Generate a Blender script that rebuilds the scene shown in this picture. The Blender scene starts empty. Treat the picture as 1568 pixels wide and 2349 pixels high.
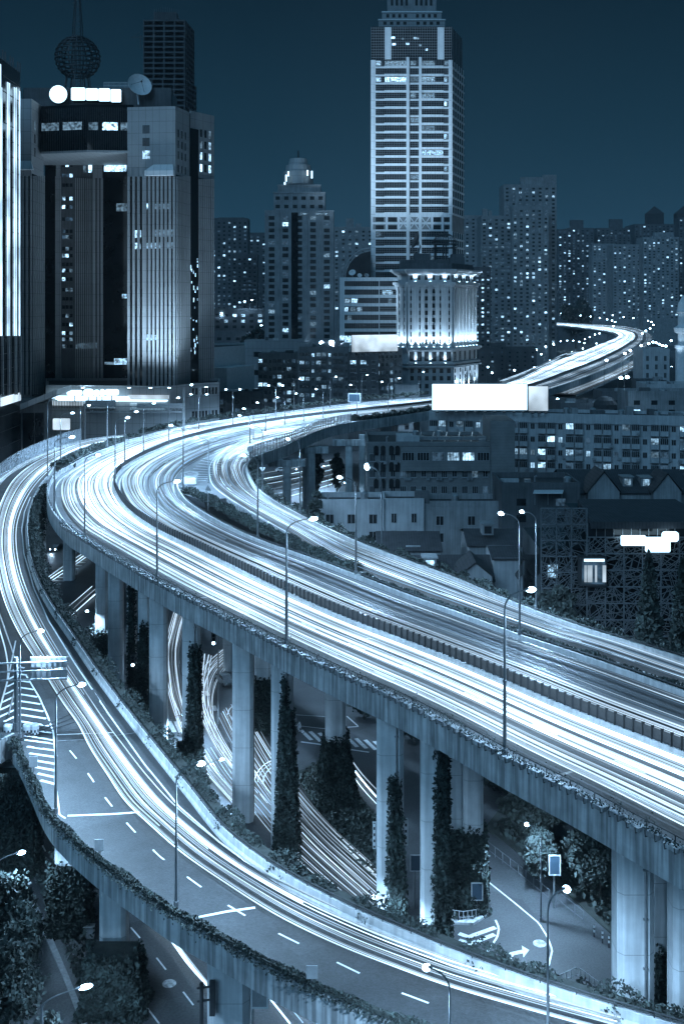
import bpy, math, random
import numpy as np
from mathutils import Vector
random.seed(7); RNG = np.random.default_rng(7)
SC = bpy.context.scene; COL = SC.collection
R = math.radians

# ------------------------------------------------------------------ camera, sky, sun, exposure
F, CX, YH, CAMZ = 2466.0, 784.0, 697.0, 58.0      # the photograph measured on a 1568 x 2349 grid
cam = bpy.data.cameras.new('camera'); camo = bpy.data.objects.new('camera', cam); COL.objects.link(camo)
camo.location = (0, 0, CAMZ); camo.rotation_euler = (R(90), 0, 0)
cam.sensor_fit = 'HORIZONTAL'; cam.sensor_width = 36.0; cam.lens = 36.0 * F / 1568
cam.shift_x = 0.0; cam.shift_y = -(2349 / 2 - YH) / 1568
cam.clip_start = 0.5; cam.clip_end = 9000
SC.camera = camo

SUN_EL, SUN_AZ = R(4.0), R(150)
world = bpy.data.worlds.new('World'); SC.world = world; world.use_nodes = True
nt = world.node_tree; nt.nodes.clear()
out = nt.nodes.new('ShaderNodeOutputWorld'); bg = nt.nodes.new('ShaderNodeBackground')
sky = nt.nodes.new('ShaderNodeTexSky'); sky.sky_type = 'NISHITA'; sky.sun_disc = False
sky.sun_elevation = R(-3.0); sky.sun_rotation = SUN_AZ; sky.air_density = 1.2; sky.dust_density = 2.0; sky.ozone_density = 4.0
hsv = nt.nodes.new('ShaderNodeHueSaturation'); hsv.inputs['Saturation'].default_value = 0.0
tint = nt.nodes.new('ShaderNodeMix'); tint.data_type = 'RGBA'; tint.blend_type = 'MULTIPLY'
tint.inputs[0].default_value = 1.0; tint.inputs[7].default_value = (0.0012, 0.006, 0.012, 1)
nt.links.new(sky.outputs[0], hsv.inputs['Color']); nt.links.new(hsv.outputs[0], tint.inputs[6])
wtc = nt.nodes.new('ShaderNodeTexCoord'); wsx = nt.nodes.new('ShaderNodeSeparateXYZ'); nt.links.new(wtc.outputs['Generated'], wsx.inputs[0])
glow = nt.nodes.new('ShaderNodeValToRGB'); nt.links.new(wsx.outputs[2], glow.inputs[0])    # city glow in the night air, by height; unseen zenith brightened for fill
cr = glow.color_ramp; cr.elements[0].position = 0.0; cr.elements[0].color = (.0145, .056, .097, 1); cr.elements[1].position = 1.0; cr.elements[1].color = (.034, .125, .22, 1)
for p_, c_ in ((.06, (.0115, .0465, .082, 1)), (.16, (.0068, .0305, .0545, 1)), (.27, (.0036, .0168, .0310, 1)), (.45, (.02, .078, .14, 1))):
    e_ = cr.elements.new(p_); e_.color = c_
addc = nt.nodes.new('ShaderNodeMix'); addc.data_type = 'RGBA'; addc.blend_type = 'ADD'; addc.inputs[0].default_value = 1.0
nt.links.new(glow.outputs[0], addc.inputs[6]); nt.links.new(tint.outputs[2], addc.inputs[7])
nt.links.new(addc.outputs[2], bg.inputs['Color']); bg.inputs['Strength'].default_value = 1.0
nt.links.new(bg.outputs[0], out.inputs['Surface'])

fill_sun = bpy.data.lights.new('fill_sun', 'SUN'); fill_sun.energy = 1.05; fill_sun.angle = R(40); fill_sun.color = (0.27, 0.61, 1.0)  # soft fill added for the facades; the night sky holds no sun
fill_suno = bpy.data.objects.new('fill_sun', fill_sun); COL.objects.link(fill_suno)
fill_suno.rotation_euler = (R(62), 0, R(-28))
vs = SC.view_settings; vs.view_transform = 'Standard'; vs.look = 'None'; vs.exposure = 0.0; vs.gamma = 1.0
try: vs.use_curve_mapping = False
except Exception: pass
SC.cycles.use_denoising = True
SC.cycles.max_bounces = 5; SC.cycles.diffuse_bounces = 2; SC.cycles.glossy_bounces = 3
SC.cycles.sample_clamp_indirect = 4.0
SC.cycles.caustics_reflective = False; SC.cycles.caustics_refractive = False
LAMP_COL = (0.40, 0.68, 1.0)
FLOOD_COL = (0.50, 0.75, 1.0)

# ------------------------------------------------------------------ helpers
def at(x, y, z):            # picture point lying at height z -> world
    Y = (CAMZ - z) * F / (y - YH)
    return Vector(((x - CX) / F * Y, Y, z))
def dep(x, y, Y):           # picture point at depth Y -> world
    return Vector(((x - CX) / F * Y, Y, CAMZ - (y - YH) / F * Y))
def xw(x, Y): return (x - CX) / F * Y
def zw(y, Y): return CAMZ - (y - YH) / F * Y

def wloc(o):
    v = Vector((0, 0, 0))
    while o is not None: v += o.location; o = o.parent
    return v

class MB:
    def __init__(s): s.v = []; s.f = []
    def add(s, vs_, fs_):
        b = len(s.v); s.v.extend([tuple(v) for v in vs_]); s.f.extend([tuple(i + b for i in f) for f in fs_])
    def hexa(s, p):         # 8 points: bottom 4 (ccw), top 4
        s.add(p, [(3, 2, 1, 0), (4, 5, 6, 7), (0, 1, 5, 4), (1, 2, 6, 5), (2, 3, 7, 6), (3, 0, 4, 7)])
    def box(s, c, d, rz=0.0):
        cx, cy, cz = c; a, b, h = d[0] / 2, d[1] / 2, d[2] / 2; co, si = math.cos(rz), math.sin(rz)
        p = []
        for z in (-h, h):
            for (x, y) in ((-a, -b), (a, -b), (a, b), (-a, b)):
                p.append((cx + x * co - y * si, cy + x * si + y * co, cz + z))
        s.hexa(p)
    def prism(s, poly, z0, z1, cap=True):
        n = len(poly); z0f = z0 if callable(z0) else (lambda i: z0); z1f = z1 if callable(z1) else (lambda i: z1)
        a = sum(poly[i][0] * poly[(i + 1) % n][1] - poly[(i + 1) % n][0] * poly[i][1] for i in range(n))
        if a < 0: poly = list(reversed(poly))
        vs_ = [(p[0], p[1], z0f(i)) for i, p in enumerate(poly)] + [(p[0], p[1], z1f(i)) for i, p in enumerate(poly)]
        fs_ = [(i, (i + 1) % n, n + (i + 1) % n, n + i) for i in range(n)]
        if cap: fs_ += [tuple(range(n - 1, -1, -1)), tuple(range(n, 2 * n))]
        s.add(vs_, fs_)
    def tube(s, pts, r, k=6):
        pts = [Vector(p) for p in pts]; n = len(pts); rs = r if isinstance(r, (list, tuple)) else [r] * n
        vs_ = []; fs_ = []
        for i, p in enumerate(pts):
            t = (pts[min(i + 1, n - 1)] - pts[max(i - 1, 0)]).normalized()
            u = t.cross(Vector((0, 0, 1)))
            if u.length < 1e-3: u = Vector((1, 0, 0))
            u.normalize(); w = u.cross(t)
            for j in range(k):
                a = 2 * math.pi * (j + .5) / k; vs_.append(p + (u * math.cos(a) + w * math.sin(a)) * rs[i])
        for i in range(n - 1):
            for j in range(k):
                a, b = i * k + j, i * k + (j + 1) % k; fs_.append((a, a + k, b + k, b))
        fs_ += [tuple(range(k)), tuple(range(n * k - 1, n * k - k - 1, -1))]
        s.add(vs_, fs_)
    def strip(s, A, B):     # ribbon between two lists
        n = len(A); s.add(list(A) + list(B), [(i, i + 1, n + i + 1, n + i) for i in range(n - 1)])
    def lathe(s, prof, c, k=20):
        vs_ = []; fs_ = []; m = len(prof)
        for (r, z) in prof:
            for j in range(k):
                a = 2 * math.pi * j / k; vs_.append((c[0] + r * math.cos(a), c[1] + r * math.sin(a), c[2] + z))
        for i in range(m - 1):
            for j in range(k):
                fs_.append((i * k + j, i * k + (j + 1) % k, (i + 1) * k + (j + 1) % k, (i + 1) * k + j))
        s.add(vs_, fs_)
    def ell(s, c, r, k=10, m=7):
        prof = []
        vs_ = []; fs_ = []
        for i in range(m + 1):
            t = math.pi * i / m
            for j in range(k):
                a = 2 * math.pi * j / k
                vs_.append((c[0] + r[0] * math.sin(t) * math.cos(a), c[1] + r[1] * math.sin(t) * math.sin(a), c[2] - r[2] * math.cos(t)))
        for i in range(m):
            for j in range(k):
                fs_.append((i * k + j, i * k + (j + 1) % k, (i + 1) * k + (j + 1) % k, (i + 1) * k + j))
        s.add(vs_, fs_)
    def fbox(s, fc, u0, u1, v0, v1, d0, d1):
        q = fc.pt
        s.hexa([q(u0, v0, d1), q(u1, v0, d1), q(u1, v0, d0), q(u0, v0, d0), q(u0, v1, d1), q(u1, v1, d1), q(u1, v1, d0), q(u0, v1, d0)])
    def leaves(s, C, size):
        C = np.asarray(C, float); n = len(C)
        if n == 0: return
        a = RNG.normal(size=(n, 3)); a /= np.linalg.norm(a, axis=1)[:, None]
        b = RNG.normal(size=(n, 3)); b -= (b * a).sum(1)[:, None] * a; b /= np.linalg.norm(b, axis=1)[:, None]
        sz = size * RNG.uniform(.55, 1.35, (n, 1)); a = a * sz; b = b * sz * .6
        V = np.stack([C - a, C + b, C + a, C - b], 1).reshape(-1, 3)
        o = len(s.v); s.v.extend(map(tuple, V.tolist()))
        s.f.extend((o + 4 * i, o + 4 * i + 1, o + 4 * i + 2, o + 4 * i + 3) for i in range(n))
    def mesh(s, name, mat, off=Vector((0, 0, 0)), smooth=False):
        me = bpy.data.meshes.new(name)
        me.from_pydata([(v[0] - off[0], v[1] - off[1], v[2] - off[2]) for v in s.v], [], s.f)
        if mat: me.materials.append(mat)
        if smooth:
            me.polygons.foreach_set('use_smooth', [True] * len(me.polygons))
        me.update(); return me
    def build(s, name, mat, parent=None, smooth=False, label=None, cat=None, kind=None, group=None):
        if not s.v: return None
        if parent is None and kind is None:
            a = np.array(s.v); off = Vector(((a[:, 0].min() + a[:, 0].max()) / 2, (a[:, 1].min() + a[:, 1].max()) / 2, a[:, 2].min()))
        else: off = wloc(parent) if parent else Vector((0, 0, 0))
        o = bpy.data.objects.new(name, s.mesh(name, mat, off, smooth)); COL.objects.link(o)
        if parent: o.parent = parent
        elif kind is None: o.location = off
        tag(o, label, cat, kind, group); return o

def tag(o, label=None, cat=None, kind=None, group=None):
    if label: o['label'] = label
    if cat: o['category'] = cat
    if kind: o['kind'] = kind
    if group: o['group'] = group
    return o
def thing(name, label, cat, loc=(0, 0, 0), group=None, kind=None):
    o = bpy.data.objects.new(name, None); COL.objects.link(o); o.location = loc; o.empty_display_size = .5
    return tag(o, label, cat, kind, group)
def kids(o): return [c for c in o.children]
def dup(root, loc, rz=0.0, scale=None, label=None, group=None):
    def cp(o, par):
        c = o.copy(); COL.objects.link(c)
        if par is not None: c.parent = par
        for ch in kids(o): cp(ch, c)
        return c
    r = cp(root, None); r.location = loc; r.rotation_euler = (0, 0, rz)
    if scale: r.scale = scale
    if label: r['label'] = label
    if group: r['group'] = group
    return r

class Face:                 # a vertical wall: bottom-left point a, bottom-right point b (seen from outside)
    def __init__(s, a, b, z0, z1):
        s.a = Vector((a[0], a[1], z0)); s.b = Vector((b[0], b[1], z0)); s.w = (s.b - s.a).length; s.h = z1 - z0
        s.u = (s.b - s.a).normalized(); s.n = Vector((s.u.y, -s.u.x, 0)); s.rz = math.atan2(s.u.y, s.u.x); s.z0 = z0; s.z1 = z1
    def pt(s, u, v, d): return s.a + s.u * u + Vector((0, 0, v)) + s.n * d
    def fu(s, x):           # u at picture column x
        # intersect ray x with the wall
        k = (x - CX) / F; den = s.u.x - k * s.u.y
        return (k * s.a.y - s.a.x) / den
    def fv(s, y, u):        # v at picture row y
        return zw(y, s.pt(u, 0, 0).y) - s.z0

def smooth(pts, step=2.0):
    pts = [Vector(p) for p in pts]; P = [pts[0] * 2 - pts[1]] + pts + [pts[-1] * 2 - pts[-2]]
    o = []
    for i in range(1, len(P) - 2):
        p0, p1, p2, p3 = P[i - 1:i + 3]
        t0 = 0; t1 = t0 + max((p1 - p0).length, 1e-4) ** .5; t2 = t1 + max((p2 - p1).length, 1e-4) ** .5; t3 = t2 + max((p3 - p2).length, 1e-4) ** .5
        for k in range(12):
            t = t1 + (t2 - t1) * k / 12
            A1 = p0 * ((t1 - t) / (t1 - t0)) + p1 * ((t - t0) / (t1 - t0)); A2 = p1 * ((t2 - t) / (t2 - t1)) + p2 * ((t - t1) / (t2 - t1))
            A3 = p2 * ((t3 - t) / (t3 - t2)) + p3 * ((t - t2) / (t3 - t2))
            B1 = A1 * ((t2 - t) / (t2 - t0)) + A2 * ((t - t0) / (t2 - t0)); B2 = A2 * ((t3 - t) / (t3 - t1)) + A3 * ((t - t1) / (t3 - t1))
            o.append(B1 * ((t2 - t) / (t2 - t1)) + B2 * ((t - t1) / (t2 - t1)))
    o.append(P[-2]); return resample(o, step)
def resample(pts, step=None, n=None):
    a = np.array([tuple(p) for p in pts]); d = np.r_[0, np.cumsum(np.linalg.norm(np.diff(a, axis=0), axis=1))]
    if n is None: n = max(3, int(d[-1] / step) + 1)
    t = np.linspace(0, d[-1], n)
    return [Vector((np.interp(k, d, a[:, 0]), np.interp(k, d, a[:, 1]), np.interp(k, d, a[:, 2]))) for k in t]
def length(pts): return sum((pts[i + 1] - pts[i]).length for i in range(len(pts) - 1))
def normals(pts):           # horizontal left normals
    o = []
    for i in range(len(pts)):
        t = pts[min(i + 1, len(pts) - 1)] - pts[max(i - 1, 0)]; o.append(Vector((-t.y, t.x, 0)).normalized())
    return o
def offset(pts, d, dz=0.0):
    return [p + n * d + Vector((0, 0, dz)) for p, n in zip(pts, normals(pts))]
def pair(base, other):      # for each base point the closest point on the other polyline, kept monotone
    a = np.array([tuple(p) for p in resample(other, .5)]); o = []; j0 = 0
    for p in base:
        j1 = min(len(a), j0 + 400); d = ((a[j0:j1, :2] - np.array([p.x, p.y])) ** 2).sum(1); j0 = j0 + int(d.argmin()); o.append(Vector(a[j0]))
    return o
def lerp(a, b, t): return a + (b - a) * t

def repeat(parent, name, mb, m, spots, cap=100):
    """copies of one small part at (point, rz); the first CAP stand alone, the rest are one part"""
    off = wloc(parent); me = mb.mesh(name, m); rest = MB()
    for i, (p, r) in enumerate(spots):
        if i < cap:
            o = bpy.data.objects.new(name, me); COL.objects.link(o); o.parent = parent; o.location = Vector(p) - off; o.rotation_euler = (0, 0, r)
        else:
            co, si = math.cos(r), math.sin(r)
            rest.add([(p[0] + v[0] * co - v[1] * si, p[1] + v[0] * si + v[1] * co, p[2] + v[2]) for v in mb.v], mb.f)
    if rest.v:
        o = rest.build(name, m, parent); o['kind'] = 'stuff'
def bx(c, d):
    b = MB(); b.box(c, d); return b
# ------------------------------------------------------------------ materials
def mat(name, col=(.3, .3, .3), rough=.7, var=.25, scale=.6, metal=0.0, streak=0.0, bump=0.0, spec=.5, island=0.0, grid=None, speck=0.0, patch=0.0):
    m = bpy.data.materials.new(name); m.use_nodes = True; t = m.node_tree; N = t.nodes; L = t.links
    b = N['Principled BSDF']; b.inputs['Roughness'].default_value = rough; b.inputs['Metallic'].default_value = metal
    b.inputs['Specular IOR Level'].default_value = spec
    tc = N.new('ShaderNodeTexCoord'); geo = N.new('ShaderNodeNewGeometry')
    n1 = N.new('ShaderNodeTexNoise'); n1.inputs['Scale'].default_value = scale; n1.inputs['Detail'].default_value = 6; n1.inputs['Roughness'].default_value = .62
    L.new(geo.outputs['Position'], n1.inputs['Vector'])
    mr = N.new('ShaderNodeMapRange'); mr.inputs[1].default_value = .3; mr.inputs[2].default_value = .7
    mr.inputs[3].default_value = 1 - var; mr.inputs[4].default_value = 1 + var; L.new(n1.outputs[0], mr.inputs[0])
    v = mr.outputs[0]
    def mul(a, bb):
        x = N.new('ShaderNodeMath'); x.operation = 'MULTIPLY'; L.new(a, x.inputs[0])
        if isinstance(bb, float): x.inputs[1].default_value = bb
        else: L.new(bb, x.inputs[1])
        return x.outputs[0]
    if streak:
        mp = N.new('ShaderNodeMapping'); mp.inputs['Scale'].default_value = (2.6, 2.6, .13); L.new(geo.outputs['Position'], mp.inputs['Vector'])
        n2 = N.new('ShaderNodeTexNoise'); n2.inputs['Scale'].default_value = 1.0; n2.inputs['Detail'].default_value = 4; L.new(mp.outputs[0], n2.inputs['Vector'])
        m2 = N.new('ShaderNodeMapRange'); m2.inputs[1].default_value = .38; m2.inputs[2].default_value = .62
        m2.inputs[3].default_value = 1 - streak; m2.inputs[4].default_value = 1.0; L.new(n2.outputs[0], m2.inputs[0]); v = mul(v, m2.outputs[0])
    if speck:
        ns = N.new('ShaderNodeTexNoise'); ns.inputs['Scale'].default_value = 5.0; ns.inputs['Detail'].default_value = 5; ns.inputs['Roughness'].default_value = .8; L.new(geo.outputs['Position'], ns.inputs['Vector'])
        ms = N.new('ShaderNodeMapRange'); ms.inputs[1].default_value = .35; ms.inputs[2].default_value = .65; ms.inputs[3].default_value = 1 - speck; ms.inputs[4].default_value = 1 + speck; L.new(ns.outputs[0], ms.inputs[0]); v = mul(v, ms.outputs[0])
    if patch:
        vo = N.new('ShaderNodeTexVoronoi'); vo.inputs['Scale'].default_value = .11; L.new(geo.outputs['Position'], vo.inputs['Vector'])
        sp = N.new('ShaderNodeSeparateColor'); L.new(vo.outputs['Color'], sp.inputs[0])
        mp2 = N.new('ShaderNodeMapRange'); mp2.inputs[3].default_value = 1 - patch; mp2.inputs[4].default_value = 1 + patch; L.new(sp.outputs[0], mp2.inputs[0]); v = mul(v, mp2.outputs[0])
    if island:
        m3 = N.new('ShaderNodeMapRange'); m3.inputs[3].default_value = 1 - island; m3.inputs[4].default_value = 1 + island
        L.new(geo.outputs['Random Per Island'], m3.inputs[0]); v = mul(v, m3.outputs[0])
    if grid:                # panel joints: (horizontal spacing, vertical spacing, joint width)
        sx = N.new('ShaderNodeSeparateXYZ'); L.new(geo.outputs['Position'], sx.inputs[0])
        for (sock, sp) in ((sx.outputs[0], grid[0]), (sx.outputs[2], grid[1])):
            if not sp: continue
            md = N.new('ShaderNodeMath'); md.operation = 'FLOORED_MODULO'; L.new(sock, md.inputs[0]); md.inputs[1].default_value = sp
            g = N.new('ShaderNodeMath'); g.operation = 'GREATER_THAN'; L.new(md.outputs[0], g.inputs[0]); g.inputs[1].default_value = grid[2]
            q = N.new('ShaderNodeMapRange'); q.inputs[3].default_value = .55; q.inputs[4].default_value = 1; L.new(g.outputs[0], q.inputs[0]); v = mul(v, q.outputs[0])
    vm = N.new('ShaderNodeVectorMath'); vm.operation = 'SCALE'; vm.inputs[0].default_value = col; L.new(v, vm.inputs['Scale'])
    L.new(vm.outputs[0], b.inputs['Base Color'])
    if bump:
        bp = N.new('ShaderNodeBump'); bp.inputs['Strength'].default_value = bump; bp.inputs['Distance'].default_value = .05
        nb = N.new('ShaderNodeTexNoise'); nb.inputs['Scale'].default_value = 9; nb.inputs['Detail'].default_value = 4; L.new(geo.outputs['Position'], nb.inputs['Vector'])
        L.new(nb.outputs[0], bp.inputs['Height']); L.new(bp.outputs[0], b.inputs['Normal'])
    return m
def emit(name, col, s, lo=1.0, scale=2.0, island=False, sampling='AUTO', hi=1.0, objrand=False):
    m = bpy.data.materials.new(name); m.use_nodes = True; t = m.node_tree; N = t.nodes; L = t.links
    b = N['Principled BSDF']; b.inputs['Base Color'].default_value = (.03, .03, .03, 1); b.inputs['Roughness'].default_value = .4
    b.inputs['Emission Color'].default_value = (*col, 1); b.inputs['Emission Strength'].default_value = s
    geo = N.new('ShaderNodeNewGeometry')
    v = None
    if lo < 1.0:
        n1 = N.new('ShaderNodeTexNoise'); n1.inputs['Scale'].default_value = scale; n1.inputs['Detail'].default_value = 2; L.new(geo.outputs['Position'], n1.inputs['Vector'])
        mr = N.new('ShaderNodeMapRange'); mr.inputs[1].default_value = .36; mr.inputs[2].default_value = .64; mr.inputs[3].default_value = s * lo; mr.inputs[4].default_value = s * hi
        L.new(n1.outputs[0], mr.inputs[0]); v = mr.outputs[0]
    if island:
        a = N.new('ShaderNodeMath'); a.operation = 'POWER'; L.new(geo.outputs['Random Per Island'], a.inputs[0]); a.inputs[1].default_value = 1.6
        mr = N.new('ShaderNodeMapRange'); mr.inputs[3].default_value = .15 * (1 if v else s); mr.inputs[4].default_value = 1.6 * (1 if v else s); L.new(a.outputs[0], mr.inputs[0])
        if v:
            x = N.new('ShaderNodeMath'); x.operation = 'MULTIPLY'; L.new(v, x.inputs[0]); L.new(mr.outputs[0], x.inputs[1]); v = x.outputs[0]
        else: v = mr.outputs[0]
    if objrand:             # every window has its own brightness
        oi = N.new('ShaderNodeObjectInfo'); a = N.new('ShaderNodeMath'); a.operation = 'POWER'; L.new(oi.outputs['Random'], a.inputs[0]); a.inputs[1].default_value = 2.0
        mr = N.new('ShaderNodeMapRange'); mr.inputs[3].default_value = .10; mr.inputs[4].default_value = 1.5; L.new(a.outputs[0], mr.inputs[0])
        x = N.new('ShaderNodeMath'); x.operation = 'MULTIPLY'; L.new(v, x.inputs[0]); L.new(mr.outputs[0], x.inputs[1]); v = x.outputs[0]
    if v: L.new(v, b.inputs['Emission Strength'])
    try: m.cycles.emission_sampling = sampling
    except Exception: pass
    return m

M = {}
M['asphalt'] = mat('asphalt', (.075, .08, .085), .6, .30, .35, bump=.3, speck=.35, patch=.12)
M['asphalt2'] = mat('ramp_asphalt', (.030, .032, .034), .56, .35, .3, bump=.4, speck=.5, patch=.16)
M['ground'] = mat('ground', (.075, .078, .082), .6, .4, .08, bump=.3, speck=.35, patch=.2)
M['paint'] = mat('road_paint', (.75, .75, .75), .6, .2, 3)
M['concrete'] = mat('concrete', (.56, .565, .57), .8, .25, .5, streak=.55)
M['barrier'] = mat('barrier_concrete', (.5, .5, .5), .78, .2, .8, streak=.25)
M['pier'] = mat('pier_concrete', (.64, .645, .65), .82, .2, .35, streak=.22, grid=(0, 4.2, .05))
M['darkmetal'] = mat('dark_metal', (.05, .052, .055), .5, .2, 3, metal=.3)
M['metal'] = mat('galvanised_metal', (.32, .33, .34), .45, .2, 2, metal=.6)
M['pole'] = mat('pole_paint', (.20, .21, .22), .45, .2, 2, metal=.3)
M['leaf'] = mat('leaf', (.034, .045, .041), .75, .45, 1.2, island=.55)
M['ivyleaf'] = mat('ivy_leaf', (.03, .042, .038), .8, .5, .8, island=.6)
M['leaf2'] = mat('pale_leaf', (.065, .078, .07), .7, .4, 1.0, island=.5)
M['bark'] = mat('bark', (.07, .065, .06), .9, .3, 3)
M['soil'] = mat('soil', (.035, .04, .036), .9, .4, 1.5)
M['white'] = mat('white_paint', (.62, .63, .64), .6, .12, 1.0)
M['lightwall'] = mat('light_wall', (.42, .43, .44), .8, .18, .25, streak=.2)
M['greywall'] = mat('grey_wall', (.26, .265, .27), .85, .25, .2, streak=.25)
M['darkwall'] = mat('dark_wall', (.10, .105, .11), .85, .25, .2, streak=.25)
M['brick'] = mat('brick_wall', (.19, .19, .19), .85, .2, .4, grid=(0, .35, .05))
M['panel'] = mat('stone_panel', (.29, .295, .30), .6, .12, .15, grid=(2.2, 3.6, .12))
M['panel2'] = mat('pale_panel', (.66, .67, .68), .55, .1, .2, grid=(2.1, 0, .1))
M['roof'] = mat('dark_roof', (.035, .036, .038), .85, .3, .8)
M['tile'] = mat('roof_tile', (.045, .046, .05), .8, .3, .8, grid=(.5, 0, .1))
M['glass'] = mat('dark_glass', (.008, .009, .010), .06, .3, .2, spec=.3)
M['glass2'] = mat('curtain_glass', (.02, .023, .026), .12, .4, .15, spec=.4)
M['win'] = mat('window_glass', (.018, .02, .022), .25, .5, .8, spec=.5)
M['frame'] = mat('window_frame', (.30, .31, .32), .6, .1, 1)
M['sign'] = mat('sign_face', (.05, .085, .12), .5, .1, 1)
M['signback'] = mat('sign_back', (.30, .31, .32), .5, .15, 2, metal=.2)
M['lit'] = emit('lit_window', (.42, .72, 1.0), 2.2, .12, 1.1, sampling='NONE', hi=1.4, objrand=True)
M['litdim'] = emit('dim_window', (.30, .62, 1.0), .16, .15, 1.0, sampling='NONE')
M['litmix'] = emit('lit_window_mixed', (.42, .72, 1.0), 1.3, .3, .9, island=True, sampling='NONE')
M['lamp'] = emit('lamp_lens', (.45, .75, 1.0), 30.0, sampling='NONE')
M['farlamp'] = emit('far_lamp_lens', (.45, .75, 1.0), 30.0, sampling='NONE')
M['board'] = emit('billboard_face', (.5, .78, 1.0), 3.0)
M['blurboard'] = emit('billboard_soft', (.66, .84, 1.0), 1.1, .45, .12, hi=1.25)
M['fin'] = emit('lit_fin', (.5, .76, 1.0), 2.0, .5, .12, hi=1.2)  # floodlit white of the tower fins painted in as their own glow
# ------------------------------------------------------------------ ground
MAINZ = 22.0
def sweep(mb, pts, prof, close=False):
    ns = normals(pts); n = len(pts); k = len(prof); vs_ = []
    for p, q in zip(pts, ns):
        for (a, b) in prof: vs_.append(p + q * a + Vector((0, 0, b)))
    fs_ = []
    for i in range(n - 1):
        for j in range(k if close else k - 1):
            j2 = (j + 1) % k; fs_.append((i * k + j, (i + 1) * k + j, (i + 1) * k + j2, i * k + j2))
    if close: fs_ += [tuple(range(k)), tuple(range(n * k - 1, n * k - k - 1, -1))]
    mb.add(vs_, fs_)
g = MB(); g.add([(-4000, -60, 0), (4000, -60, 0), (4000, 7900, 0), (-4000, 7900, 0)], [(0, 1, 2, 3)])
ground = g.build('ground', M['ground'], kind='structure')
ground['label'] = 'dark city ground under the elevated roads'

# ------------------------------------------------------------------ main elevated road
PT = MAINZ + 1.0          # parapet tops were traced
O_px = [(1568, 1942), (1463, 1886), (1315, 1806), (1157, 1726), (1032, 1657), (911, 1596), (796, 1545), (658, 1479.5), (516, 1408), (388, 1345), (270, 1278),
        (194, 1232), (158, 1210), (125, 1175), (112, 1148), (110, 1122), (115, 1102), (127, 1087), (165, 1064), (197, 1047), (263, 1021), (332, 998), (420, 978), (516, 962), (681, 940), (812, 924), (987, 909),
        (1144, 880), (1262, 826), (1350, 793), (1404, 774), (1411, 767), (1395, 760), (1330, 751), (1279, 745), (1235, 741), (1190, 738)]
M_px = [(1568, 1719), (1447, 1673), (1315, 1622), (1157, 1555), (1032, 1503), (930, 1464), (812, 1420), (661, 1355), (516, 1285), (444, 1250), (359, 1209), (296, 1165), (272, 1134), (262, 1108), (266, 1086), (286, 1066),
        (323, 1045), (359, 1029), (418, 1007), (516, 983), (615, 966), (747, 949), (845, 939), (987, 923), (1110, 903), (1207, 886), (1300, 853), (1380, 822), (1440, 790), (1458, 771), (1445, 759), (1390, 749), (1279, 741), (1235, 738), (1190, 735.5)]
I_px = [(1568, 1584), (1348, 1506), (1190, 1454), (1052, 1404), (944, 1366), (816, 1317), (700, 1274), (592, 1236), (516, 1201), (461, 1170), (428, 1146), (412, 1124), (407, 1104), (412, 1084), (440, 1056), (500, 1027), (560, 1007), (640, 990), (740, 975),
        (830, 963), (900, 953), (984, 942), (1100, 926), (1180, 912), (1256, 892), (1330, 868), (1400, 840), (1475, 800), (1497, 776), (1485, 761), (1430, 748), (1279, 739), (1235, 736), (1190, 734)]
def climb(Y): return float(np.interp(Y, [430, 620, 900, 1500], [0, 3, 9, 12]))   # the road rises gently in the far distance
def atm(x, y, z):
    lo, hi = 20.0, 4000.0
    for _ in range(50):
        Y = (lo + hi) / 2
        if (CAMZ - z - climb(Y)) * F / (y - YH) > Y: lo = Y
        else: hi = Y
    return Vector(((x - CX) / F * Y, Y, z + climb(Y)))
def world_line(px, z, step=2.0, ext=45):
    p = [atm(x, y, z) for x, y in px]; d = (p[0] - p[1]).normalized(); p = [p[0] + d * ext] + p
    return smooth(p, step)
Oc = world_line(O_px, PT); Mc = world_line(M_px, PT); Ic = world_line(I_px, PT)
base = Mc
Ob = pair(base, Oc); Ib = pair(base, Ic)
lvl = lambda pts, z: [Vector((p.x, p.y, z + climb(p.y))) for p in pts]
# which stations belong to the near part (for small things)
def road(name, A, B, z, m, label, thick=2.2, inset=2.6, sides=(True, True)):
    A = lvl(A, z) if z is not None else A; B = lvl(B, z) if z is not None else B
    mb = MB(); mb.strip(A, B); top = mb.build(name, m, kind='structure'); top['label'] = label
    gb = MB(); n = len(A)
    rows = []
    for a, b in zip(A, B):
        d = (b - a); d.z = 0; L_ = d.length; d = d / max(L_, 1e-6); ins = min(inset, L_ * .3)
        dn = Vector((0, 0, 1))
        rows.append([a - dn * .02, a - dn * .9, a + d * ins - dn * 1.25, a + d * (ins + .4) - dn * thick, b - d * (ins + .4) - dn * thick, b - d * ins - dn * 1.25, b - dn * .9, b - dn * .02])
    k = 8; vs_ = [v for r in rows for v in r]
    gb.add(vs_, [(i * k + j, i * k + j + 1, (i + 1) * k + j + 1, (i + 1) * k + j) for i in range(n - 1) for j in range(k - 1)])
    gd = gb.build('girder', M['concrete'], top); gd['label'] = 'concrete girder below the carriageway'
    return top
main_road = road('elevated_road', Ob, Ib, MAINZ, M['asphalt'], 'main elevated road sweeping through the big bend')
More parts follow.
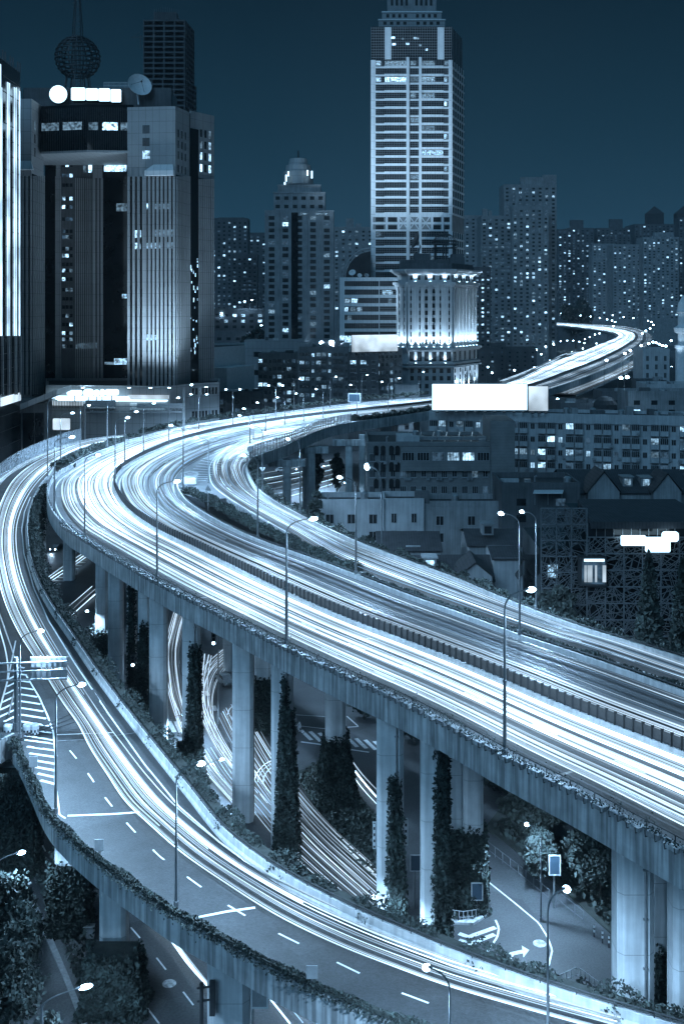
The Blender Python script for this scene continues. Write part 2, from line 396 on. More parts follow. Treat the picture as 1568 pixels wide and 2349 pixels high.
def barrier(name, pts, z, label, cat='barrier', h=1.0, w=.42, fascia=0.0, side=1, m=None, group=None, prof=None):
    """side: +1 the outer face lies on the left of the line"""
    pts = lvl(pts, z) if z is not None else pts
    t = thing(name, label, cat, pts[len(pts) // 2], group)
    mb = MB()
    pr = prof or [(-w / 2 * side, -.01), (-w / 2 * side, .25), (-w * .18 * side, .45), (-w * .14 * side, h), (w * .5 * side, h), (w * .5 * side, -fascia if fascia else -.01)]
    sweep(mb, pts, pr, True); mb.build('concrete_wall', m or M['barrier'], t)
    return t
nM = len(base)
# outer parapet with deep fascia
iO = [i for i in range(len(Oc)) if Oc[i].y < 700]
outerP = [Oc[i] for i in iO]
ob = barrier('concrete_parapet', outerP, MAINZ, 'long stained concrete parapet with planters around outside of main road', fascia=1.75, side=-1 if (normals(outerP)[5].dot(outerP[5] - base[5]) < 0) else 1, m=M['concrete'])
# soffit side of the fascia: thin rail on top
rl = MB(); rl.tube([p + Vector((0, 0, 1.42)) for p in lvl(outerP, MAINZ)], .05, 5); rl.build('top_rail', M['darkmetal'], ob)
repeat(ob, 'rail_post', bx((0, 0, 1.2), (.07, .07, .45)), M['darkmetal'], [(p, 0) for p in resample(lvl([q for q in outerP if q.y < 330], MAINZ), 2.4)])
# joints in the fascia: small vertical caps below each lamp
# median: barrier with slatted anti-glare fence
medP = [p for p in base if p.y < 900]
mbar = barrier('median_barrier', medP, MAINZ, 'pale concrete median barrier between the two main carriageways', h=.85, w=.7, prof=[(-.42, -.01), (-.35, .25), (-.2, .45), (-.16, .85), (.16, .85), (.2, .45), (.35, .25), (.42, -.01)])
fence = thing('slatted_fence', 'dark slatted anti-glare fence standing along the concrete median', 'fence', medP[40])
med2 = lvl(medP, MAINZ + .85)
fq = resample([p for p in med2 if p.y < 230], .92)
tl = normals(fq)
repeat(fence, 'slat', bx((0, 0, .55), (.09, .26, 1.15)), M['roof'], [(p, math.atan2(q.y, q.x) + R(65)) for p, q in zip(fq, tl)])
fr = MB(); fr.tube([p + Vector((0, 0, .08)) for p in med2], .05, 4); fr.tube([p + Vector((0, 0, .95)) for p in med2], .035, 4); fr.build('rail', M['darkmetal'], fence)
mesh_ = MB(); sweep(mesh_, med2, [(0, .1), (0, .92)]); mesh_.build('mesh_screen', M['darkmetal'], fence)
# inner barrier (from the gore nose to the right edge)
gore = at(411, 1124, PT)
iI = [p for p in Ic if p.y < 213 ]
ib = barrier('concrete_barrier', iI, MAINZ, 'pale concrete barrier starting at gore nose beside inner carriageway', h=1.0, side=1)
rl = MB(); rl.tube([p + Vector((0, 0, 1.25)) for p in lvl(iI, MAINZ)], .06, 5); rl.build('top_rail', M['darkmetal'], ib)
# far part of the road has its own inner parapet with glass noise screen and hedge
upI_px = [(1190, 734.3), (1235, 736.3), (1279, 739.5), (1430, 748.5), (1485, 761.5), (1497, 776.5), (1475, 800.5), (1400, 841), (1330, 869), (1256, 893), (1180, 913), (1100, 927), (984, 943), (900, 955), (807, 968), (747, 981), (700, 1000), (648, 1023), (612, 1036), (584, 1047), (571, 1056), (566, 1066), (568, 1079), (576, 1097), (595, 1124), (631, 1150), (681, 1177), (748, 1210), (819, 1242), (923, 1281), (1032, 1321), (1151, 1371), (1299, 1427), (1447, 1473), (1568, 1509)]
rp_ = [atm(x, y, PT) for x, y in upI_px]; rp_ = rp_ + [rp_[-1] + (rp_[-1] - rp_[-2]).normalized() * 40]
Fc = smooth(rp_, 1.5)
# inner ramp: pairs (near edge, far edge)
prs = [((836, 962), (846, 961.5)), ((740, 974), (752, 980)), ((640, 989), (660, 1018)), ((560, 1006), (606, 1038)), ((505, 1033), (574, 1054)), ((478, 1060), (566, 1067)), ((473, 1090), (570, 1084)), ((484, 1117), (588, 1114)),
       ((530, 1150), (631, 1150)), ((600, 1192), (690, 1181)), ((660, 1226), (752, 1212)), ((740, 1276), (830, 1246)), ((816, 1312), (923, 1281)), ((944, 1361), (1060, 1332)), ((1190, 1449), (1299, 1427)), ((1348, 1500), (1447, 1473)), ((1568, 1577), (1660, 1545)), ((1900, 1688), (2000, 1655))]
nN = smooth([at(a[0], a[1], MAINZ + (.0 if i < 12 else .0)) for i, (a, b) in enumerate(prs)], 1.0)
fF = smooth([at(b[0], b[1], PT) for a, b in prs], 1.0)
NE = resample(nN, n=140); FE = [Vector((p.x, p.y, MAINZ)) for p in resample(fF, n=140)]
# re-pair to keep sections square
def knots(pts_px, z, n_each=10):
    P = [at(x, y, z) for x, y in pts_px]
    return P
kn = [at(a[0], a[1], MAINZ) for a, b in prs]; kf = [Vector((q.x, q.y, MAINZ)) for q in (at(b[0], b[1], PT) for a, b in prs)]
def interp_pairs(A, B, m=10):
    oa, obb = [], []
    n = len(A)
    def cr(P, i, t):
        p0 = P[max(i - 1, 0)]; p1 = P[i]; p2 = P[i + 1]; p3 = P[min(i + 2, n - 1)]
        return .5 * ((2 * p1) + (p2 - p0) * t + (2 * p0 - 5 * p1 + 4 * p2 - p3) * t * t + (3 * p1 - p0 - 3 * p2 + p3) * t ** 3)
    for i in range(n - 1):
        for k in range(m): oa.append(cr(A, i, k / m)); obb.append(cr(B, i, k / m))
    oa.append(A[-1]); obb.append(B[-1]); return oa, obb
NE, FE = interp_pairs(kn, kf)
ramp_in = road('elevated_ramp', NE, FE, MAINZ - .006, M['asphalt'], 'inner ramp joining beside the main road through the tight bend')
# gore patch between main road and inner ramp
gp = MB(); poly = [at(x, y, MAINZ) for x, y in [(405, 1128), (400, 1100), (412, 1070), (450, 1042), (520, 1015), (600, 992), (700, 976), (760, 972), (700, 985), (640, 1000), (585, 1020), (520, 1042), (490, 1070), (486, 1095), (496, 1122), (520, 1142), (470, 1150)]]
gp.prism([(p.x, p.y) for p in poly], MAINZ - 1.2, MAINZ - .012); gp.build('gore_pavement', M['asphalt'], kind='structure')
# parapet along the ramp's far side, in two things: low barrier and the arm with the noise screen
iS = min(range(len(Fc)), key=lambda i: (Fc[i] - at(571, 1056, PT)).length)
armP = [p for p in Fc[:iS + 1] if p.y < 700]; lowP = Fc[iS:]
def outer_sign(P, ref): return 1 if normals(P)[len(P) // 2].dot(P[len(P) // 2] - ref) > 0 else -1
armB = barrier('concrete_parapet', armP, MAINZ, 'concrete parapet with stained fascia below the glass noise screen', fascia=1.9, side=outer_sign(armP, at(700, 950, PT)), m=M['concrete'])
lowB = barrier('concrete_barrier', lowP, MAINZ, 'pale concrete barrier along outside of the inner ramp beside hedge', side=outer_sign(lowP, at(700, 1240, PT)), fascia=1.7)
rl = MB(); rl.tube([p + Vector((0, 0, 1.25)) for p in lvl(lowP, MAINZ)], .06, 5); rl.build('top_rail', M['darkmetal'], lowB)

def noise_screen(name, pts, z, h, label, post=2.0):
    t = thing(name, label, 'noise screen', pts[len(pts) // 2])
    p_ = lvl(pts, z)
    a = MB(); sweep(a, p_, [(0, .05), (0, h)]); o = a.build('glass_panel', M['screen'], t)
    repeat(t, 'screen_post', bx((0, 0, h / 2), (.14, .14, h)), M['darkmetal'], [(q, 0) for q in resample(p_, post)])
    r_ = MB()
    for k in (0.05, .36, .68, 1.0): r_.tube([q + Vector((0, 0, h * k)) for q in p_], .05, 4)
    r_.build('rails', M['darkmetal'], t); return t
sm = bpy.data.materials.new('screen_glass'); sm.use_nodes = True; sb = sm.node_tree.nodes['Principled BSDF']
sb.inputs['Base Color'].default_value = (.5, .55, .6, 1); sb.inputs['Alpha'].default_value = .42; sb.inputs['Roughness'].default_value = .25; M['screen'] = sm
i0 = min(range(len(armP)), key=lambda i: (armP[i] - at(806, 968, PT)).length)
noise_screen('noise_screen', armP[i0:], PT, 2.6, 'gridded glass noise screen on the arm above the piers')

# side roads beside the distant stretch
def side_road(name, pl_, pr_, z, label):
    A = smooth([atm(x, y, z) for x, y in pl_], 4); B = pair(A, smooth([atm(x, y, z) for x, y in pr_], 4)); road(name, A, B, None, M['asphalt'], label, thick=1.4); return A, B
sideA, sideB = side_road('side_road', [(1262, 903), (1330, 880), (1400, 850), (1455, 822), (1490, 800)], [(1275, 925), (1350, 893), (1420, 862), (1470, 834), (1505, 808)], 16.0, 'lower side road right of the distant main road')
slipA, slipB = side_road('slip_road', [(1140, 877), (1200, 854), (1262, 827), (1295, 812), (1330, 808), (1362, 806)], [(1146, 883), (1206, 861), (1268, 835), (1302, 818), (1334, 813), (1366, 810)], 21.5, 'slip road merging left of the distant main road')
# ------------------------------------------------------------------ lower ramp on the left
def rz(y):                 # height of the ramp below the camera, by picture row
    return float(np.interp(y, [1000, 1100, 1239, 1376, 1549, 1690, 1850], [36, 37, 39.5, 42, 44.5, 46, 46.5]))
def rat(x, y, up=0.0): return at(x, y, CAMZ - rz(y) + up)
RR_px = [(335, 1000), (247, 1017), (184, 1034), (138, 1057), (109, 1090), (93, 1110), (76, 1140), (65, 1173), (61, 1205), (63, 1239), (68, 1275), (86, 1328), (112, 1378), (158, 1445), (230, 1549), (329, 1677), (428, 1799), (516, 1905), (595, 1967), (681, 2021), (812, 2087), (977, 2158), (1110, 2211), (1256, 2263), (1394, 2307), (1500, 2338)]
LL_px = [(305, 996), (250, 1000), (184, 1010), (99, 1040), (33, 1073), (0, 1097), (-60, 1150), (-105, 1215), (-135, 1300), (-150, 1390), (-150, 1480), (-120, 1580), (-60, 1650), (0, 1683), (33, 1695), (50, 1722), (76, 1776), (105, 1840), (132, 1880), (217, 1957), (329, 2037), (395, 2082), (516, 2149), (630, 2211), (747, 2267), (911, 2333), (1000, 2366)]
def ext(P, d): return P + [P[-1] + (P[-1] - P[-2]).normalized() * d]
Rc = smooth(ext([rat(x, y, 1.0) for x, y in RR_px], 35), 1.5)
RA = np.array([tuple(p) for p in Rc])
def rat(x, y, up=0.0):      # picture point on the ramp's surface, which is level across each section
    z = CAMZ - rz(y)
    for _ in range(8):
        p = at(x, y, z + up); z = .5 * z + .5 * (RA[((RA[:, :2] - np.array([p.x, p.y])) ** 2).sum(1).argmin(), 2] - 1.0)
    return at(x, y, z + up)
Lc = smooth(ext([rat(x, y, .8) for x, y in LL_px], 40), 1.5)
Lb = pair(Rc, Lc)
RB = [p - Vector((0, 0, 1.0)) for p in Rc]; LB = [Vector((q.x, q.y, p.z)) for p, q in zip(RB, Lb)]
TRI = []
for i in range(len(RB) - 1):
    for q in ((RB[i], RB[i + 1], LB[i + 1]), (RB[i], LB[i + 1], LB[i])): TRI.append([tuple(p) for p in q])
TRI = np.array(TRI)
def on_ramp(x, y, up=0.0):  # where the ray through a picture point meets the ramp's surface
    o = np.array((0, 0, CAMZ)); d = np.array(((x - CX) / F, 1.0, -(y - YH) / F)); a, e1, e2 = TRI[:, 0], TRI[:, 1] - TRI[:, 0], TRI[:, 2] - TRI[:, 0]
    h = np.cross(d, e2); det = (e1 * h).sum(1); det = np.where(abs(det) < 1e-9, 1e-9, det); s_ = o - a; u = (s_ * h).sum(1) / det; q = np.cross(s_, e1); v = (q * d).sum(1) / det; t = (e2 * q).sum(1) / det
    ok = (u > -.02) & (v > -.02) & (u + v < 1.02) & (t > 1)
    if not ok.any(): p = rat(x, y, 0)
    else: t_ = t[ok].min(); p = Vector(tuple(o + d * t_))
    return at(x, y, p.z + up) if up > .1 else Vector((p.x, p.y, p.z + up))
ramp = road('lower_ramp', RB, LB, None, M['asphalt2'], 'lower curving ramp in the left foreground passing under the main road', thick=1.9)
Lz = [Vector((q.x, q.y, 0)) for q in Lc]
for q in Lz: q.z = RB[min(range(len(RB)), key=lambda i: (RB[i].x - q.x) ** 2 + (RB[i].y - q.y) ** 2)].z
iN = min(range(len(Lc)), key=lambda i: (Lc[i] - rat(33, 1695, .8)).length)
iU = min(range(len(Lc)), key=lambda i: (Lc[i] - rat(-105, 1215, .8)).length)
rbar = barrier('concrete_barrier', RB, None, 'smooth pale concrete barrier along right side of the lower ramp', h=1.05, side=outer_sign(RB, LB[len(LB) // 2]), fascia=1.6)
rl = MB()
for d in (1.22, 1.42): rl.tube([p + Vector((0, 0, d)) for p in RB], .05, 5)
rl.build('top_rail', M['darkmetal'], rbar)
repeat(rbar, 'rail_post', bx((0, 0, 1.22), (.07, .07, .42)), M['darkmetal'], [(p, 0) for p in reversed(resample(RB, 2.5))])
lbar = barrier('concrete_parapet', Lz[iN:], None, 'hedge-topped concrete parapet along the left side of lower ramp', h=.75, fascia=1.7, side=outer_sign(Lz[iN:], RB[-20]), m=M['concrete'])
upar = barrier('concrete_parapet', Lz[:iU], None, 'low concrete parapet under the noise screen at far left', h=.8, fascia=1.6, side=outer_sign(Lz[:iU], RB[20]), m=M['concrete'])
i1 = min(range(len(Lz)), key=lambda i: (Lc[i] - rat(184, 1010, .8)).length)
noise_screen('noise_screen', [p + Vector((0, 0, .8)) for p in Lz[i1:iU]] , None, 2.8, 'gridded glass noise screen along the left edge of lower ramp') if False else None
def noise_screen2(P, h, label):
    t = thing('noise_screen', label, 'noise screen', P[len(P) // 2])
    a = MB(); sweep(a, P, [(0, .05), (0, h)]); a.build('glass_panel', M['screen'], t)
    repeat(t, 'screen_post', bx((0, 0, h / 2), (.14, .14, h)), M['metal'], [(q, 0) for q in resample(P, 2.2)])
    r_ = MB()
    for k in (.05, .5, 1.0): r_.tube([q + Vector((0, 0, h * k)) for q in P], .05, 4)
    r_.build('rails', M['metal'], t)
noise_screen2([p + Vector((0, 0, .82)) for p in Lz[i1:iU]], 3.0, 'gridded glass noise screen along the outer edge at far left')
# left branch that splits off at the nose
zb = CAMZ - 46.0
bl = [rat(-150, 1440), rat(-230, 1520), rat(-420, 1660)]; br = [rat(30, 1697), rat(0, 1712), rat(-160, 1790)]
mb = MB(); mb.strip(bl, br); bt = mb.build('branch_ramp', M['asphalt2'], kind='structure')
gb = MB(); gb.strip([p - Vector((0, 0, .02)) for p in br], [p - Vector((0, 0, 1.7)) for p in br]); gb.strip([p - Vector((0, 0, 1.7)) for p in bl], [p - Vector((0, 0, 1.7)) for p in br]); gb.build('girder', M['concrete'], bt)
brp = barrier('concrete_parapet', resample(br, 1.5), None, 'short concrete parapet of the branch below the crash barrels', h=.7, fascia=1.7, side=1, m=M['concrete'])
# ------------------------------------------------------------------ painted markings
def lane_line(A, B, s, z, w, dash=None, gap=None, i0=0, i1=None):
    """line at lateral share s between edge lists A and B"""
    P = [lerp(a, b, s) for a, b in zip(A, B)][i0:i1]; P = [Vector((p.x, p.y, p.z + z)) for p in P]
    mb = MB()
    P = resample(P, .5)
    if not dash:
        mb.strip(offset(P, w / 2), offset(P, -w / 2)); return mb
    k1 = int(dash / .5); k2 = int((dash + gap) / .5)
    for i in range(0, len(P) - k1 - 1, k2):
        q = P[i:i + k1 + 1]; mb.strip(offset(q, w / 2), offset(q, -w / 2))
    return mb
def merge(parent, name, mbs, m):
    a = MB()
    for b in mbs: a.add(b.v, b.f)
    return a.build(name, m, parent)
A0 = lvl(Ob, MAINZ); A1 = lvl(base, MAINZ); A2 = lvl(Ib, MAINZ)
near = [i for i in range(len(base)) if base[i].y < 420]; nI = max(near)
ls = []
for s in (.10, .955): ls.append(lane_line(A0, A1, s, .005, .18, i1=nI))
for s in (.37, .66): ls.append(lane_line(A0, A1, s, .005, .16, 3, 6, i1=nI))
for s in (.08, .93): ls.append(lane_line(A1, A2, s, .005, .16, i1=nI))
ls.append(lane_line(A1, A2, .5, .005, .15, 3, 6, i1=nI))
merge(main_road, 'lane_marking', ls, M['paint'])
ls = [lane_line(NE, FE, .08, .005, .16, i0=40), lane_line(NE, FE, .9, .005, .16, i0=40), lane_line(NE, FE, .5, .005, .15, 3, 6, i0=60)]
merge(ramp_in, 'lane_marking', ls, M['paint'])
# lower ramp: edge line near the barrier, dashes, stop lines
iq = min(range(len(RB)), key=lambda i: (Rc[i] - rat(112, 1378, 1)).length)
def ramp_s(P_px):          # lines traced on the ramp
    Q = []
    for (xa, ya), (xb, yb) in zip(P_px[:-1], P_px[1:]):
        for k in range(4): Q.append((xa + (xb - xa) * k / 4, ya + (yb - ya) * k / 4))
    Q.append(P_px[-1]); return smooth([on_ramp(x, y, .014) for x, y in Q], .5)
def tr_line(P_px, w, dash=None, gap=None):
    P = ramp_s(P_px); mb = MB()
    if not dash: mb.strip(offset(P, w / 2), offset(P, -w / 2)); return mb
    k1 = int(dash / .5); k2 = int((dash + gap) / .5)
    for i in range(0, len(P) - k1 - 1, k2): mb.strip(offset(P[i:i + k1 + 1], w / 2), offset(P[i:i + k1 + 1], -w / 2))
    return mb
ls = [tr_line([(70, 1140), (56, 1175), (50, 1215), (55, 1270), (78, 1350), (112, 1425), (170, 1520), (250, 1640), (330, 1752), (410, 1850), (500, 1930), (560, 1975), (700, 2060), (870, 2135), (1000, 2184)], .17),
      tr_line([(62, 1700), (160, 1722), (195, 1765), (227, 1812), (262, 1857), (312, 1912), (367, 1966), (442, 2022), (505, 2067), (560, 2100), (640, 2143), (765, 2205), (905, 2273), (1030, 2320)][1:], .15, 2, 3.6),
      tr_line([(24, 1490), (36, 1465), (60, 1550), (90, 1600), (108, 1640), (122, 1680), (127, 1730), (126, 1790), (137, 1870), (150, 1878)][2:], .17),
      tr_line([(36, 1470), (30, 1500), (18, 1560), (0, 1620), (-30, 1660)], .17),
      tr_line([(155, 1872), (260, 1868), (320, 1864)], .3), tr_line([(130, 1686), (262, 1681)], .2), tr_line([(445, 2107), (520, 2092), (585, 2083)], .28)]
for k in range(20):        # hatching of the split
    y = 1500 + k * 15.5
    xr = float(np.interp(y, [1490, 1550, 1600, 1680, 1730, 1790], [44, 62, 90, 122, 127, 127])); xl = float(np.interp(y, [1490, 1560, 1620, 1700, 1760, 1800], [30, 16, -5, 55, 78, 95]))
    xm = 46
    if y < 1690:
        if xr - xm > 6: ls.append(tr_line([(xm, y), (xr, y + (xr - xm) * .16)], .38))
        if xm - xl > 8 and y > 1530: ls.append(tr_line([(xl, y + (xm - xl) * .45), (xm - 2, y)], .38))
    elif xr - xl > 8: ls.append(tr_line([(xl, y - 4), (xr, y + 5)], .38))
merge(ramp, 'lane_marking', ls, M['paint'])
# hatching in the gore of the upper deck
hb = []
for k in range(30):
    t = k / 29; a = at(lerp(405, 560, t ** .8), float(np.interp(t, [0, .3, 1], [1106, 1052, 1006])), MAINZ + .005); b = at(lerp(472, 610, t ** .9), float(np.interp(t, [0, .3, 1], [1102, 1062, 1016])), MAINZ + .005)
    if k % 1 == 0:
        P = resample([a, b], n=4); mb = MB(); mb.strip(offset(P, .16), offset(P, -.16)); hb.append(mb)
merge(ramp_in, 'gore_hatching', hb, M['paint'])
# ground markings
def gp_(*P):
    mb = MB(); mb.add([at(x, y, .006) for x, y in P], [tuple(range(len(P) - 1, -1, -1))]); return mb
jl = [tr_line([(-20, 1124), (40, 1124), (86, 1123)], .14), tr_line([(-10, 1211), (25, 1211), (54, 1210)], .14), tr_line([(132, 1700), (200, 1697), (320, 1680)], .1)]
merge(ramp, 'expansion_joint', jl, M['metal'])
def ml(P_px, w):
    P = resample([atm(x, y, MAINZ + .006) for x, y in P_px], .5); mb = MB(); mb.strip(offset(P, w / 2), offset(P, -w / 2)); return mb
merge(main_road, 'expansion_joint', [ml([(130, 1138), (262, 1137)], .2), ml([(276, 1138), (360, 1138)], .2), ml([(200, 1097), (262, 1095)], .15), ml([(430, 1376), (560, 1358)], .25), ml([(1260, 1785), (1330, 1765)], .3)], M['metal'])
def gl(P_px, w, dash=None, gap=None, z=.006):
    P = resample([at(x, y, z) for x, y in P_px], .5); mb = MB()
    if not dash: mb.strip(offset(P, w / 2), offset(P, -w / 2)); return mb
    k1 = int(dash / .5); k2 = int((dash + gap) / .5)
    for i in range(0, len(P) - k1 - 1, k2): mb.strip(offset(P[i:i + k1 + 1], w / 2), offset(P[i:i + k1 + 1], -w / 2))
    return mb
ls = [gl([(300, 2128), (345, 2180), (400, 2250), (450, 2315), (500, 2380)], .15, 2.2, 3.6), gl([(330, 2303), (365, 2349)], .15),
      gl([(90, 1925), (105, 1955), (130, 2020), (180, 2105), (207, 2150)], .15, 3, 5), gl([(1115, 2020), (1180, 2072), (1235, 2118), (1255, 2150), (1266, 2180), (1258, 2215), (1238, 2250)], .16),
      gl([(1136, 2111), (1144, 2130), (1140, 2150), (1110, 2195)], .2), gl([(1052, 2142), (1074, 2150), (1136, 2128)], .5), gl([(1052, 2157), (1078, 2166), (1134, 2144)], .5),
      gl([(1157, 2212), (1172, 2189), (1200, 2183)], .5), gp_((1196, 2170), (1213, 2180), (1200, 2197)),
      gl([(690, 1702), (757, 1711)], .35), gl([(805, 1720), (846, 1726)], .3), gl([(795, 1643), (822, 1667), (770, 1670)], .2), gl([(678, 1640), (745, 1644)], .15), gl([(674, 1664), (745, 1672)], .15),
      gl([(472, 1585), (500, 1640)], .6, 2, 4), gl([(560, 1770), (610, 1840), (700, 1920)], .15, 2.5, 4)]
for k in range(9):
    x = 690 + k * 21; ls.append(gl([(x, 1675 + k * 3.2), (x + 24, 1698 + k * 3.2)], .55))
for k in range(4): ls.append(gl([(388 + k * 15, 1655), (400 + k * 15, 1680)], .6))
for k in range(8): ls.append(gl([(115 + k * 8, 1338 - k * 7), (140 + k * 8, 1340 - k * 7)], .5)); 
merge(ground, 'road_marking', ls, M['paint'])
# ground lanes (slightly paler paving strips) and kerbs
def slab(P_px, z0, z1, name, m, label=None, kind='structure'):
    mb = MB(); mb.prism([(p.x, p.y) for p in (at(x, y, z1) for x, y in P_px)], z0, z1); o = mb.build(name, m, kind=kind)
    if label: o['label'] = label
    return o
slab([(33, 2006), (42, 2000), (98, 2100), (158, 2240), (202, 2349), (186, 2349), (144, 2240), (86, 2110)], .0, .16, 'pavement', M['greywall'], 'narrow kerbed pavement strip at lower left')
slab([(1110, 1900), (1150, 1925), (1290, 2040), (1410, 2150), (1500, 2240), (1600, 2240), (1500, 2100), (1330, 1960), (1150, 1850)], 0, .14, 'pavement', M['soil'], 'dark planted verge beside the lower right street')
slab([(674, 1775), (730, 1750), (830, 1830), (880, 1900), (905, 1990), (925, 2040), (870, 2040), (790, 1950)], 0, .18, 'planting_island', M['soil'], 'triangular planting island between the ground lanes')
slab([(1022, 2095), (1035, 2060), (1085, 2050), (1116, 2075), (1118, 2098), (1085, 2118), (1035, 2116)], 0, .22, 'traffic_island', M['concrete'], 'small kerbed island around the ivy piers')

# ------------------------------------------------------------------ light trails of the traffic
def trail_mat(name, col, s, hi):
    return emit(name, col, s, .45, .035, island=True, hi=hi, sampling='FRONT')
T = {'white': trail_mat('trail_white', (.54, .78, 1.0), 4.2, 1.3), 'mid': trail_mat('trail_pale', (.58, .79, 1.0), .95, 1.5), 'soft': trail_mat('trail_dim', (.38, .66, 1.0), .32, 1.5)}
def trails(name, A, B, specs, label, h=.6):
    """specs: (material, count, s_lo, s_hi, w_lo, w_hi, full_share)"""
    n = len(A); by = {}
    for (mt, cnt, s0, s1, w0, w1, full) in specs:
        mb = by.setdefault(mt, MB())
        for k in range(cnt):
            s = s0 + (s1 - s0) * (k + random.uniform(.1, .9)) / cnt; w = random.uniform(w0, w1); ph = random.uniform(0, 9); am = random.uniform(.002, .014)
            if random.random() < full: a, b = 0, n
            else:
                L_ = int(n * random.uniform(.15, .6)); a = random.randint(0, n - L_); b = a + L_
            P = []
            sw = random.uniform(.18, .3) * random.choice((-1, 1)) if random.random() < .12 else 0; ic = random.uniform(.2, .8) * n
            for i in range(a, b):
                q_ = min(1, max(0, (i - ic) / 28 + .5)); ss = min(.95, max(.06, s + sw * q_ * q_ * (3 - 2 * q_))) + am * math.sin(i * .045 + ph) + am * .6 * math.sin(i * .017 + 2 * ph)
                P.append(lerp(A[i], B[i], ss))
            if len(P) < 6: continue
            hh = h + random.uniform(-.1, .35); P = [Vector((p.x, p.y, p.z + hh)) for p in P]
            sweep(mb, P, [(-w / 2, 0), (0, .035), (w / 2, 0), (0, -.035)], True)
    root = None
    for mt, mb in by.items():
        if root is None:
            root = mb.build(name, T[mt], kind='stuff'); root['label'] = label; root['category'] = 'light trails'
        else: mb.build('trail_strand', T[mt], root)
trails('light_trails', A0[:], A1[:], [('white', 11, .20, .39, .06, .26, .8), ('white', 12, .46, .64, .06, .26, .85), ('white', 16, .70, .94, .06, .36, .9), ('mid', 40, .18, .95, .04, .14, .55)], 'dense white headlight trails filling the outer main carriageway')
farI = [i for i in range(len(base)) if base[i].y > 395]
trails('light_trails', [A0[i] for i in farI], [A1[i] for i in farI], [('white', 16, .12, .95, .3, .8, .9)], 'blazing white trails on the distant stretch of the main road')
trails('light_trails', A1[:], A2[:], [('mid', 15, .12, .44, .05, .26, .55), ('mid', 13, .58, .90, .05, .24, .55), ('soft', 24, .1, .92, .1, .5, .5), ('white', 6, .14, .9, .04, .09, .3)], 'softer tail-light trails on inner main carriageway')
trails('light_trails', NE[8:], FE[8:], [('mid', 14, .16, .46, .04, .2, .6), ('mid', 12, .58, .86, .04, .2, .6), ('soft', 18, .14, .88, .1, .4, .5), ('white', 7, .2, .85, .04, .1, .4)], 'fine pale light trails on the tight inner ramp')
def px_trails(name, lines, label, up, h=.55, f=rat):
    by = {}; root = None
    for (mt, w, P_px) in lines:
        P = smooth([f(x, y, up) if f is rat else f(x, y, up) for x, y in P_px], 1.0)
        sweep(by.setdefault(mt, MB()), P, [(-w / 2, 0), (0, .035), (w / 2, 0), (0, -.035)], True)
    for mt, mb in by.items():
        if root is None: root = mb.build(name, T[mt], kind='stuff'); root['label'] = label; root['category'] = 'light trails'
        else: mb.build('trail_strand', T[mt], root)
trails('light_trails', sideA, sideB, [('mid', 10, .1, .9, .2, .6, .8), ('white', 5, .1, .9, .15, .4, .9)], 'light trails on the lower side road far right')
trails('light_trails', slipA, slipB, [('white', 5, .15, .85, .25, .6, .9)], 'light trails on the far slip road')
# lower ramp: parallel strands right of the lane dashes, running off the lower right
C1 = [(318, 998), (240, 1006), (185, 1018), (140, 1035), (85, 1062), (40, 1098), (14, 1140), (0, 1180), (-8, 1240), (0, 1310), (18, 1380), (50, 1450), (100, 1530), (150, 1610), (185, 1660), (215, 1715), (255, 1775), (300, 1838), (360, 1895), (430, 1955), (516, 2015), (650, 2098), (790, 2165), (910, 2212), (1030, 2255), (1200, 2305), (1400, 2360)]
C2 = [(330, 1000), (246, 1014), (190, 1029), (150, 1049), (112, 1080), (82, 1112), (58, 1150), (40, 1200), (38, 1250), (48, 1310), (72, 1375), (105, 1440), (150, 1515), (200, 1590), (240, 1650), (285, 1710), (335, 1775), (392, 1838), (455, 1893), (520, 1942), (600, 1994), (720, 2056), (850, 2113), (975, 2162), (1100, 2205), (1270, 2254), (1450, 2305)]
LN = []
for k in range(17):
    t = [-.12, -.02, .06, .16, .22, .28, .40, .46, .52, .58, .64, .70, .76, .84, -.06, .11, .97][k]
    ln = [(lerp(Vector(a + (0,)), Vector(b + (0,)), t + .012 * math.sin(.6 * i + k))) for i, (a, b) in enumerate(zip(C1, C2))]
    ln = [(p.x, p.y) for p in ln]
    if k in (2, 8, 10, 13): ln = ln[:random.randint(14, 22)]
    if k in (15,): ln = ln[:13]
    LN.append((('white' if k not in (4, 7, 12, 16) else 'mid'), [.12, .06, .12, .07, .14, .09, .16, .06, .1, .06, .12, .14, .07, .06, .06, .1, .12][k], ln))
for k in range(5):
    ln = [(-150 + 0, 1100)]
for k in range(4):
    LN.append(('white', .16, [(150 - k * 8, 1024 + k * 2), (70 - k * 6, 1058 + k * 2), (10 - k * 10, 1100 + k), (-30 - 8 * k, 1170), (-38 - 8 * k, 1260), (-20 - 8 * k, 1350), (10 - 12 * k, 1440), (30 - 16 * k, 1500), (38 - 20 * k, 1550), (20 - 24 * k, 1640)][: 7 if k > 1 else 10]))
px_trails('light_trails', LN, 'white light trails following the lower ramp to bottom right', .55, f=on_ramp)
gt = []
def fan(a, n, dx, dy, mt, w):
    for k in range(n):
        gt.append((mt if random.random() < .8 else 'mid', w * random.uniform(.5, 1.5), [(x + dx * k + random.uniform(-2, 2), y + dy * k) for x, y in a]))
fan([(521, 1650), (535, 1690), (582, 1772), (640, 1850), (720, 1935), (800, 2010), (870, 2075)], 6, 9, -6, 'mid', .1)
fan([(470, 1720), (516, 1790), (570, 1850), (640, 1930), (720, 2005), (790, 2065)], 7, 7, -2.5, 'mid', .09)
fan([(412, 1390), (396, 1440), (386, 1490), (388, 1545), (398, 1600), (412, 1640)], 3, 8, 0, 'mid', .14)
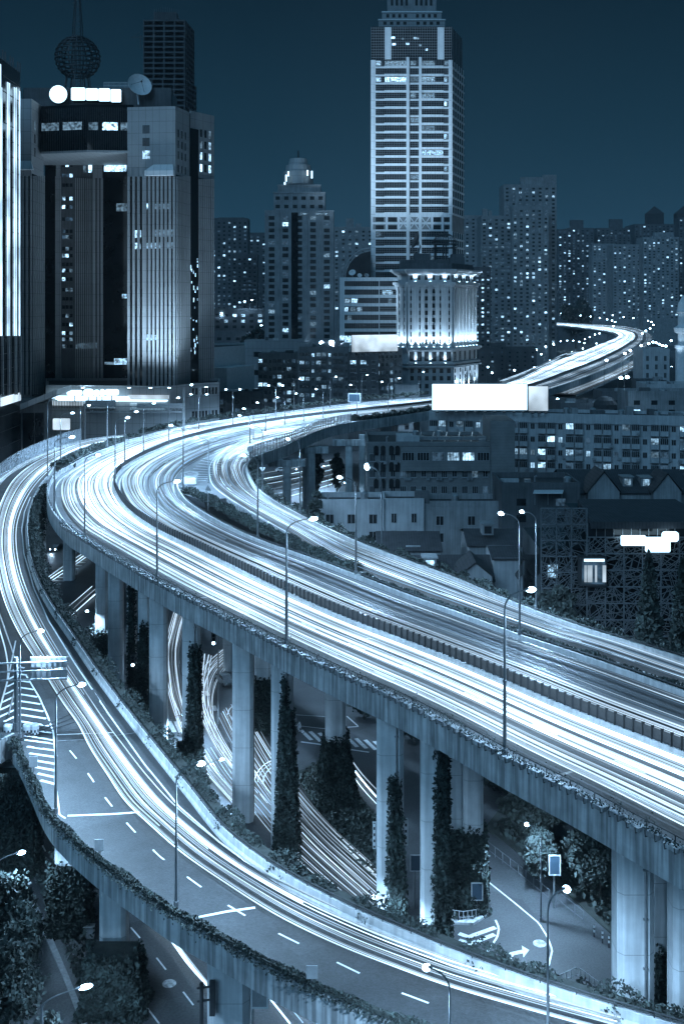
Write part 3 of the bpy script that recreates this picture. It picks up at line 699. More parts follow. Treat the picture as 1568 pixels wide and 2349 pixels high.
fan([(470, 1500), (462, 1560), (465, 1620), (490, 1680), (530, 1745)], 3, 7, 2, 'mid', .12)
fan([(540, 1470), (500, 1500), (470, 1530), (455, 1570), (462, 1640), (500, 1720)], 4, 8, 4, 'mid', .1)
fan([(520, 1640), (532, 1622), (560, 1610), (600, 1600)], 2, 4, 6, 'mid', .15)
fan([(585, 1790), (592, 1768), (612, 1750), (640, 1738)], 3, 8, 4, 'white', .16)
fan([(211, 1345), (180, 1372), (150, 1400), (130, 1430)], 3, 8, 6, 'white', .2)
fan([(200, 1262), (160, 1290), (120, 1318), (100, 1332)], 3, 3, 5, 'white', .2)
fan([(800, 1735), (830, 1775), (865, 1815), (900, 1850)], 3, -2, 13, 'white', .16)
fan([(342, 2104), (390, 2155), (430, 2210), (474, 2262), (520, 2310)], 3, 3, -2, 'white', .12)
fan([(615, 2288), (640, 2318), (665, 2349)], 2, 30, -2, 'white', .14)
for k in range(6): gt.append(('white', .5, [(600, 1086 + k * 13), (640, 1079 + k * 13), (700, 1068 + k * 12), (780, 1050 + k * 11)]))
for k in range(5): gt.append(('white', 1.0, [(900, 978 + k * 4), (985, 960 + k * 3.5)]))
fan([(500, 1640), (530, 1700), (575, 1775), (630, 1855), (705, 1940), (790, 2018), (865, 2085)], 12, 5, -4, 'mid', .09)
fan([(402, 1392), (386, 1450), (378, 1500), (382, 1560), (396, 1625), (420, 1690), (470, 1770), (540, 1850)], 10, 3.5, 0, 'mid', .09)
fan([(545, 1465), (505, 1495), (476, 1525), (458, 1570), (460, 1640), (490, 1710), (560, 1800)], 9, 4, 2.5, 'mid', .08)
fan([(700, 1480), (640, 1500), (590, 1530)], 3, 6, 5, 'mid', .1)
px_trails('light_trails', gt, 'curving light trails of traffic on the ground streets below', .5, f=at)

# ------------------------------------------------------------------ piers
PS = 1.115
def pier(x, Y, w, label, top, ivy=None, pipe=False, d=None, cap=None, yaw=0.0):
    Y *= PS; w *= (1.08 if PS > 1 else 1); X = xw(x, Y); d = d or w * .9
    t = thing('concrete_pier', label, 'pier', (X, Y, 0), 'concrete piers carrying the elevated roads')
    a = MB(); c = w * .16; poly = [(-w / 2 + c, -d / 2), (w / 2 - c, -d / 2), (w / 2, -d / 2 + c), (w / 2, d / 2 - c), (w / 2 - c, d / 2), (-w / 2 + c, d / 2), (-w / 2, d / 2 - c), (-w / 2, -d / 2 + c)]
    co, si = math.cos(yaw), math.sin(yaw)
    a.prism([(X + p[0] * co - p[1] * si, Y + p[0] * si + p[1] * co) for p in poly], -.2, top); a.build('shaft', M['pier'], t)
    if cap:
        b = MB(); b.box((X + cap[1], Y, top - cap[2] / 2 + .0), (cap[0], d + .5, cap[2]), 0); b.build('crosshead', M['concrete'], t)
    if pipe:
        b = MB(); q = X + w * .22; b.tube([(q, Y - d / 2 - .12, .2), (q, Y - d / 2 - .12, top - .3)], .09, 6); b.build('drain_pipe', M['metal'], t)
        b = MB()
        for k in range(6): b.box((q, Y - d / 2 - .1, 1.5 + k * (top - 3) / 5), (.34, .2, .1))
        b.build('pipe_clamps', M['metal'], t)
    return t, X, Y, w, d
def ivy_on(x0t, x1t, ytop, x0b, x1b, Y, d, label, dens=26, ragged=.7, group='ivy climbing the concrete piers'):
    """ivy covering a column: picture columns at its top and at its foot, depth Y"""
    Y *= PS
    zt = max(1.2, zw(ytop, Y - d / 2))
    ax0, ax1, bx0, bx1 = xw(x0t, Y), xw(x1t, Y), xw(x0b, Y), xw(x1b, Y); wt = ax1 - ax0; wb = bx1 - bx0
    area = (wt + wb + 2 * d) * zt; n = min(9000, int(area * dens * 1.8))
    z = zt * RNG.uniform(0, 1, n) ** .95; f_ = 1 - z / zt
    xl = bx0 + (ax0 - bx0) * (z / zt) ** .8; xr = bx1 + (ax1 - bx1) * (z / zt) ** .8
    z = z + np.where(f_ < .12, RNG.uniform(-1, 1, n) * ragged, 0) + .35 * np.sin(xl * 3 + RNG.uniform(0, 6, n)) * (f_ < .2)
    side = RNG.uniform(0, 1, n); dd = d / 2 + .15 + .5 * f_ * max(0, (wb - wt) / max(wt, .5)) * .6
    u = RNG.uniform(0, 1, n); th = RNG.uniform(-.05, .28, n) + .12 * np.sin(z * 1.7 + u * 9)
    X = np.where(side < .6, xl + (xr - xl) * u, np.where(side < .8, xl - th, xr + th)); Yv = np.where(side < .6, Y - dd - th, Y + (u * 2 - 1) * dd)
    mb = MB(); mb.leaves(np.stack([X, Yv, np.maximum(z, .05)], 1), .21)
    core = MB(); k = 9; vs_ = []; 
    for i in range(k + 1):
        q = i / k; l_ = bx0 + (ax0 - bx0) * q ** .8 + .03; r_ = bx1 + (ax1 - bx1) * q ** .8 - .03; e = d / 2 + .1 + .3 * (1 - q) * max(0, (wb - wt) / max(wt, .5)); zz = zt * q * .97
        vs_ += [(l_, Y - e, zz), (r_, Y - e, zz), (r_, Y + e, zz), (l_, Y + e, zz)]
    core.add(vs_, [(4 * i + j, 4 * i + (j + 1) % 4, 4 * i + 4 + (j + 1) % 4, 4 * i + 4 + j) for i in range(k) for j in range(4)] + [(4 * k, 4 * k + 1, 4 * k + 2, 4 * k + 3)])
    t = thing('ivy', label, 'ivy', ((bx0 + bx1) / 2, Y - d / 2, 0), group)
    mb.build('ivy_foliage', M['ivyleaf'], t); core.build('ivy_mat', M['soil'], t)
MT = MAINZ - 1.9
PS = 1.0
pier(1450, 76, 2.6, 'massive pier with a drain pipe near the lower right corner', MT, pipe=True)
pier(1513, 85, 2.0, 'shaded pier just right of the big lower right pier', MT); ivy_on(1494, 1530, 2190, 1490, 1534, 85, 2, 'dark ivy around foot of the shaded lower right pier')
pier(1572, 74, 2.2, 'pier cut by right picture edge below main road', MT)
pier(894, 99, 2.45, 'tall pier with pipe and narrow ivy beside the small dark board', MT, pipe=True); ivy_on(897, 911, 1790, 888, 934, 97.7, 1.0, 'tapering ivy strip climbing the pier with striped marker plates')
pier(990, 95, 2.0, 'slim pale pier with hanging ivy on its right edge', MT); ivy_on(1002, 1022, 1712, 990, 1030, 94.6, 1.6, 'long ragged ivy hanging full height on the slim pale pier')
pier(1044, 104, 1.4, 'twin inner pier above the fenced island, left one', MT); pier(1084, 103, 1.85, 'twin inner pier above the fenced island, right one', MT)
ivy_on(1030, 1108, 1915, 1030, 1114, 103, 2.2, 'broad ivy block wrapping the twin piers on the fenced island')
pier(769, 124, 2.35, 'pier rising from the flared ivy skirt beside the crosswalk', MT); ivy_on(746, 792, 1702, 722, 822, 124, 2.4, 'wide flared ivy skirt at base of the crosswalk pier', dens=30)
pier(647, 115, 2.3, 'pier with pipe behind the tall ivy pillar', MT, pipe=True); ivy_on(648, 668, 1640, 630, 686, 113.4, 1.4, 'tall dark ivy pillar rising beside the ground light trails'); ivy_on(649, 655, 1560, 650, 668, 113.6, .6, 'thin ivy shoots creeping up the piped pier')
pier(558, 121, 2.35, 'broad bare concrete pier at the picture centre', MT)
pier(603, 147, 2.3, 'wide background pier with ivy block behind the bare central pier', MT); ivy_on(585, 622, 1565, 582, 624, 146, 2.6, 'square ivy block on the wide background pier')
pier(364, 139, 2.25, 'tall bare pier lit from the lower ramp side', MT); pier(331, 151, 1.6, 'narrow pier with ivy spire left of tall bare pier', MT); ivy_on(326, 336, 1440, 308, 345, 149.5, 1.6, 'pointed ivy spire on the narrow pier by a signal')
pier(440, 132, 2.2, 'pier with pipe and ivy spire over the curving ground trails', MT, pipe=True); ivy_on(440, 455, 1490, 424, 462, 130.6, 1.2, 'tall pointed ivy spire on the piped pier'); ivy_on(410, 450, 1715, 406, 475, 129, 2.2, 'bushy ivy mound at the foot of the piped pier')
pier(266, 165, 2.2, 'paired pier on the right beneath the bend', MT); pier(234, 173, 1.9, 'paired pier on the left beneath the bend', MT); ivy_on(212, 248, 1452, 210, 250, 171.5, 2, 'ivy block around the left paired pier')
pier(302, 160, 1.3, 'stained thin pier beside the paired piers under the bend', MT); ivy_on(297, 306, 1345, 296, 310, 159, .8, 'dark creeper streak on the stained thin pier')
pier(159, 226, 2.3, 'pier standing by the hatched ground lane under the bend', MT); pier(95, 226, 1.7, 'pier behind the creeper at left of the bend', MT)
ivy_on(66, 88, 1120, 68, 96, 224, 2.0, 'hanging creeper curtain between ramp and main road')
pier(523, 170, 1.5, 'pale round-cornered pier behind signal pole', MT)
# piers below the upper arm
PS = 1.0
for (x, Y, w, lb) in [(658, 262, 2.0, 'arm pier closest to bend'), (714, 285, 2.0, 'arm pier lit white near the ivy trees'), (700, 296, 1.6, 'slim arm pier behind the white one'), (800, 300, 2.0, 'arm pier under the long crosshead'), (830, 312, 1.7, 'arm pier near the brick block roof'), (905, 350, 2, 'arm pier standing above the brick block'), (955, 365, 2, 'arm pier beside the big billboard')]:
    pier(x, Y, w, lb + ' under upper arm of main road', MAINZ - 1.9, cap=(9.0, 0, 1.6) if x in (658, 714, 800, 905) else None)
# lower ramp piers
rt = CAMZ - 46.5 - 1.7
pier(262, 92, 2.25, 'short pale pier under lower ramp with lit ivy mound', rt); ivy_on(210, 312, 2208, 188, 338, 88.5, 3.0, 'pale lamp-lit ivy mound around the short pier', dens=34)
pier(158, 100, 2.3, 'short pier under the lower ramp with dark square ivy', rt + .2); ivy_on(120, 200, 1990, 118, 206, 99.7, 2.6, 'dark square ivy column beside the alley', dens=34)
pier(24, 112, 2.6, 'dark pier below crash barrels at left edge', rt); ivy_on(-20, 88, 1785, -20, 84, 110, 3.0, 'large black ivy mass below the branch ramp', dens=30)
pier(527, 84, 3.3, 'thick pier below the lower ramp at bottom edge', rt, cap=(6.2, .6, 1.2))
# ------------------------------------------------------------------ buildings
def block_faces(poly, z0, z1):
    """walls of a plan polygon given counter-clockwise seen from above, front edges first"""
    n = len(poly); return [Face(poly[i], poly[(i + 1) % n], z0, z1) for i in range(n)]
def rectp(x0, x1, Y, depth, skew=0.0):
    """plan of a box whose front spans picture columns x0..x1 at depth Y (skew: extra depth of the right end)"""
    a = Vector((xw(x0, Y), Y, 0)); b = Vector((xw(x1, Y + skew), Y + skew, 0)); n = Vector((-(b - a).y, (b - a).x, 0)).normalized() * depth
    return [a, b, b + n, a + n]
def base_loc(poly): return (sum(p[0] for p in poly) / len(poly), min(p[1] for p in poly), 0)
class Bld:
    def __init__(s, name, label, poly, z1, wall, z0=0.0, cat='building', roof=True, parapet=.9, group=None, walls='wall'):
        s.poly = poly; s.z1 = z1; s.t = thing(name, label, cat, base_loc(poly), group); s.faces = block_faces(poly, z0, z1); s.left = 100
        b = MB(); b.prism([(p[0], p[1]) for p in poly], z0 - .3 if z0 == 0 else z0, z1); b.build(walls, M[wall], s.t)
        if roof:
            c = Vector((sum(p[0] for p in poly) / len(poly), sum(p[1] for p in poly) / len(poly), 0)); P = [Vector((p[0], p[1], 0)) for p in poly]
            r = MB()
            for i in range(len(P)):
                a, b2 = P[i], P[(i + 1) % len(P)]; f = Face(a, b2, z1, z1 + parapet)
                r.fbox(f, 0, f.w, 0.003, parapet, -.35, .06)
            r.build('parapet', M[wall], s.t); r = MB(); r.prism([(c + (p - c) * .97)[:2] for p in P], z1 + .01, z1 + .06); r.build('roof', M['roof'], s.t)
    def part(s, name, mb, m, label=None):
        return mb.build(name, M[m], s.t, label=label)
    def windows(s, fc, us, vs_, w, h, lit=.12, dim=.12, frame=None, deep=.03, bars=1, sill=False, skip=None, cap=None):
        """a grid of windows on one wall; the first hundred of the building are parts of their own"""
        off = wloc(s.t); spots = []
        for v in vs_:
            for u in us:
                if u - w / 2 < 0.1 or u + w / 2 > fc.w - .1 or (skip and skip(u, v)): continue
                r = random.random(); k = 'lit' if r < lit else ('litdim' if r < lit + dim else 'win'); spots.append((k, u, v))
        spots.sort(key=lambda q: {'lit': 0, 'litdim': 1, 'win': 2}[q[0]])
        def pane():
            b = MB(); b.box((0, -deep / 2, 0), (w, deep, h)); return b
        me = {}; fme = None
        if frame:
            fb = MB(); t_ = frame
            for zz in (-h / 2, h / 2): fb.box((0, -deep - .02, zz), (w + t_ * 2, .06, t_))
            for k in range(bars + 2): fb.box((-w / 2 + k * w / (bars + 1), -deep - .02, 0), (t_, .055, h))
            if sill: fb.box((0, -.15, -h / 2 - .1), (w + .3, .3, .1))
            fme = fb.mesh('frame', M['frame'])
        rest = {}; frest = MB()
        for (k, u, v) in spots:
            p = fc.pt(u, v, 0)
            if s.left > 0 and (cap is None or cap > 0):
                s.left -= 1
                if cap is not None: cap -= 1
                if k not in me: me[k] = pane().mesh('window', M[k])
                o = bpy.data.objects.new('window', me[k]); COL.objects.link(o); o.parent = s.t; o.location = p - off; o.rotation_euler = (0, 0, fc.rz)
                if fme:
                    f = bpy.data.objects.new('frame', fme); COL.objects.link(f); f.parent = o
            else:
                rest.setdefault({'lit': 'litmix'}.get(k, k), MB()).fbox(fc, u - w / 2, u + w / 2, v - h / 2, v + h / 2, 0, deep)
                if fme:
                    t_ = frame
                    for vv in (v - h / 2, v + h / 2): frest.fbox(fc, u - w / 2 - t_, u + w / 2 + t_, vv - t_ / 2, vv + t_ / 2, 0, deep + .04)
                    for q in range(bars + 2):
                        uu = u - w / 2 + q * w / (bars + 1); frest.fbox(fc, uu - t_ / 2, uu + t_ / 2, v - h / 2, v + h / 2, 0, deep + .035)
        for k, b in rest.items():
            o = b.build('window', M[k], s.t); o['kind'] = 'stuff'
        if frest.v: o = frest.build('frame', M['frame'], s.t); o['kind'] = 'stuff'
def clutter(B, n, seed=1):
    """tanks, vents, sheds and aerials on a flat roof"""
    rg = random.Random(seed); P = B.poly; a, b_, d_ = Vector(P[0][:2]), Vector(P[1][:2]), Vector(P[-1][:2])
    for k in range(n):
        p = a + (b_ - a) * rg.uniform(.04, .96) + (d_ - a) * rg.uniform(.12, .85); kd = rg.choice('tbbvas'); m = MB(); z = B.z1 + .06
        if kd == 't': m.lathe([(.01, 0), (.8, 0), (.85, .2), (.85, 1.5), (.5, 1.8), (.01, 1.85)], (p.x, p.y, z), 12); B.part('water_tank', m, 'metal')
        elif kd == 'b': h = rg.uniform(.8, 2.4); m.box((p.x, p.y, z + h / 2), (rg.uniform(1.2, 4), rg.uniform(1.2, 3), h)); B.part('roof_shed', m, rg.choice(('greywall', 'lightwall', 'darkwall')))
        elif kd == 'v': m.tube([(p.x, p.y, z), (p.x, p.y, z + 1.1), (p.x + .4, p.y, z + 1.3)], .22, 6); B.part('roof_vent', m, 'metal')
        elif kd == 'a': m.tube([(p.x, p.y, z), (p.x, p.y, z + rg.uniform(2, 4.5))], .06, 4); m.tube([(p.x - .7, p.y, z + 1.8), (p.x + .7, p.y, z + 1.8)], .04, 4); B.part('aerial', m, 'darkmetal')
        else: m.box((p.x, p.y, z + .5), (rg.uniform(1, 2), .8, 1.0)); B.part('roof_unit', m, 'metal')
def arange(a, b, st): return [a + st * i for i in range(int((b - a) / st + 1e-6) + 1)]

# --- central floodlit office tower -------------------------------------------------------------
Yt = 560.0
pl = [dep(850, 0, Yt), dep(1036, 0, Yt), dep(1063, 0, Yt + 26), dep(1050, 0, Yt + 44), dep(860, 0, Yt + 44)]
tw = Bld('office_tower', 'tall floodlit office tower with pale floor bands and stepped crown', pl, zw(137, Yt), 'greywall', roof=False)
ff = tw.faces[0]; sf = tw.faces[1]
U = lambda x: ff.fu(x); V = lambda y: zw(y, Yt)
fh = (V(137) - V(492)) / 19.0
bands = MB(); gl_ = MB(); piers_ = MB(); mull = MB(); lits = []
def tower_floor(v0, k, zone):
    # spandrel bands and glazing per bay
    for (xa, xb, full) in ((861, 881, 0), (881, 932, 1), (940, 962, 0), (966, 1017, 1), (1017, 1037 - 8, 0)):
        bands.fbox(ff, U(xa), U(xb), v0, v0 + fh * (.30 if full else .20), .0, .55 if full else .25)
        gl_.fbox(ff, U(xa), U(xb), v0 + fh * .30, v0 + fh * .97, 0, .06)
        nm = 9 if full else 4
        for q in range(nm + 1):
            u = U(xa) + (U(xb) - U(xa)) * q / nm; mull.fbox(ff, u - .06, u + .06, v0 + fh * .3, v0 + fh, .06, .14)
        for q in (.52, .76): mull.fbox(ff, U(xa), U(xb), v0 + fh * q - .06, v0 + fh * q + .06, .06, .13)
        pr_ = .9 if k in (18, ) else (.55 if k == 16 else .09)
        if random.random() < pr_: lits.append((ff, U(xa) + .3, U(xb) - .3 if random.random() < .4 else lerp(U(xa), U(xb), .6), v0 + fh * .36, v0 + fh * .9))
    for (xa, xb) in ((850, 861), (1028, 1036)): piers_.fbox(ff, max(0, U(xa)), U(xb), v0 + .15, v0 + fh, 0, .35)
    sw = sf.w
    bands.fbox(sf, 0, sw, v0, v0 + fh * .22, 0, .4)
    for q in range(6): piers_.fbox(sf, sw * q / 5.4, sw * q / 5.4 + .5, v0 + fh * .22, v0 + fh, 0, .3)
    gl_.fbox(sf, .3, sw - .2, v0 + fh * .25, v0 + fh * .95, 0, .06)
for k in range(19): tower_floor(V(492) + k * fh, k, 0)
for k in range(10): tower_floor(V(530) - (k + 1) * fh, -k - 1, 1)
# braced transfer storeys
vb, vt_ = V(530), V(492)
piers_.fbox(ff, 0, ff.w, vt_ - 1.2, vt_, 0, .3); piers_.fbox(ff, 0, ff.w, vb, vb + .9, 0, .5)
piers_.fbox(ff, 0, ff.w, lerp(vb, vt_, .5) - .7, lerp(vb, vt_, .5) + .4, 0, .25)
for x in (850, 884, 911, 936, 962, 988, 1012, 1031):
    piers_.fbox(ff, max(0, U(x)), U(x + 5), vb + .9, vt_ - 1.2, 0, .28)
for (xa, xb) in ((861, 880), (888, 910), (990, 1010), (1014, 1030)):
    for q in (.1, .58): gl_.fbox(ff, U(xa), U(xb), lerp(vb, vt_, q), lerp(vb, vt_, q + .26), 0, .06)
for xa in (913, 938, 964):
    xb = xa + 23
    for (p, q) in ((xa, xb), (xb, xa)):
        A_, B_ = ff.pt(U(p), vb + .6, .4), ff.pt(U(q), vt_ - .6, .4); piers_.tube([A_, B_], .32, 4)
for x in (934.5, 963):   # full-height vertical ribs
    piers_.fbox(ff, U(x) - .75, U(x) + .75, V(790), V(131), .0, 1.1)
# crown
tw.part('spandrels', bands, 'panel2'); tw.part('glazing', gl_, 'win'); tw.part('stone_piers', piers_, 'panel2'); tw.part('mullions', mull, 'pole')
cg = MB(); cg.prism([(p[0], p[1]) for p in [dep(851, 0, Yt + .5), dep(1035, 0, Yt + .5), dep(1060, 0, Yt + 26), dep(1048, 0, Yt + 43), dep(862, 0, Yt + 43)]], V(137) + .02, V(60)); cgo = tw.part('crown', cg, 'glass2')
cf = Face(dep(851, 0, Yt + .5), dep(1035, 0, Yt + .5), V(137), V(60)); cm = MB()
for q in range(34): cm.fbox(cf, cf.w * q / 33 - .05, cf.w * q / 33 + .05, .1, cf.h, 0, .1)
for q in range(13): cm.fbox(cf, 0, cf.w, cf.h * q / 12.5, cf.h * q / 12.5 + .12, 0, .09)
cs = Face(dep(1035, 0, Yt + .5), dep(1060, 0, Yt + 26), V(137), V(60))
for q in range(8): cm.fbox(cs, cs.w * q / 7.2, cs.w * q / 7.2 + .1, .1, cs.h, 0, .1)
cm.build('crown_mullions', M['frame'], cgo)
wp = MB()
for (xa, xb) in ((882, 897), (1003, 1018)): wp.fbox(cf, cf.fu(xa), cf.fu(xb), .4, cf.h - .3, .0, .4)
wp.build('crown_pylon_pattern', M['panel2'], cgo)
for (xa, xb, ya, yb, dd, mm) in ((868, 1020, 60, 44, 6, 'panel'), (876, 1012, 44, 26, 10, 'panel'), (888, 1000, 26, -30, 15, 'greywall')):
    b = MB(); P = [dep(xa, 0, Yt + dd), dep(xb, 0, Yt + dd), dep(xb, 0, Yt + dd)[:2], dep(xa, 0, Yt + dd)[:2]]
    x0, x1 = P[0][0], P[1][0]; b.prism([(x0, Yt + dd), (x1, Yt + dd), (x1 - 1, Yt + 40), (x0 + 1, Yt + 40)], zw(ya, Yt + dd), zw(yb, Yt + dd))
    f = Face((x0, Yt + dd), (x1, Yt + dd), zw(ya, Yt + dd), zw(yb, Yt + dd)); o = tw.part('setback', b, mm)
    w_ = MB()
    for q in range(9):
        if q != 4: w_.fbox(f, f.w * (q + .7) / 10, f.w * (q + 1.2) / 10, f.h * .25, f.h * .7, 0, .05)
    w_.build('setback_window_pattern', M['win'], o)
    e = MB(); e.fbox(f, -.3, f.w + .3, f.h - .5, f.h + .15, -.2, .6); e.build('cornice', M['panel2'], o)
for (f, ua, ub, va, vb_) in lits:
    b = MB(); b.fbox(f, ua, ub, va, vb_, .07, .1); tw.part('lit_window', b, 'lit')
for (xa, xb, y) in ((885, 893, 86), (897, 905, 85), (920, 926, 87), (948, 960, 86), (899, 907, 100), (930, 938, 99), (960, 966, 102), (975, 980, 112)):
    b = MB(); b.fbox(cf, cf.fu(xa), cf.fu(xb), zw(y, Yt) - cf.z0 - .6, zw(y, Yt) - cf.z0 + .5, .05, .12); b.build('lit_window', M['lit'], cgo)

# --- annex in front of the tower ------------------------------------------------------------------
Ya = 540.0
pl = [dep(779, 0, Ya), dep(915, 0, Ya), dep(915, 0, Ya + 19.9), dep(785, 0, Ya + 19.9)]
an = Bld('office_annex', 'pale banded office annex with flat roof joined to the tall tower', pl, zw(640, Ya), 'panel2')
f = an.faces[0]; st = (zw(640, Ya) - zw(765, Ya)) / 6.45
b1 = MB(); b2 = MB()
for k in range(7):
    v = zw(640, Ya) - st * (k + 1) + st * .35 - .3
    b1.fbox(f, f.fu(790), f.fu(868), v - st * .12, v + st * .5, 0, .05); b1.fbox(f, f.fu(870), f.w - .2, v - st * .12, v + st * .5, 0, .05)
    for q in range(17): b2.fbox(f, f.fu(790) + q * (f.fu(868) - f.fu(790)) / 16 - .06, f.fu(790) + q * (f.fu(868) - f.fu(790)) / 16 + .06, v - st * .12, v + st * .5, .05, .14)
    for q in (.0, .25): b2.fbox(f, f.fu(870), f.w - .2, v + st * q, v + st * q + .15, .05, .13)
an.part('glazing', b1, 'win'); an.part('mullions', b2, 'pole')
for (x, k, w) in ((876, 1, 24), (790, 2, 12), (806, 2, 14), (790, 3, 8), (803, 3, 12), (818, 3, 12), (797, 4, 9), (890, 2, 8)):
    v = zw(640, Ya) - st * (k + 1) + st * .35 - .3; b = MB(); b.fbox(f, f.fu(x), f.fu(x + w), v - st * .1, v + st * .42, .06, .1); an.part('lit_window', b, 'lit')
b = MB(); b.fbox(f, f.fu(779), f.fu(806), zw(792, Ya), zw(770, Ya), .02, .3); an.part('lit_ground_storey', b, 'lit')
# round gable behind the annex
t = thing('arched_roof_frame', 'dark semicircular roof frame rising behind the pale annex', 'roof structure', dep(850, 640, Ya + 14)[:2] + (zw(640, Ya),) if False else (xw(850, Ya + 14), Ya + 14, zw(640, Ya) + 1))
c = dep(850, 640, Ya + 14); r0 = 64 / F * (Ya + 14)
pts = [(c.x + r0 * math.cos(a), Ya + 12.5, c.z + r0 * math.sin(a) * 1.1) for a in np.linspace(math.pi, math.pi * .5, 24)]
b = MB(); b.tube(pts, .45, 6); b.tube([(p[0] * 1 + (c.x - p[0]) * .08, p[1], c.z + (p[2] - c.z) * .92) for p in pts], .25, 5); b.build('ring', M['metal'], t)
b = MB(); P2 = [(c.x + r0 * .9 * math.cos(a), c.z + r0 * .98 * math.sin(a)) for a in np.linspace(math.pi, math.pi * .5, 20)] + [(c.x, c.z)]
n_ = len(P2); b.add([(p[0], Ya + 13, p[1]) for p in P2] + [(p[0], Ya + 16, p[1]) for p in P2], [tuple(range(n_)), tuple(range(2 * n_ - 1, n_ - 1, -1))] + [(i, n_ + i, n_ + (i + 1) % n_, (i + 1) % n_) for i in range(n_)]); b.build('gable', M['glass2'], t)
def dish(x, y, Y, r, label, tilt=(0.3, -1, .55), ped=True, m='white'):
    p = dep(x, y, Y); t = thing('satellite_dish', label, 'dish', (p.x, p.y, p.z - r * 1.5))
    d = Vector(tilt).normalized(); u = d.cross(Vector((0, 0, 1))).normalized(); w = u.cross(d)
    b = MB(); k = 20; m_ = 5; vs_ = []
    for i in range(m_ + 1):
        q = r * i / m_
        for j in range(k):
            a = 2 * math.pi * j / k; vs_.append(p + (u * math.cos(a) + w * math.sin(a)) * q + d * (q * q / r * .35))
    fs_ = [(i * k + j, i * k + (j + 1) % k, (i + 1) * k + (j + 1) % k, (i + 1) * k + j) for i in range(m_) for j in range(k)]
    n0 = len(vs_); vs2 = [v - d * .12 for v in vs_]
    b.add(vs_, fs_); b.add(vs2, [tuple(reversed(q)) for q in fs_]); b.add(vs_[m_ * k:] + vs2[m_ * k:], [(j, (j + 1) % k, k + (j + 1) % k, k + j) for j in range(k)])
    b.build('reflector', M[m], t)
    b = MB(); b.tube([p - d * .1, p - d * r * .3 - Vector((0, 0, r * .5)), (p.x, p.y, p.z - r * 1.5)], r * .09, 6); b.build('mount', M['metal'], t)
    b = MB()
    tip = p + d * r * .8
    for a in (0, 2.1, 4.2): b.tube([p + (u * math.cos(a) + w * math.sin(a)) * r * .7 + d * .2 * r, tip], r * .02, 4)
    b.ell(tip, (r * .09,) * 3, 6, 4); b.build('feed_arm', M['darkmetal'], t)
dish(808, 626, Ya + 4, 1.8, 'white dish on the annex roof, larger of three', (-.3, -1, .7)); dish(824, 632, Ya + 4, 1.2, 'smaller white dish in the middle on the annex roof', (.2, -1, .6)); dish(840, 632, Ya + 4, 1.2, 'grey dish next to the tower on the annex roof', (.3, -1, .7), m='metal')

# --- floodlit classical building -----------------------------------------------------------------
Yc = 470.0
cp = [dep(912, 0, Yc + 5), dep(935, 0, Yc), dep(1036, 0, Yc), dep(1089, 0, Yc + 24), dep(1080, 0, Yc + 45), dep(920, 0, Yc + 45)]
cb = Bld('columned_building', 'floodlit classical building with tall pilasters and heavy cornice', cp, zw(645, Yc), 'lightwall', roof=False)
def ring(mb, poly, z0, z1, d0, d1):
    n = len(poly)
    for i in range(n):
        f_ = Face(poly[i], poly[(i + 1) % n], z0, z1); mb.fbox(f_, -d1 * .6, f_.w + d1 * .6, 0, z1 - z0, d0, d1)
Zc = lambda y: zw(y, Yc)
fac = [cb.faces[0], cb.faces[1], cb.faces[2]]
pil = MB(); wn = MB(); spn = MB()
for fi, n_ in ((0, 2), (1, 6), (2, 7)):
    f = fac[fi]
    for q in range(n_ + 1):
        u = f.w * (q + .0) / n_; u0, u1 = max(.0, u - .95), min(f.w, u + .95)
        if fi == 1 and q in (1, 5): u0, u1 = u - 1.6, u + 1.6
        pil.fbox(f, u0, u1, Zc(797), Zc(660), 0, .9); pil.fbox(f, u0 - .2, u1 + .2, Zc(666), Zc(659), 0, 1.15); pil.fbox(f, u0 - .15, u1 + .15, Zc(797), Zc(792), 0, 1.1)
    for q in range(n_):
        u = f.w * (q + .5) / n_
        for k in range(8):
            v = Zc(792) + (Zc(660) - Zc(792)) * (k + .55) / 8
            wn.fbox(f, u - .75, u + .75, v - 1.0, v + .9, 0, .08); spn.fbox(f, u - .9, u + .9, v - 1.75, v - 1.2, 0, .3)
cb.part('pilasters', pil, 'lightwall'); cb.part('window_bays', wn, 'win'); cb.part('spandrel_pattern', spn, 'lightwall')
low = MB(); P3 = [dep(918, 0, Yc + 3), dep(936, 0, Yc - 1.2), dep(1037, 0, Yc - 1.2), dep(1093, 0, Yc + 24), dep(1084, 0, Yc + 46), dep(918, 0, Yc + 46)]
low.prism([(p[0], p[1]) for p in P3], 0, Zc(799)); lo = cb.part('lower_storeys', low, 'lightwall')
lw = MB(); lp = MB()
for i, n_ in ((1, 6), (2, 5)):
    f = Face(P3[i], P3[i + 1], 0, Zc(799))
    for q in range(n_):
        u = f.w * (q + .5) / n_
        lw.fbox(f, u - 1.0, u + 1.0, Zc(828), Zc(806), 0, .08)
        for y in (845, 862, 880): lw.fbox(f, u - .9, u + .9, Zc(y + 10), Zc(y), 0, .08)
    for q in range(n_ + 1):
        u = f.w * q / n_; lp.fbox(f, max(0, u - .8), min(f.w, u + .8), 0, Zc(836), 0, .7)
lw.build('lower_windows', M['win'], lo); lp.build('lower_pilasters', M['lightwall'], lo)
co = MB()
for (ya, yb, d1) in ((802, 797, 1.9), (806, 802, 1.3), (835, 831, 1.4), (842, 838, 1.9)): ring(co, P3, Zc(ya), Zc(yb), -.3, d1)
for (ya, yb, d1) in ((658, 653, 1.3), (653, 647, 2.0)): ring(co, cp, Zc(ya), Zc(yb), -.3, d1)
cb.part('cornice_trim', co, 'lightwall')
at_ = MB(); P4 = [Vector(p) for p in cp]; at_.prism([(p[0], p[1]) for p in P4], Zc(645) + .01, Zc(628)); ao = cb.part('attic', at_, 'lightwall')
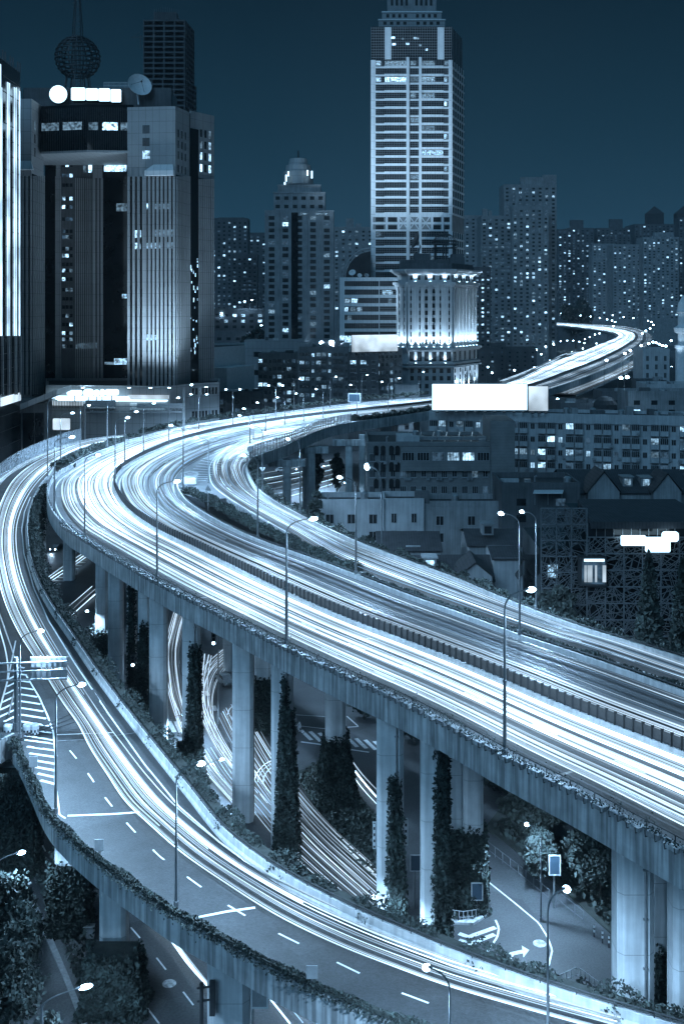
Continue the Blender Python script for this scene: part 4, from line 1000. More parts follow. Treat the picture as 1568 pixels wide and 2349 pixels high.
aw = MB()
for i, n_ in ((1, 6), (2, 9)):
    f = Face(P4[i], P4[i + 1], Zc(645), Zc(628))
    for q in range(n_): aw.fbox(f, f.w * (q + .3) / n_, f.w * (q + .7) / n_, f.h * .2, f.h * .85, 0, .06)
aw.build('attic_windows', M['win'], ao)
tc = MB()
for (ya, yb, d1) in ((629, 626, 1.5), (626, 622, 2.3), (622, 617, 3.0)): ring(tc, P4, Zc(ya), Zc(yb), -.5, d1)
tc.build('top_cornice', M['lightwall'], ao)
rr_ = MB(); rr_.prism([(p[0], p[1]) for p in [dep(915, 0, Yc + 6), dep(938, 0, Yc + 1), dep(1036, 0, Yc + 1), dep(1084, 0, Yc + 24), dep(1078, 0, Yc + 44), dep(922, 0, Yc + 44)]], Zc(617) - .3, Zc(603)); cb.part('roof', rr_, 'darkwall')
pk = MB()
for (xa, xb, ya, yb, d_) in ((918, 1000, 603, 594, 6), (950, 988, 594, 578, 10), (995, 1030, 603, 594, 5), (1032, 1066, 603, 586, 14), (1036, 1064, 586, 578, 15)):
    pk.box(((xw(xa, Yc + d_) + xw(xb, Yc + d_)) / 2, Yc + d_ + 5, (Zc(ya) + Zc(yb)) / 2), (xw(xb, Yc) - xw(xa, Yc), 8, Zc(yb) - Zc(ya)))
cb.part('roof_plant', pk, 'darkwall')
dish(958, 552, Yc + 16, 4.2, 'large dark dish edge-on atop the classical building', (-1, -.15, .35), m='darkmetal')
# lattice dome pavilion
t = thing('lattice_dome', 'dark wire lattice dome with a spike on classical building roof', 'dome', (xw(1019, Yc + 22), Yc + 22, Zc(600)))
dc = dep(1019, 560, Yc + 22); dr = 27 / F * (Yc + 22); b = MB()
for k in range(12):
    a = math.pi * k / 12; pts = [(dc.x + dr * math.cos(e) * math.cos(a), dc.y + dr * math.cos(e) * math.sin(a), dc.z + dr * .95 * math.sin(e)) for e in np.linspace(0, math.pi, 15)]; b.tube(pts, .10, 4)
for e in (0, .3, .6, .9, 1.2):
    b.tube([(dc.x + dr * math.cos(e) * math.cos(a), dc.y + dr * math.cos(e) * math.sin(a), dc.z + dr * .95 * math.sin(e)) for a in np.linspace(0, 2 * math.pi, 25)], .10, 4)
b.build('dome_frame', M['darkmetal'], t)
b = MB(); b.tube([dc + Vector((0, 0, dr * .95)), dc + Vector((0, 0, dr * 2.0))], [.3, .06], 6); b.build('spike', M['darkmetal'], t)
for k in range(6):
    a = math.pi * 2 * k / 6 + .3; b = MB(); b.tube([(dc.x + dr * .9 * math.cos(a), dc.y + dr * .9 * math.sin(a), Zc(602)), (dc.x + dr * .9 * math.cos(a), dc.y + dr * .9 * math.sin(a), dc.z)], .35, 6); b.build('column', M['darkmetal'], t)
b = MB()
for q in (0, 3.0, -3.2): b.tube([(dc.x + dr * 1.05 * math.cos(a), dc.y + dr * 1.05 * math.sin(a), dc.z + q * .5) for a in np.linspace(0, 2 * math.pi, 25)], .22, 5)
b.build('ring_beams', M['darkmetal'], t)
def spot(p, target, power, ang=70, blend=.6, size=.3, col=None, parent=None, name='lamp_light'):
    l = bpy.data.lights.new(name, 'SPOT'); l.energy = power; l.spot_size = R(ang); l.spot_blend = blend; l.shadow_soft_size = size; l.color = col or FLOOD_COL
    o = bpy.data.objects.new(name, l); COL.objects.link(o); o.location = p; d = Vector(target) - Vector(p); o.rotation_euler = d.to_track_quat('-Z', 'Y').to_euler()
    if parent: o.parent = parent; o.location = Vector(p) - wloc(parent)
    return o
# uplights on the ledge of the classical building (the photo shows each one)
fl_proto = None
def floodlight(p, tgt, power, label, group, ang=75, size=.3, sc=1.0, blend=.8):
    global fl_proto
    t = thing('floodlight', label, 'floodlight', p, group)
    b = MB(); b.box(Vector(p) + Vector((0, 0, .15 * sc)), (.8 * sc, .4 * sc, .3 * sc)); b.build('housing', M['darkmetal'], t)
    b = MB(); b.box(Vector(p) + Vector((0, -.02, .33 * sc)), (.7 * sc, .36 * sc, .05)); b.build('lens', M['lamp'], t)
    spot(Vector(p) + Vector((0, -.1, .5)), tgt, power, ang, blend, size=size, parent=t)
ci = 0
for fi, n_ in ((0, 2), (1, 6), (2, 7)):
    f = fac[fi]
    for q in range(n_):
        u = f.w * (q + .5) / n_; p = f.pt(u, Zc(797) + .05, 1.5)
        floodlight(p, f.pt(u, Zc(660), 1.0), 20000, 'small floodlight on the ledge at the foot of the pilasters', 'ledge floodlights on the classical building', 80, .25)
for fi, n_ in ((1, 3), (2, 3)):
    f = fac[fi]
    for q in range(n_):
        u = f.w * (q + .5) / n_; floodlight(f.pt(u, Zc(647) + .05, 1.6), f.pt(u, Zc(617), 1.2), 8000, 'small floodlight under the top cornice of classical building', 'attic floodlights on the classical building', 110, .25)
for q in range(4):
    f = Face(P3[2], P3[3], 0, Zc(799)); u = f.w * (q + .5) / 4; floodlight(f.pt(u, Zc(900), 2.2), f.pt(u, Zc(838), .5), 14000, 'small floodlight at street side of the lower classical storeys', 'street floodlights of the classical building', 80, .25)
for q in range(3):
    f = Face(P3[1], P3[2], 0, Zc(799)); u = f.w * (q + .5) / 3; floodlight(f.pt(u, Zc(834) + .1, 1.4), f.pt(u, Zc(800), .9), 5000, 'small floodlight on the lower ledge below the main cornice', 'lower ledge floodlights of the classical building', 110, .2)
# floodlights added on the old apartment roofs to brighten the tower
for (x, y, Y, tx, ty, pw, lb) in ((760, 803, 441, 930, 540, 800000, 'first added floodlight on the old apartment roofs'), (735, 800, 443, 940, 350, 1300000, 'second added floodlight on the old apartment roofs'), (700, 806, 452, 940, 170, 1700000, 'third added floodlight on the old apartment roofs')):
    p = dep(x, y, Y) + Vector((0, 0, 1.6)); floodlight(p, dep(tx, ty, Yt), pw, lb + ' aimed at the office tower', 'added roof floodlights', 52, .8, 1.5)
# --- left complex ---------------------------------------------------------------------------------
def fins(bl, f, x0, x1, y0, y1, step_p, w, d, name='facade_fins', m='panel'):
    """vertical fins on wall f between picture columns, rows"""
    b = MB(); u0, u1 = sorted((f.fu(x0), f.fu(x1))); n = max(1, int(round(abs(x1 - x0) / step_p)))
    for q in range(n + 1):
        u = u0 + (u1 - u0) * q / n; b.fbox(f, max(0, u - w / 2), min(f.w, u + w / 2), max(0, f.fv(y1, u)), min(f.h, f.fv(y0, u)), 0, d)
    return bl.part(name, b, m)
def panel(bl, f, x0, x1, y0, y1, m, name, d0=0.0, d1=.06):
    b = MB(); u0, u1 = f.fu(x0), f.fu(x1); b.fbox(f, max(0, u0), min(f.w, u1), max(0.01, f.fv(y1, (u0 + u1) / 2)), min(f.h, f.fv(y0, (u0 + u1) / 2)), d0, d1); return bl.part(name, b, m)
Yb = 338.0
# right tower of the complex
pl = [dep(292, 0, Yb), dep(402, 0, Yb - 2), dep(434, 0, Yb + 9), dep(434, 0, Yb + 40), dep(292, 0, Yb + 40)]
rt_ = Bld('finned_tower', 'dark finned office tower with pale panelled top storeys', pl, zw(252, Yb), 'panel')
f = rt_.faces[0]; f2 = rt_.faces[1]
zr = lambda y, ff_=f: zw(y, Yb)
panel(rt_, f, 294, 401, 404, 905, 'glass', 'glazing'); panel(rt_, f2, 403, 433.5, 404, 905, 'glass2', 'side_glazing')
fins(rt_, f, 296, 330, 404, 905, 10, .75, .55); fins(rt_, f, 334, 400, 404, 905, 9.8, .75, .55)
fins(rt_, f2, 404, 433, 404, 905, 4.0, .35, .5)
rt_.windows(f, [f.fu(335)], [zr(y) for y in (297, 326, 355)], 2.3, 2.6, lit=.35, dim=0)
for x in (409, 417, 425): rt_.windows(f2, [f2.fu(x)], [f2.fv(y, 2) for y in (305, 330, 355, 386)], 1.0, 2.4, lit=0, dim=.05)
b = MB(); g_ = f.fu; b.fbox(f, g_(335), g_(401), zr(404), zr(393), .0, 1.6)
o = rt_.part('ledge', b, 'panel2')
b = MB(); P = [f.pt(g_(335), zr(393), 1.6), f.pt(g_(401), zr(393), 1.6), f.pt(g_(401), zr(393), 0), f.pt(g_(335), zr(393), 0), f.pt(g_(352), zr(378), .05), f.pt(g_(396), zr(378), .05), f.pt(g_(396), zr(378), 0), f.pt(g_(352), zr(378), 0)]
b.hexa(P); b.build('sloped_ledge', M['panel2'], o)
for (xa, xb, ya, yb) in ((334, 345, 467, 480), (352, 392, 468, 480), (306, 324, 528, 545), (354, 396, 527, 543), (308, 322, 557, 571), (333, 372, 557, 570), (334, 348, 767, 780), (380, 396, 556, 570), (348, 362, 768, 779)):
    b = MB(); q0, q1 = f.fu(xa), f.fu(xb); b.fbox(f, q0, q1, zr(yb), zr(ya), .07, .12); rt_.part('lit_window', b, 'lit')
# right wing with a dark slot
pl = [dep(455, 0, Yb + 16), dep(491, 0, Yb + 22), dep(489, 0, Yb + 46), dep(436, 0, Yb + 46), dep(436, 0, Yb + 15.5), dep(454.5, 0, Yb + 15.8)]
pl = [dep(436, 0, Yb + 14), dep(491, 0, Yb + 24), dep(489, 0, Yb + 46), dep(436, 0, Yb + 46)]
rw = Bld('finned_wing', 'narrower finned wing with a dark glass slot at the right of complex', pl, zw(264, Yb + 18), 'panel')
f = rw.faces[0]
panel(rw, f, 436, 455, 295, 905, 'glass', 'glass_slot'); panel(rw, f, 456, 487, 410, 905, 'glass2', 'glazing'); fins(rw, f, 456, 488, 410, 905, 4.6, .4, .5)
for x in (461, 471, 481): rw.windows(f, [f.fu(x)], [f.fv(y, 10) for y in (309, 335, 361, 388)], 1.1, 2.5, lit=.25, dim=0)
lr = MB()
for k in range(26):
    x, y = random.uniform(437, 454), random.choice([random.uniform(590, 700), random.uniform(700, 830)]); u = f.fu(x); lr.fbox(f, u - .18, u + .18, f.fv(y, u), f.fv(y, u) + random.uniform(.4, 1.6), .07, .1)
o = rw.part('slot_lights', lr, 'lit'); o['kind'] = 'stuff'
# left wing
pl = [dep(30, 0, Yb - 4), dep(72, 0, Yb - 4), dep(100, 0, Yb + 10), dep(100, 0, Yb + 40), dep(30, 0, Yb + 40)]
lw_ = Bld('finned_tower', 'finned tower half hidden behind the bright lit glass tower', pl, zw(238, Yb), 'panel')
f, f2 = lw_.faces[0], lw_.faces[1]
panel(lw_, f, 31, 71, 403, 905, 'glass', 'glazing'); panel(lw_, f2, 73, 99, 403, 905, 'glass2', 'side_glazing'); fins(lw_, f, 34, 72, 403, 905, 9.6, .75, .55); fins(lw_, f2, 75, 99, 403, 905, 4.6, .5, .5)
b = MB(); P = [f.pt(f.fu(36), zr(393), 1.6), f.pt(f.fu(78), zr(393), 1.6), f.pt(f.fu(78), zr(393), 0), f.pt(f.fu(36), zr(393), 0), f.pt(f.fu(40), zr(372), .05), f.pt(f.fu(71), zr(372), .05), f.pt(f.fu(71), zr(372), 0), f.pt(f.fu(40), zr(372), 0)]
b.hexa(P); lw_.part('sloped_ledge', b, 'panel2')
lw_.windows(f2, [f2.fu(80)], [f2.fv(y, 3) for y in (287, 317, 348)], 1.0, 2.8, lit=.3, dim=.3)
# bridge building joining the towers
pl = [dep(95, 0, Yb + 4), dep(200, 0, Yb + .5), dep(306, 0, Yb - 1.0 + 2.4), dep(306, 0, Yb + 30), dep(95, 0, Yb + 30)]
br_ = Bld('bridge_building', 'dark glass bridge block spanning between the finned towers', pl, zw(247, Yb + 2), 'glass', z0=zw(345, Yb + 2), roof=True)
lb = MB()
for fi in (0, 1):
    f = br_.faces[fi]
    for q in range(26):
        u = f.w * q / 25; lb.fbox(f, max(0, u - .05), min(f.w, u + .05), 0, f.h, 0, .08)
br_.part('mullions', lb, 'darkmetal')
for (fi, xa, xb) in ((0, 95, 135), (0, 144, 188), (1, 203, 225), (1, 235, 270), (1, 277, 303)):
    f = br_.faces[fi]; b = MB(); b.fbox(f, max(0.1, f.fu(xa)), min(f.w, f.fu(xb)), f.fv(298, f.w / 2), f.fv(280, f.w / 2), .02, .12); br_.part('lit_window', b, 'lit')
b = MB(); b.prism([(p[0], p[1]) for p in [dep(93, 0, Yb + 2.5), dep(200, 0, Yb - 1.5), dep(308, 0, Yb), dep(306, 0, Yb + 30), dep(95, 0, Yb + 30)]], zw(350, Yb), zw(345, Yb)); br_.part('soffit', b, 'panel')
# set-back upper storey with sign, roof plant
pl = [dep(55, 0, Yb + 8), dep(392, 0, Yb + 8), dep(404, 0, Yb + 36), dep(50, 0, Yb + 36)]
us = Bld('roof_storey', 'dark set-back roof storey above the bridge block carrying sign', pl, zw(207, Yb + 8), 'darkwall', z0=zw(252, Yb + 8))
f = us.faces[0]
b = MB(); b.box((xw(382, Yb + 20), Yb + 20, zw(228, Yb + 10)), (xw(402, Yb) - xw(365, Yb), 12, 7)); us.part('plant_room', b, 'greywall')
b = MB()
for q in range(30): b.tube([dep(238 + q * 2.8, 206, Yb + 9), dep(238 + q * 2.8, 188, Yb + 9)], .06, 4)
for y in (188, 196): b.tube([dep(238, y, Yb + 9), dep(322, y, Yb + 9)], .08, 4)
us.part('roof_railing', b, 'metal')
# illuminated signs (a disc and four squares)
def disc_y(mb, c, r, d, k=28):
    vs_ = [(c[0] + r * math.cos(2 * math.pi * j / k), c[1] + dd, c[2] + r * math.sin(2 * math.pi * j / k)) for dd in (0, d) for j in range(k)]
    mb.add(vs_, [tuple(range(k)), tuple(range(2 * k - 1, k - 1, -1))] + [(j, k + j, k + (j + 1) % k, (j + 1) % k) for j in range(k)])
def rsq(mb, x0, x1, y0, y1, Y, d, r=.25, slant=0):
    a, c = dep(x0, y1, Y), dep(x1, y0, Y); w_, h_ = c.x - a.x, c.z - a.z; r = min(w_, h_) * r; pts = []
    for (cx_, cz_, a0) in ((c.x - r, a.z + r, -90), (c.x - r, c.z - r, 0), (a.x + r, c.z - r, 90), (a.x + r, a.z + r, 180)):
        for q in range(6): an_ = R(a0 + 18 * q); pts.append((cx_ + r * math.cos(an_), cz_ + r * math.sin(an_)))
    n = len(pts); mb.add([(p[0], Y, p[1]) for p in pts] + [(p[0], Y + d, p[1]) for p in pts], [tuple(range(n)), tuple(range(2 * n - 1, n - 1, -1))] + [(i, n + i, n + (i + 1) % n, (i + 1) % n) for i in range(n)])
def lit_sign(name, label, cat, build, loc, m='board', back=None):
    t = thing(name, label, cat, loc); b = MB(); build(b); b.build('lit_face', M[m], t)
    if back: bb = MB(); back(bb); bb.build('frame', M['darkmetal'], t)
    return t
c = dep(133, 215, Yb + 5.6); rr = 20 / F * (Yb + 5.6)
lit_sign('illuminated_sign', 'round white illuminated sign on the roof storey', 'sign', lambda b: disc_y(b, c, rr, .5), c, back=lambda b: disc_y(b, (c.x, c.y + .5, c.z), rr * 1.04, .8))
for (xa, xb, ya, yb, lb_) in ((163, 195, 200, 229, 'first'), (197, 224, 202, 229, 'second'), (226, 252, 202, 231, 'third'), (254, 277, 204, 233, 'fourth')):
    lit_sign('illuminated_sign', 'square white illuminated roof sign, %s after the round one' % lb_, 'sign', lambda b: rsq(b, xa, xb, ya, yb, Yb + 5.6, .5, .1), dep(xa, yb, Yb + 5.6), back=lambda b: rsq(b, xa, xb, ya + 1, yb + 1, Yb + 6.1, 1.5, .1))
dish(318, 198, Yb + 6, 3.9, 'large white dish on the roof storey right of the square signs', (.55, -1, .45)); dish(42, 196, Yb - 2 + 12, 3.2, 'faint grey dish behind the bright glass tower roof', (-.9, -.3, .5), m='metal')
# lattice ball mast
Ys = Yb + 22
t = thing('lattice_mast', 'dark lattice ball with a tall antenna mast on the complex roof', 'antenna mast', (xw(178, Ys), Ys, zw(205, Ys)))
c = dep(178, 132, Ys); r = 50 / F * Ys; b = MB()
for k in range(9):
    a = math.pi * k / 9; b.tube([(c.x + r * math.cos(e) * math.cos(a), c.y + r * math.cos(e) * math.sin(a), c.z + r * .98 * math.sin(e)) for e in np.linspace(-1.05, math.pi + 1.05, 28)], .22, 4)
for e in np.linspace(-1.0, 1.25, 11):
    b.tube([(c.x + r * 1.02 * math.cos(e) * math.cos(a), c.y + r * 1.02 * math.cos(e) * math.sin(a), c.z + r * .98 * math.sin(e)) for a in np.linspace(0, 2 * math.pi, 31)], .24, 5)
b.build('ball_frame', M['darkmetal'], t)
b = MB(); w_ = 1.3
for sx in (-1, 1):
    for sy in (-1, 1):
        b.tube([(c.x + sx * w_, c.y + sy * w_, zw(205, Ys)), (c.x + sx * w_, c.y + sy * w_, zw(62, Ys)), (c.x + sx * .35, c.y + sy * .35, zw(-40, Ys))], .17, 4)
for k in range(26):
    z_ = zw(205, Ys) + k * 1.25; s_ = 1 if k % 2 else -1; b.tube([(c.x - s_ * w_, c.y - w_, z_), (c.x + s_ * w_, c.y - w_, z_ + 1.25)], .08, 4); b.tube([(c.x - w_, c.y - w_, z_), (c.x + w_, c.y - w_, z_)], .08, 4)
b.build('mast', M['darkmetal'], t)
b = MB()
for k in range(8):
    a = 2 * math.pi * k / 8; b.tube([(c.x + r * .52 * math.cos(a), c.y + r * .52 * math.sin(a), c.z - r * .83), (c.x + r * .62 * math.cos(a), c.y + r * .62 * math.sin(a), zw(205, Ys))], .22, 4)
b.build('ball_legs', M['darkmetal'], t)
# recessed court block
pl = [dep(103, 0, Yb + 30.6), dep(300, 0, Yb + 30.6), dep(300, 0, Yb + 50), dep(103, 0, Yb + 50)]
ct = Bld('court_building', 'dark recessed court facade below the bridge with a residential strip', pl, zw(345, Yb + 31), 'darkwall', roof=False)
f = ct.faces[0]; Vc = lambda y: f.fv(y, 10)
panel(ct, f, 103, 128, 352, 900, 'glass', 'glazing'); panel(ct, f, 236, 292, 352, 900, 'glass', 'glazing'); panel(ct, f, 172, 234, 408, 900, 'glass2', 'glazing'); panel(ct, f, 129, 139, 352, 900, 'panel', 'pier_panel', 0, .4); panel(ct, f, 214, 235, 352, 408, 'panel', 'pier_panel', 0, .4)
fins(ct, f, 174, 214, 408, 890, 4.6, .35, .4); fins(ct, f, 217, 234, 408, 890, 8.5, .8, .5); fins(ct, f, 129, 139, 404, 890, 4.5, .4, .6)
ct.windows(f, [f.fu(x) for x in (146, 154, 163)], [Vc(y) for y in (378, 402, 424, 455, 474, 502, 530, 543, 570, 586, 606, 620, 640, 664, 685, 704, 724, 744, 764, 778, 794)], 1.05, 1.2, lit=.34, dim=.15)
for (xa, xb, ya, yb) in ((191, 198, 379, 396), (203, 211, 378, 395), (239, 290, 377, 393), (267, 291, 466, 484), (173, 225, 786, 800), (280, 291, 674, 684), (262, 291, 822, 836), (240, 262, 830, 836)):
    b = MB(); b.fbox(f, f.fu(xa), f.fu(xb), Vc(yb), Vc(ya), .07, .12); ct.part('lit_window', b, 'lit')
# bright tower at the left edge
pl = [dep(-90, 0, 250), dep(0, 0, 280), dep(46, 0, 298), dep(30, 0, 318), dep(-90, 0, 318)]
gt_ = Bld('glass_tower', 'brilliant white finned glass tower cut by the left edge', pl, zw(140, 284), 'glass2', roof=False)
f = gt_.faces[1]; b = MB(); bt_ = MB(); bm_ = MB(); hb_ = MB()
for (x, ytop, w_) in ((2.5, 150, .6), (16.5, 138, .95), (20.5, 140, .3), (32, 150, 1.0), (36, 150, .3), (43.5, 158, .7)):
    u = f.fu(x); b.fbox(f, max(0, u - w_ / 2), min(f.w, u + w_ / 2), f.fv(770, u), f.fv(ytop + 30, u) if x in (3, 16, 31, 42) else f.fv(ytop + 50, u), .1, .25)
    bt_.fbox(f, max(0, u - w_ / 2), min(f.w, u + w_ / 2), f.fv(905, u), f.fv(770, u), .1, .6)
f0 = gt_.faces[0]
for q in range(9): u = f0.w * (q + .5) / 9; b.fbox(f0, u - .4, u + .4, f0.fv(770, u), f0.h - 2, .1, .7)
gt_.part('painted_glow_fins', b, 'fin'); gt_.part('lower_fins', bt_, 'panel')
for q in range(30): hb_.fbox(f, 0, f.w, f.h * q / 30, f.h * q / 30 + .12, 0, .14)
gt_.part('floor_lines', hb_, 'darkmetal')
for q in range(9):
    u = f.w * q / 8; cr_ = MB(); cr_.fbox(f, max(0, u - .12), min(f.w, u + .12), f.h - .1, f.h + 2.5 * abs(math.sin(q * 2.1)) + .5, -.2, .2); gt_.part('crown_rod', cr_, 'darkmetal')
bb_ = MB(); bb_.fbox(f, .1, f.w - .1, f.fv(925, f.w / 2), f.fv(906, f.w / 2), .05, .3); gt_.part('lit_base', bb_, 'blurboard')
# unfinished tower behind
Yu = 600.0
pl = [dep(325, 0, Yu), dep(425, 0, Yu), dep(455, 0, Yu + 25), dep(430, 0, Yu + 50), dep(330, 0, Yu + 50)]
cz = thing('unfinished_tower', 'unlit concrete tower under construction with open floors', 'building', (xw(385, Yu), Yu, 0)); b = MB(); s_ = MB(); cols_ = MB()
for k in range(34):
    y = 44 + k * 12.2
    sh = 0 if y < 175 else -6
    P = [dep(x + (sh if i in (0, 4) else (5 if i == 2 and y > 175 else 0)), 0, Yy) for i, (x, Yy) in enumerate(((328, Yu), (424, Yu), (446, Yu + 25), (430, Yu + 50), (330, Yu + 50)))]
    z_ = zw(y, Yu); b.prism([(p[0], p[1]) for p in P], z_ - .9, z_)
    for i in range(len(P)):
        f = Face(P[i], P[(i + 1) % len(P)], z_ - 3.0, z_)
        n_ = max(2, int(f.w / 5.0))
        for q in range(n_ + 1): u = f.w * q / n_; cols_.fbox(f, max(0, u - .4), min(f.w, u + .4), 0, 2.1, -.6, -.1)
core = MB(); core.prism([(p[0], p[1]) for p in [dep(336, 0, Yu + 5), dep(420, 0, Yu + 5), dep(438, 0, Yu + 25), dep(425, 0, Yu + 45), dep(338, 0, Yu + 45)]], 0, zw(44, Yu)); core.build('core', M['roof'], cz)
b.build('floor_slabs', M['darkwall'], cz); cols_.build('columns', M['darkwall'], cz)
b = MB()
for q in range(12): b.tube([dep(354 + q * 5, 42, Yu + 3), dep(354 + q * 5, 15 + abs(q - 5), Yu + 3)], .15, 4)
b.prism([(p[0], p[1]) for p in [dep(352, 0, Yu + 4), dep(405, 0, Yu + 4), dep(415, 0, Yu + 25), dep(360, 0, Yu + 25)]], zw(44, Yu), zw(22, Yu)); b.build('top_scaffold', M['darkwall'], cz)
b = MB(); b.tube([dep(322, 110, Yu - 4), dep(322, 80, Yu - 4)], .3, 4); b.tube([dep(300, 85, Yu - 4), dep(330, 84, Yu - 4)], .25, 4); b.tube([dep(322, 72, Yu - 4), dep(302, 85, Yu - 4)], .12, 4); b.build('hoist_arm', M['darkmetal'], cz)
# podium with lit canopies
Yp = 330.0
pl = [dep(105, 0, Yp), dep(390, 0, Yp - 4), dep(435, 0, Yp + 6), dep(503, 0, Yp + 12), dep(503, 0, Yp + 30), dep(105, 0, Yp + 30)]
pd = Bld('podium', 'pale stone shopping podium with lit canopies behind the bend', pl, zw(884, Yp + 10) , 'panel')
pd.t['label'] = 'stone shopping podium with lit canopies at foot of finned towers'
f = pd.faces[0]
for (xa, xb, ya, yb, m_, d1) in ((110, 300, 908, 914, 'board', 2.5), (120, 260, 921, 930, 'blurboard', .5), (296, 388, 906, 914, 'blurboard', 1.5), (140, 385, 916, 918.5, 'board', 2.6), (300, 380, 925, 940, 'panel2', 1.0), (196, 265, 912, 935, 'panel2', 1.8)):
    b = MB(); b.fbox(f, max(0, f.fu(xa)), min(f.w, f.fu(xb)), f.fv(yb, f.fu((xa + xb) / 2)), f.fv(ya, f.fu((xa + xb) / 2)), 0.03, d1); pd.part('lit_canopy' if m_ != 'panel2' else 'canopy_wall', b, m_)
b = MB()
for q in range(40):
    u = f.fu(121 + q * 3.6); b.fbox(f, u - .1, u + .1, f.fv(936, u), f.fv(919, u), .5, .65)
pd.part('shopfront_mullions', b, 'darkmetal')
f = pd.faces[2]
pd.windows(f, [f.w * q / 9 for q in range(1, 9)], [f.fv(y, 5) for y in (897, 950)], .8, 2.2, lit=.05, dim=.2)
for i_, (xa, xb, ya, yb) in enumerate(((153, 188, 895, 907), (191, 214, 892, 910), (215, 227, 894, 909), (229, 239, 893, 909), (240, 272, 893, 907))):
    lit_sign('illuminated_sign', 'white illuminated shop sign above the podium canopy, %s of five from the left' % ('first', 'second', 'third', 'fourth', 'last')[i_], 'sign', lambda b: rsq(b, xa, xb, ya, yb, Yp - 6.5, .6, .4), dep(xa, yb, Yp - 6.5), back=lambda b: [b.tube([dep((xa + xb) / 2, yb - 1, Yp - 6.0), dep((xa + xb) / 2, yb + 12, Yp - 5.5)], .2, 4), b.tube([dep((xa + xb) / 2, yb + 12, Yp - 5.5), dep((xa + xb) / 2, yb + 12, Yp + .5)], .2, 4)])
for q, x in enumerate((296, 345, 388, 470, 60, 190)):
    Yq_ = Yb - 14; p = Vector((xw(x, Yq_), Yq_ + (3 if x > 400 else 0), pd.z1 + .1)); wh_ = Yb + (31 if x == 190 else 0)
    if x < 100: p = Vector((xw(x, 318), 318, 27))
    floodlight(p, Vector((p.x, wh_, p.z + 42)), 50000 if x > 290 else 22000, 'floodlight at the foot of the finned facades', 'podium roof floodlights', 105, .6, 1.2, 1.0)
# low wedge-roofed block at far left
t = thing('wedge_roof_building', 'low dark building with rising pale roof edge at far left', 'building', (xw(60, 300), 298, 0)); Yw = 300.0
b = MB(); P0 = [dep(-60, 0, Yw), dep(119, 0, Yw + 6), dep(119, 0, Yw + 26), dep(-60, 0, Yw + 22)]
zt_ = [zw(990, Yw), zw(893, Yw), zw(893, Yw), zw(960, Yw)]
b.prism([(p[0], p[1]) for p in P0], 0, lambda i: zw(930, Yw)); b.build('wall', M['greywall'], t)
b = MB(); a0, a1, a2 = dep(-60, 990, Yw - .5), dep(12, 935, Yw - .2), dep(130, 890, Yw + 6)
for (p, q) in ((dep(-5, 975, Yw - 1), dep(14, 940, Yw - .9)), (dep(14, 940, Yw - .9), dep(130, 893, Yw + 5))):
    d_ = Vector((0, 1.2, 0)); h_ = Vector((0, 0, 1.6)); L_ = q - p; b.hexa([p - h_, q - h_, q - h_ + d_ * 14, p - h_ + d_ * 14, p, q, q + d_ * 14, p + d_ * 14])
b.build('roof_edge', M['panel2'], t)
f = Face(P0[0], P0[1], 0, zw(930, Yw)); b = MB()
for (xa, xb) in ((8, 30), (32, 48), (52, 78), (80, 100)): b.fbox(f, f.fu(xa), f.fu(xb), 1, f.h - 2.5, 0.02, .12)
b.build('glazing', M['glass'], t)
lit_sign('lit_screen', 'soft glowing advertising screen low behind the noise screen', 'screen', lambda b: rsq(b, 121, 160, 960, 986, 292, .4, .1), dep(121, 986, 292), m='blurboard', back=lambda b: [b.tube([dep(126, 986, 292.6), (dep(126, 0, 292.6).x, 292.6, 0)], .25, 4), b.tube([dep(155, 986, 292.6), (dep(155, 0, 292.6).x, 292.6, 0)], .25, 4)])

# --- generic towers -------------------------------------------------------------------------------------
def tower(name, label, x0, x1, y0, Y, wall, floor_h, bay, win, lit, dim=.14, depth=None, skew=0, z0=0, roof_boxes=(), piers=None, group=None, side=False, cap=None, slabs=False, cat='building', frame=None, ymin=None):
    pl = rectp(x0, x1, Y, depth or (xw(x1, Y) - xw(x0, Y)) * .7, skew); B = Bld(name, label, pl, zw(y0, Y), wall, cat=cat, group=group, parapet=1.2); f = B.faces[0]
    H = zw(y0, Y); lo_ = max(2.0, zw(ymin, Y) if ymin else 2.0)
    vs_ = [H - 1.2 - floor_h * (k + .5) for k in range(int((H - 1.2 - lo_) / floor_h))]
    n_ = max(1, int(f.w / bay)); us = [f.w * (k + .5) / n_ for k in range(n_)]
    q_ = .8 if Y >= 800 else 1; B.windows(f, us, vs_, win[0] * q_, win[1] * q_, lit, dim * (1.5 if Y >= 800 else 1), frame=frame)
    if Y < 600 and f.w > 8: clutter(B, int(f.w / 4), int(x0))
    if piers:
        b = MB()
        for k in range(n_ + 1): u = f.w * k / n_; b.fbox(f, max(0, u - piers / 2), min(f.w, u + piers / 2), 0, f.h - .1, .0, .35)
        B.part('wall_piers', b, wall)
    if slabs:
        b = MB()
        for v in vs_: b.fbox(f, 0, f.w, v - floor_h * .5, v - floor_h * .5 + .35, 0, .5)
        B.part('balcony_slabs', b, wall)
    if side:
        ff_ = B.faces[1] if xw(x1, Y) < 0 else B.faces[3]
        B.windows(ff_, [ff_.w * (k + .5) / 4 for k in range(4)], vs_, win[0], win[1], lit * .6, dim, cap=0)
    for (xa, xb, yt, dd) in roof_boxes:
        b = MB(); b.box(((xw(xa, Y) + xw(xb, Y)) / 2, Y + 3 + dd, (H + zw(yt, Y)) / 2), (xw(xb, Y) - xw(xa, Y), 6 + dd * .3, zw(yt, Y) - H)); B.part('roof_room', b, wall)
    return B
tower('apartment_tower', 'distant apartment tower with many lit windows left of the stepped tower', 484, 568, 503, 900, 'darkwall', 3.4, 4.2, (2.2, 1.9), .26, roof_boxes=((500, 560, 498, 2),), ymin=720)
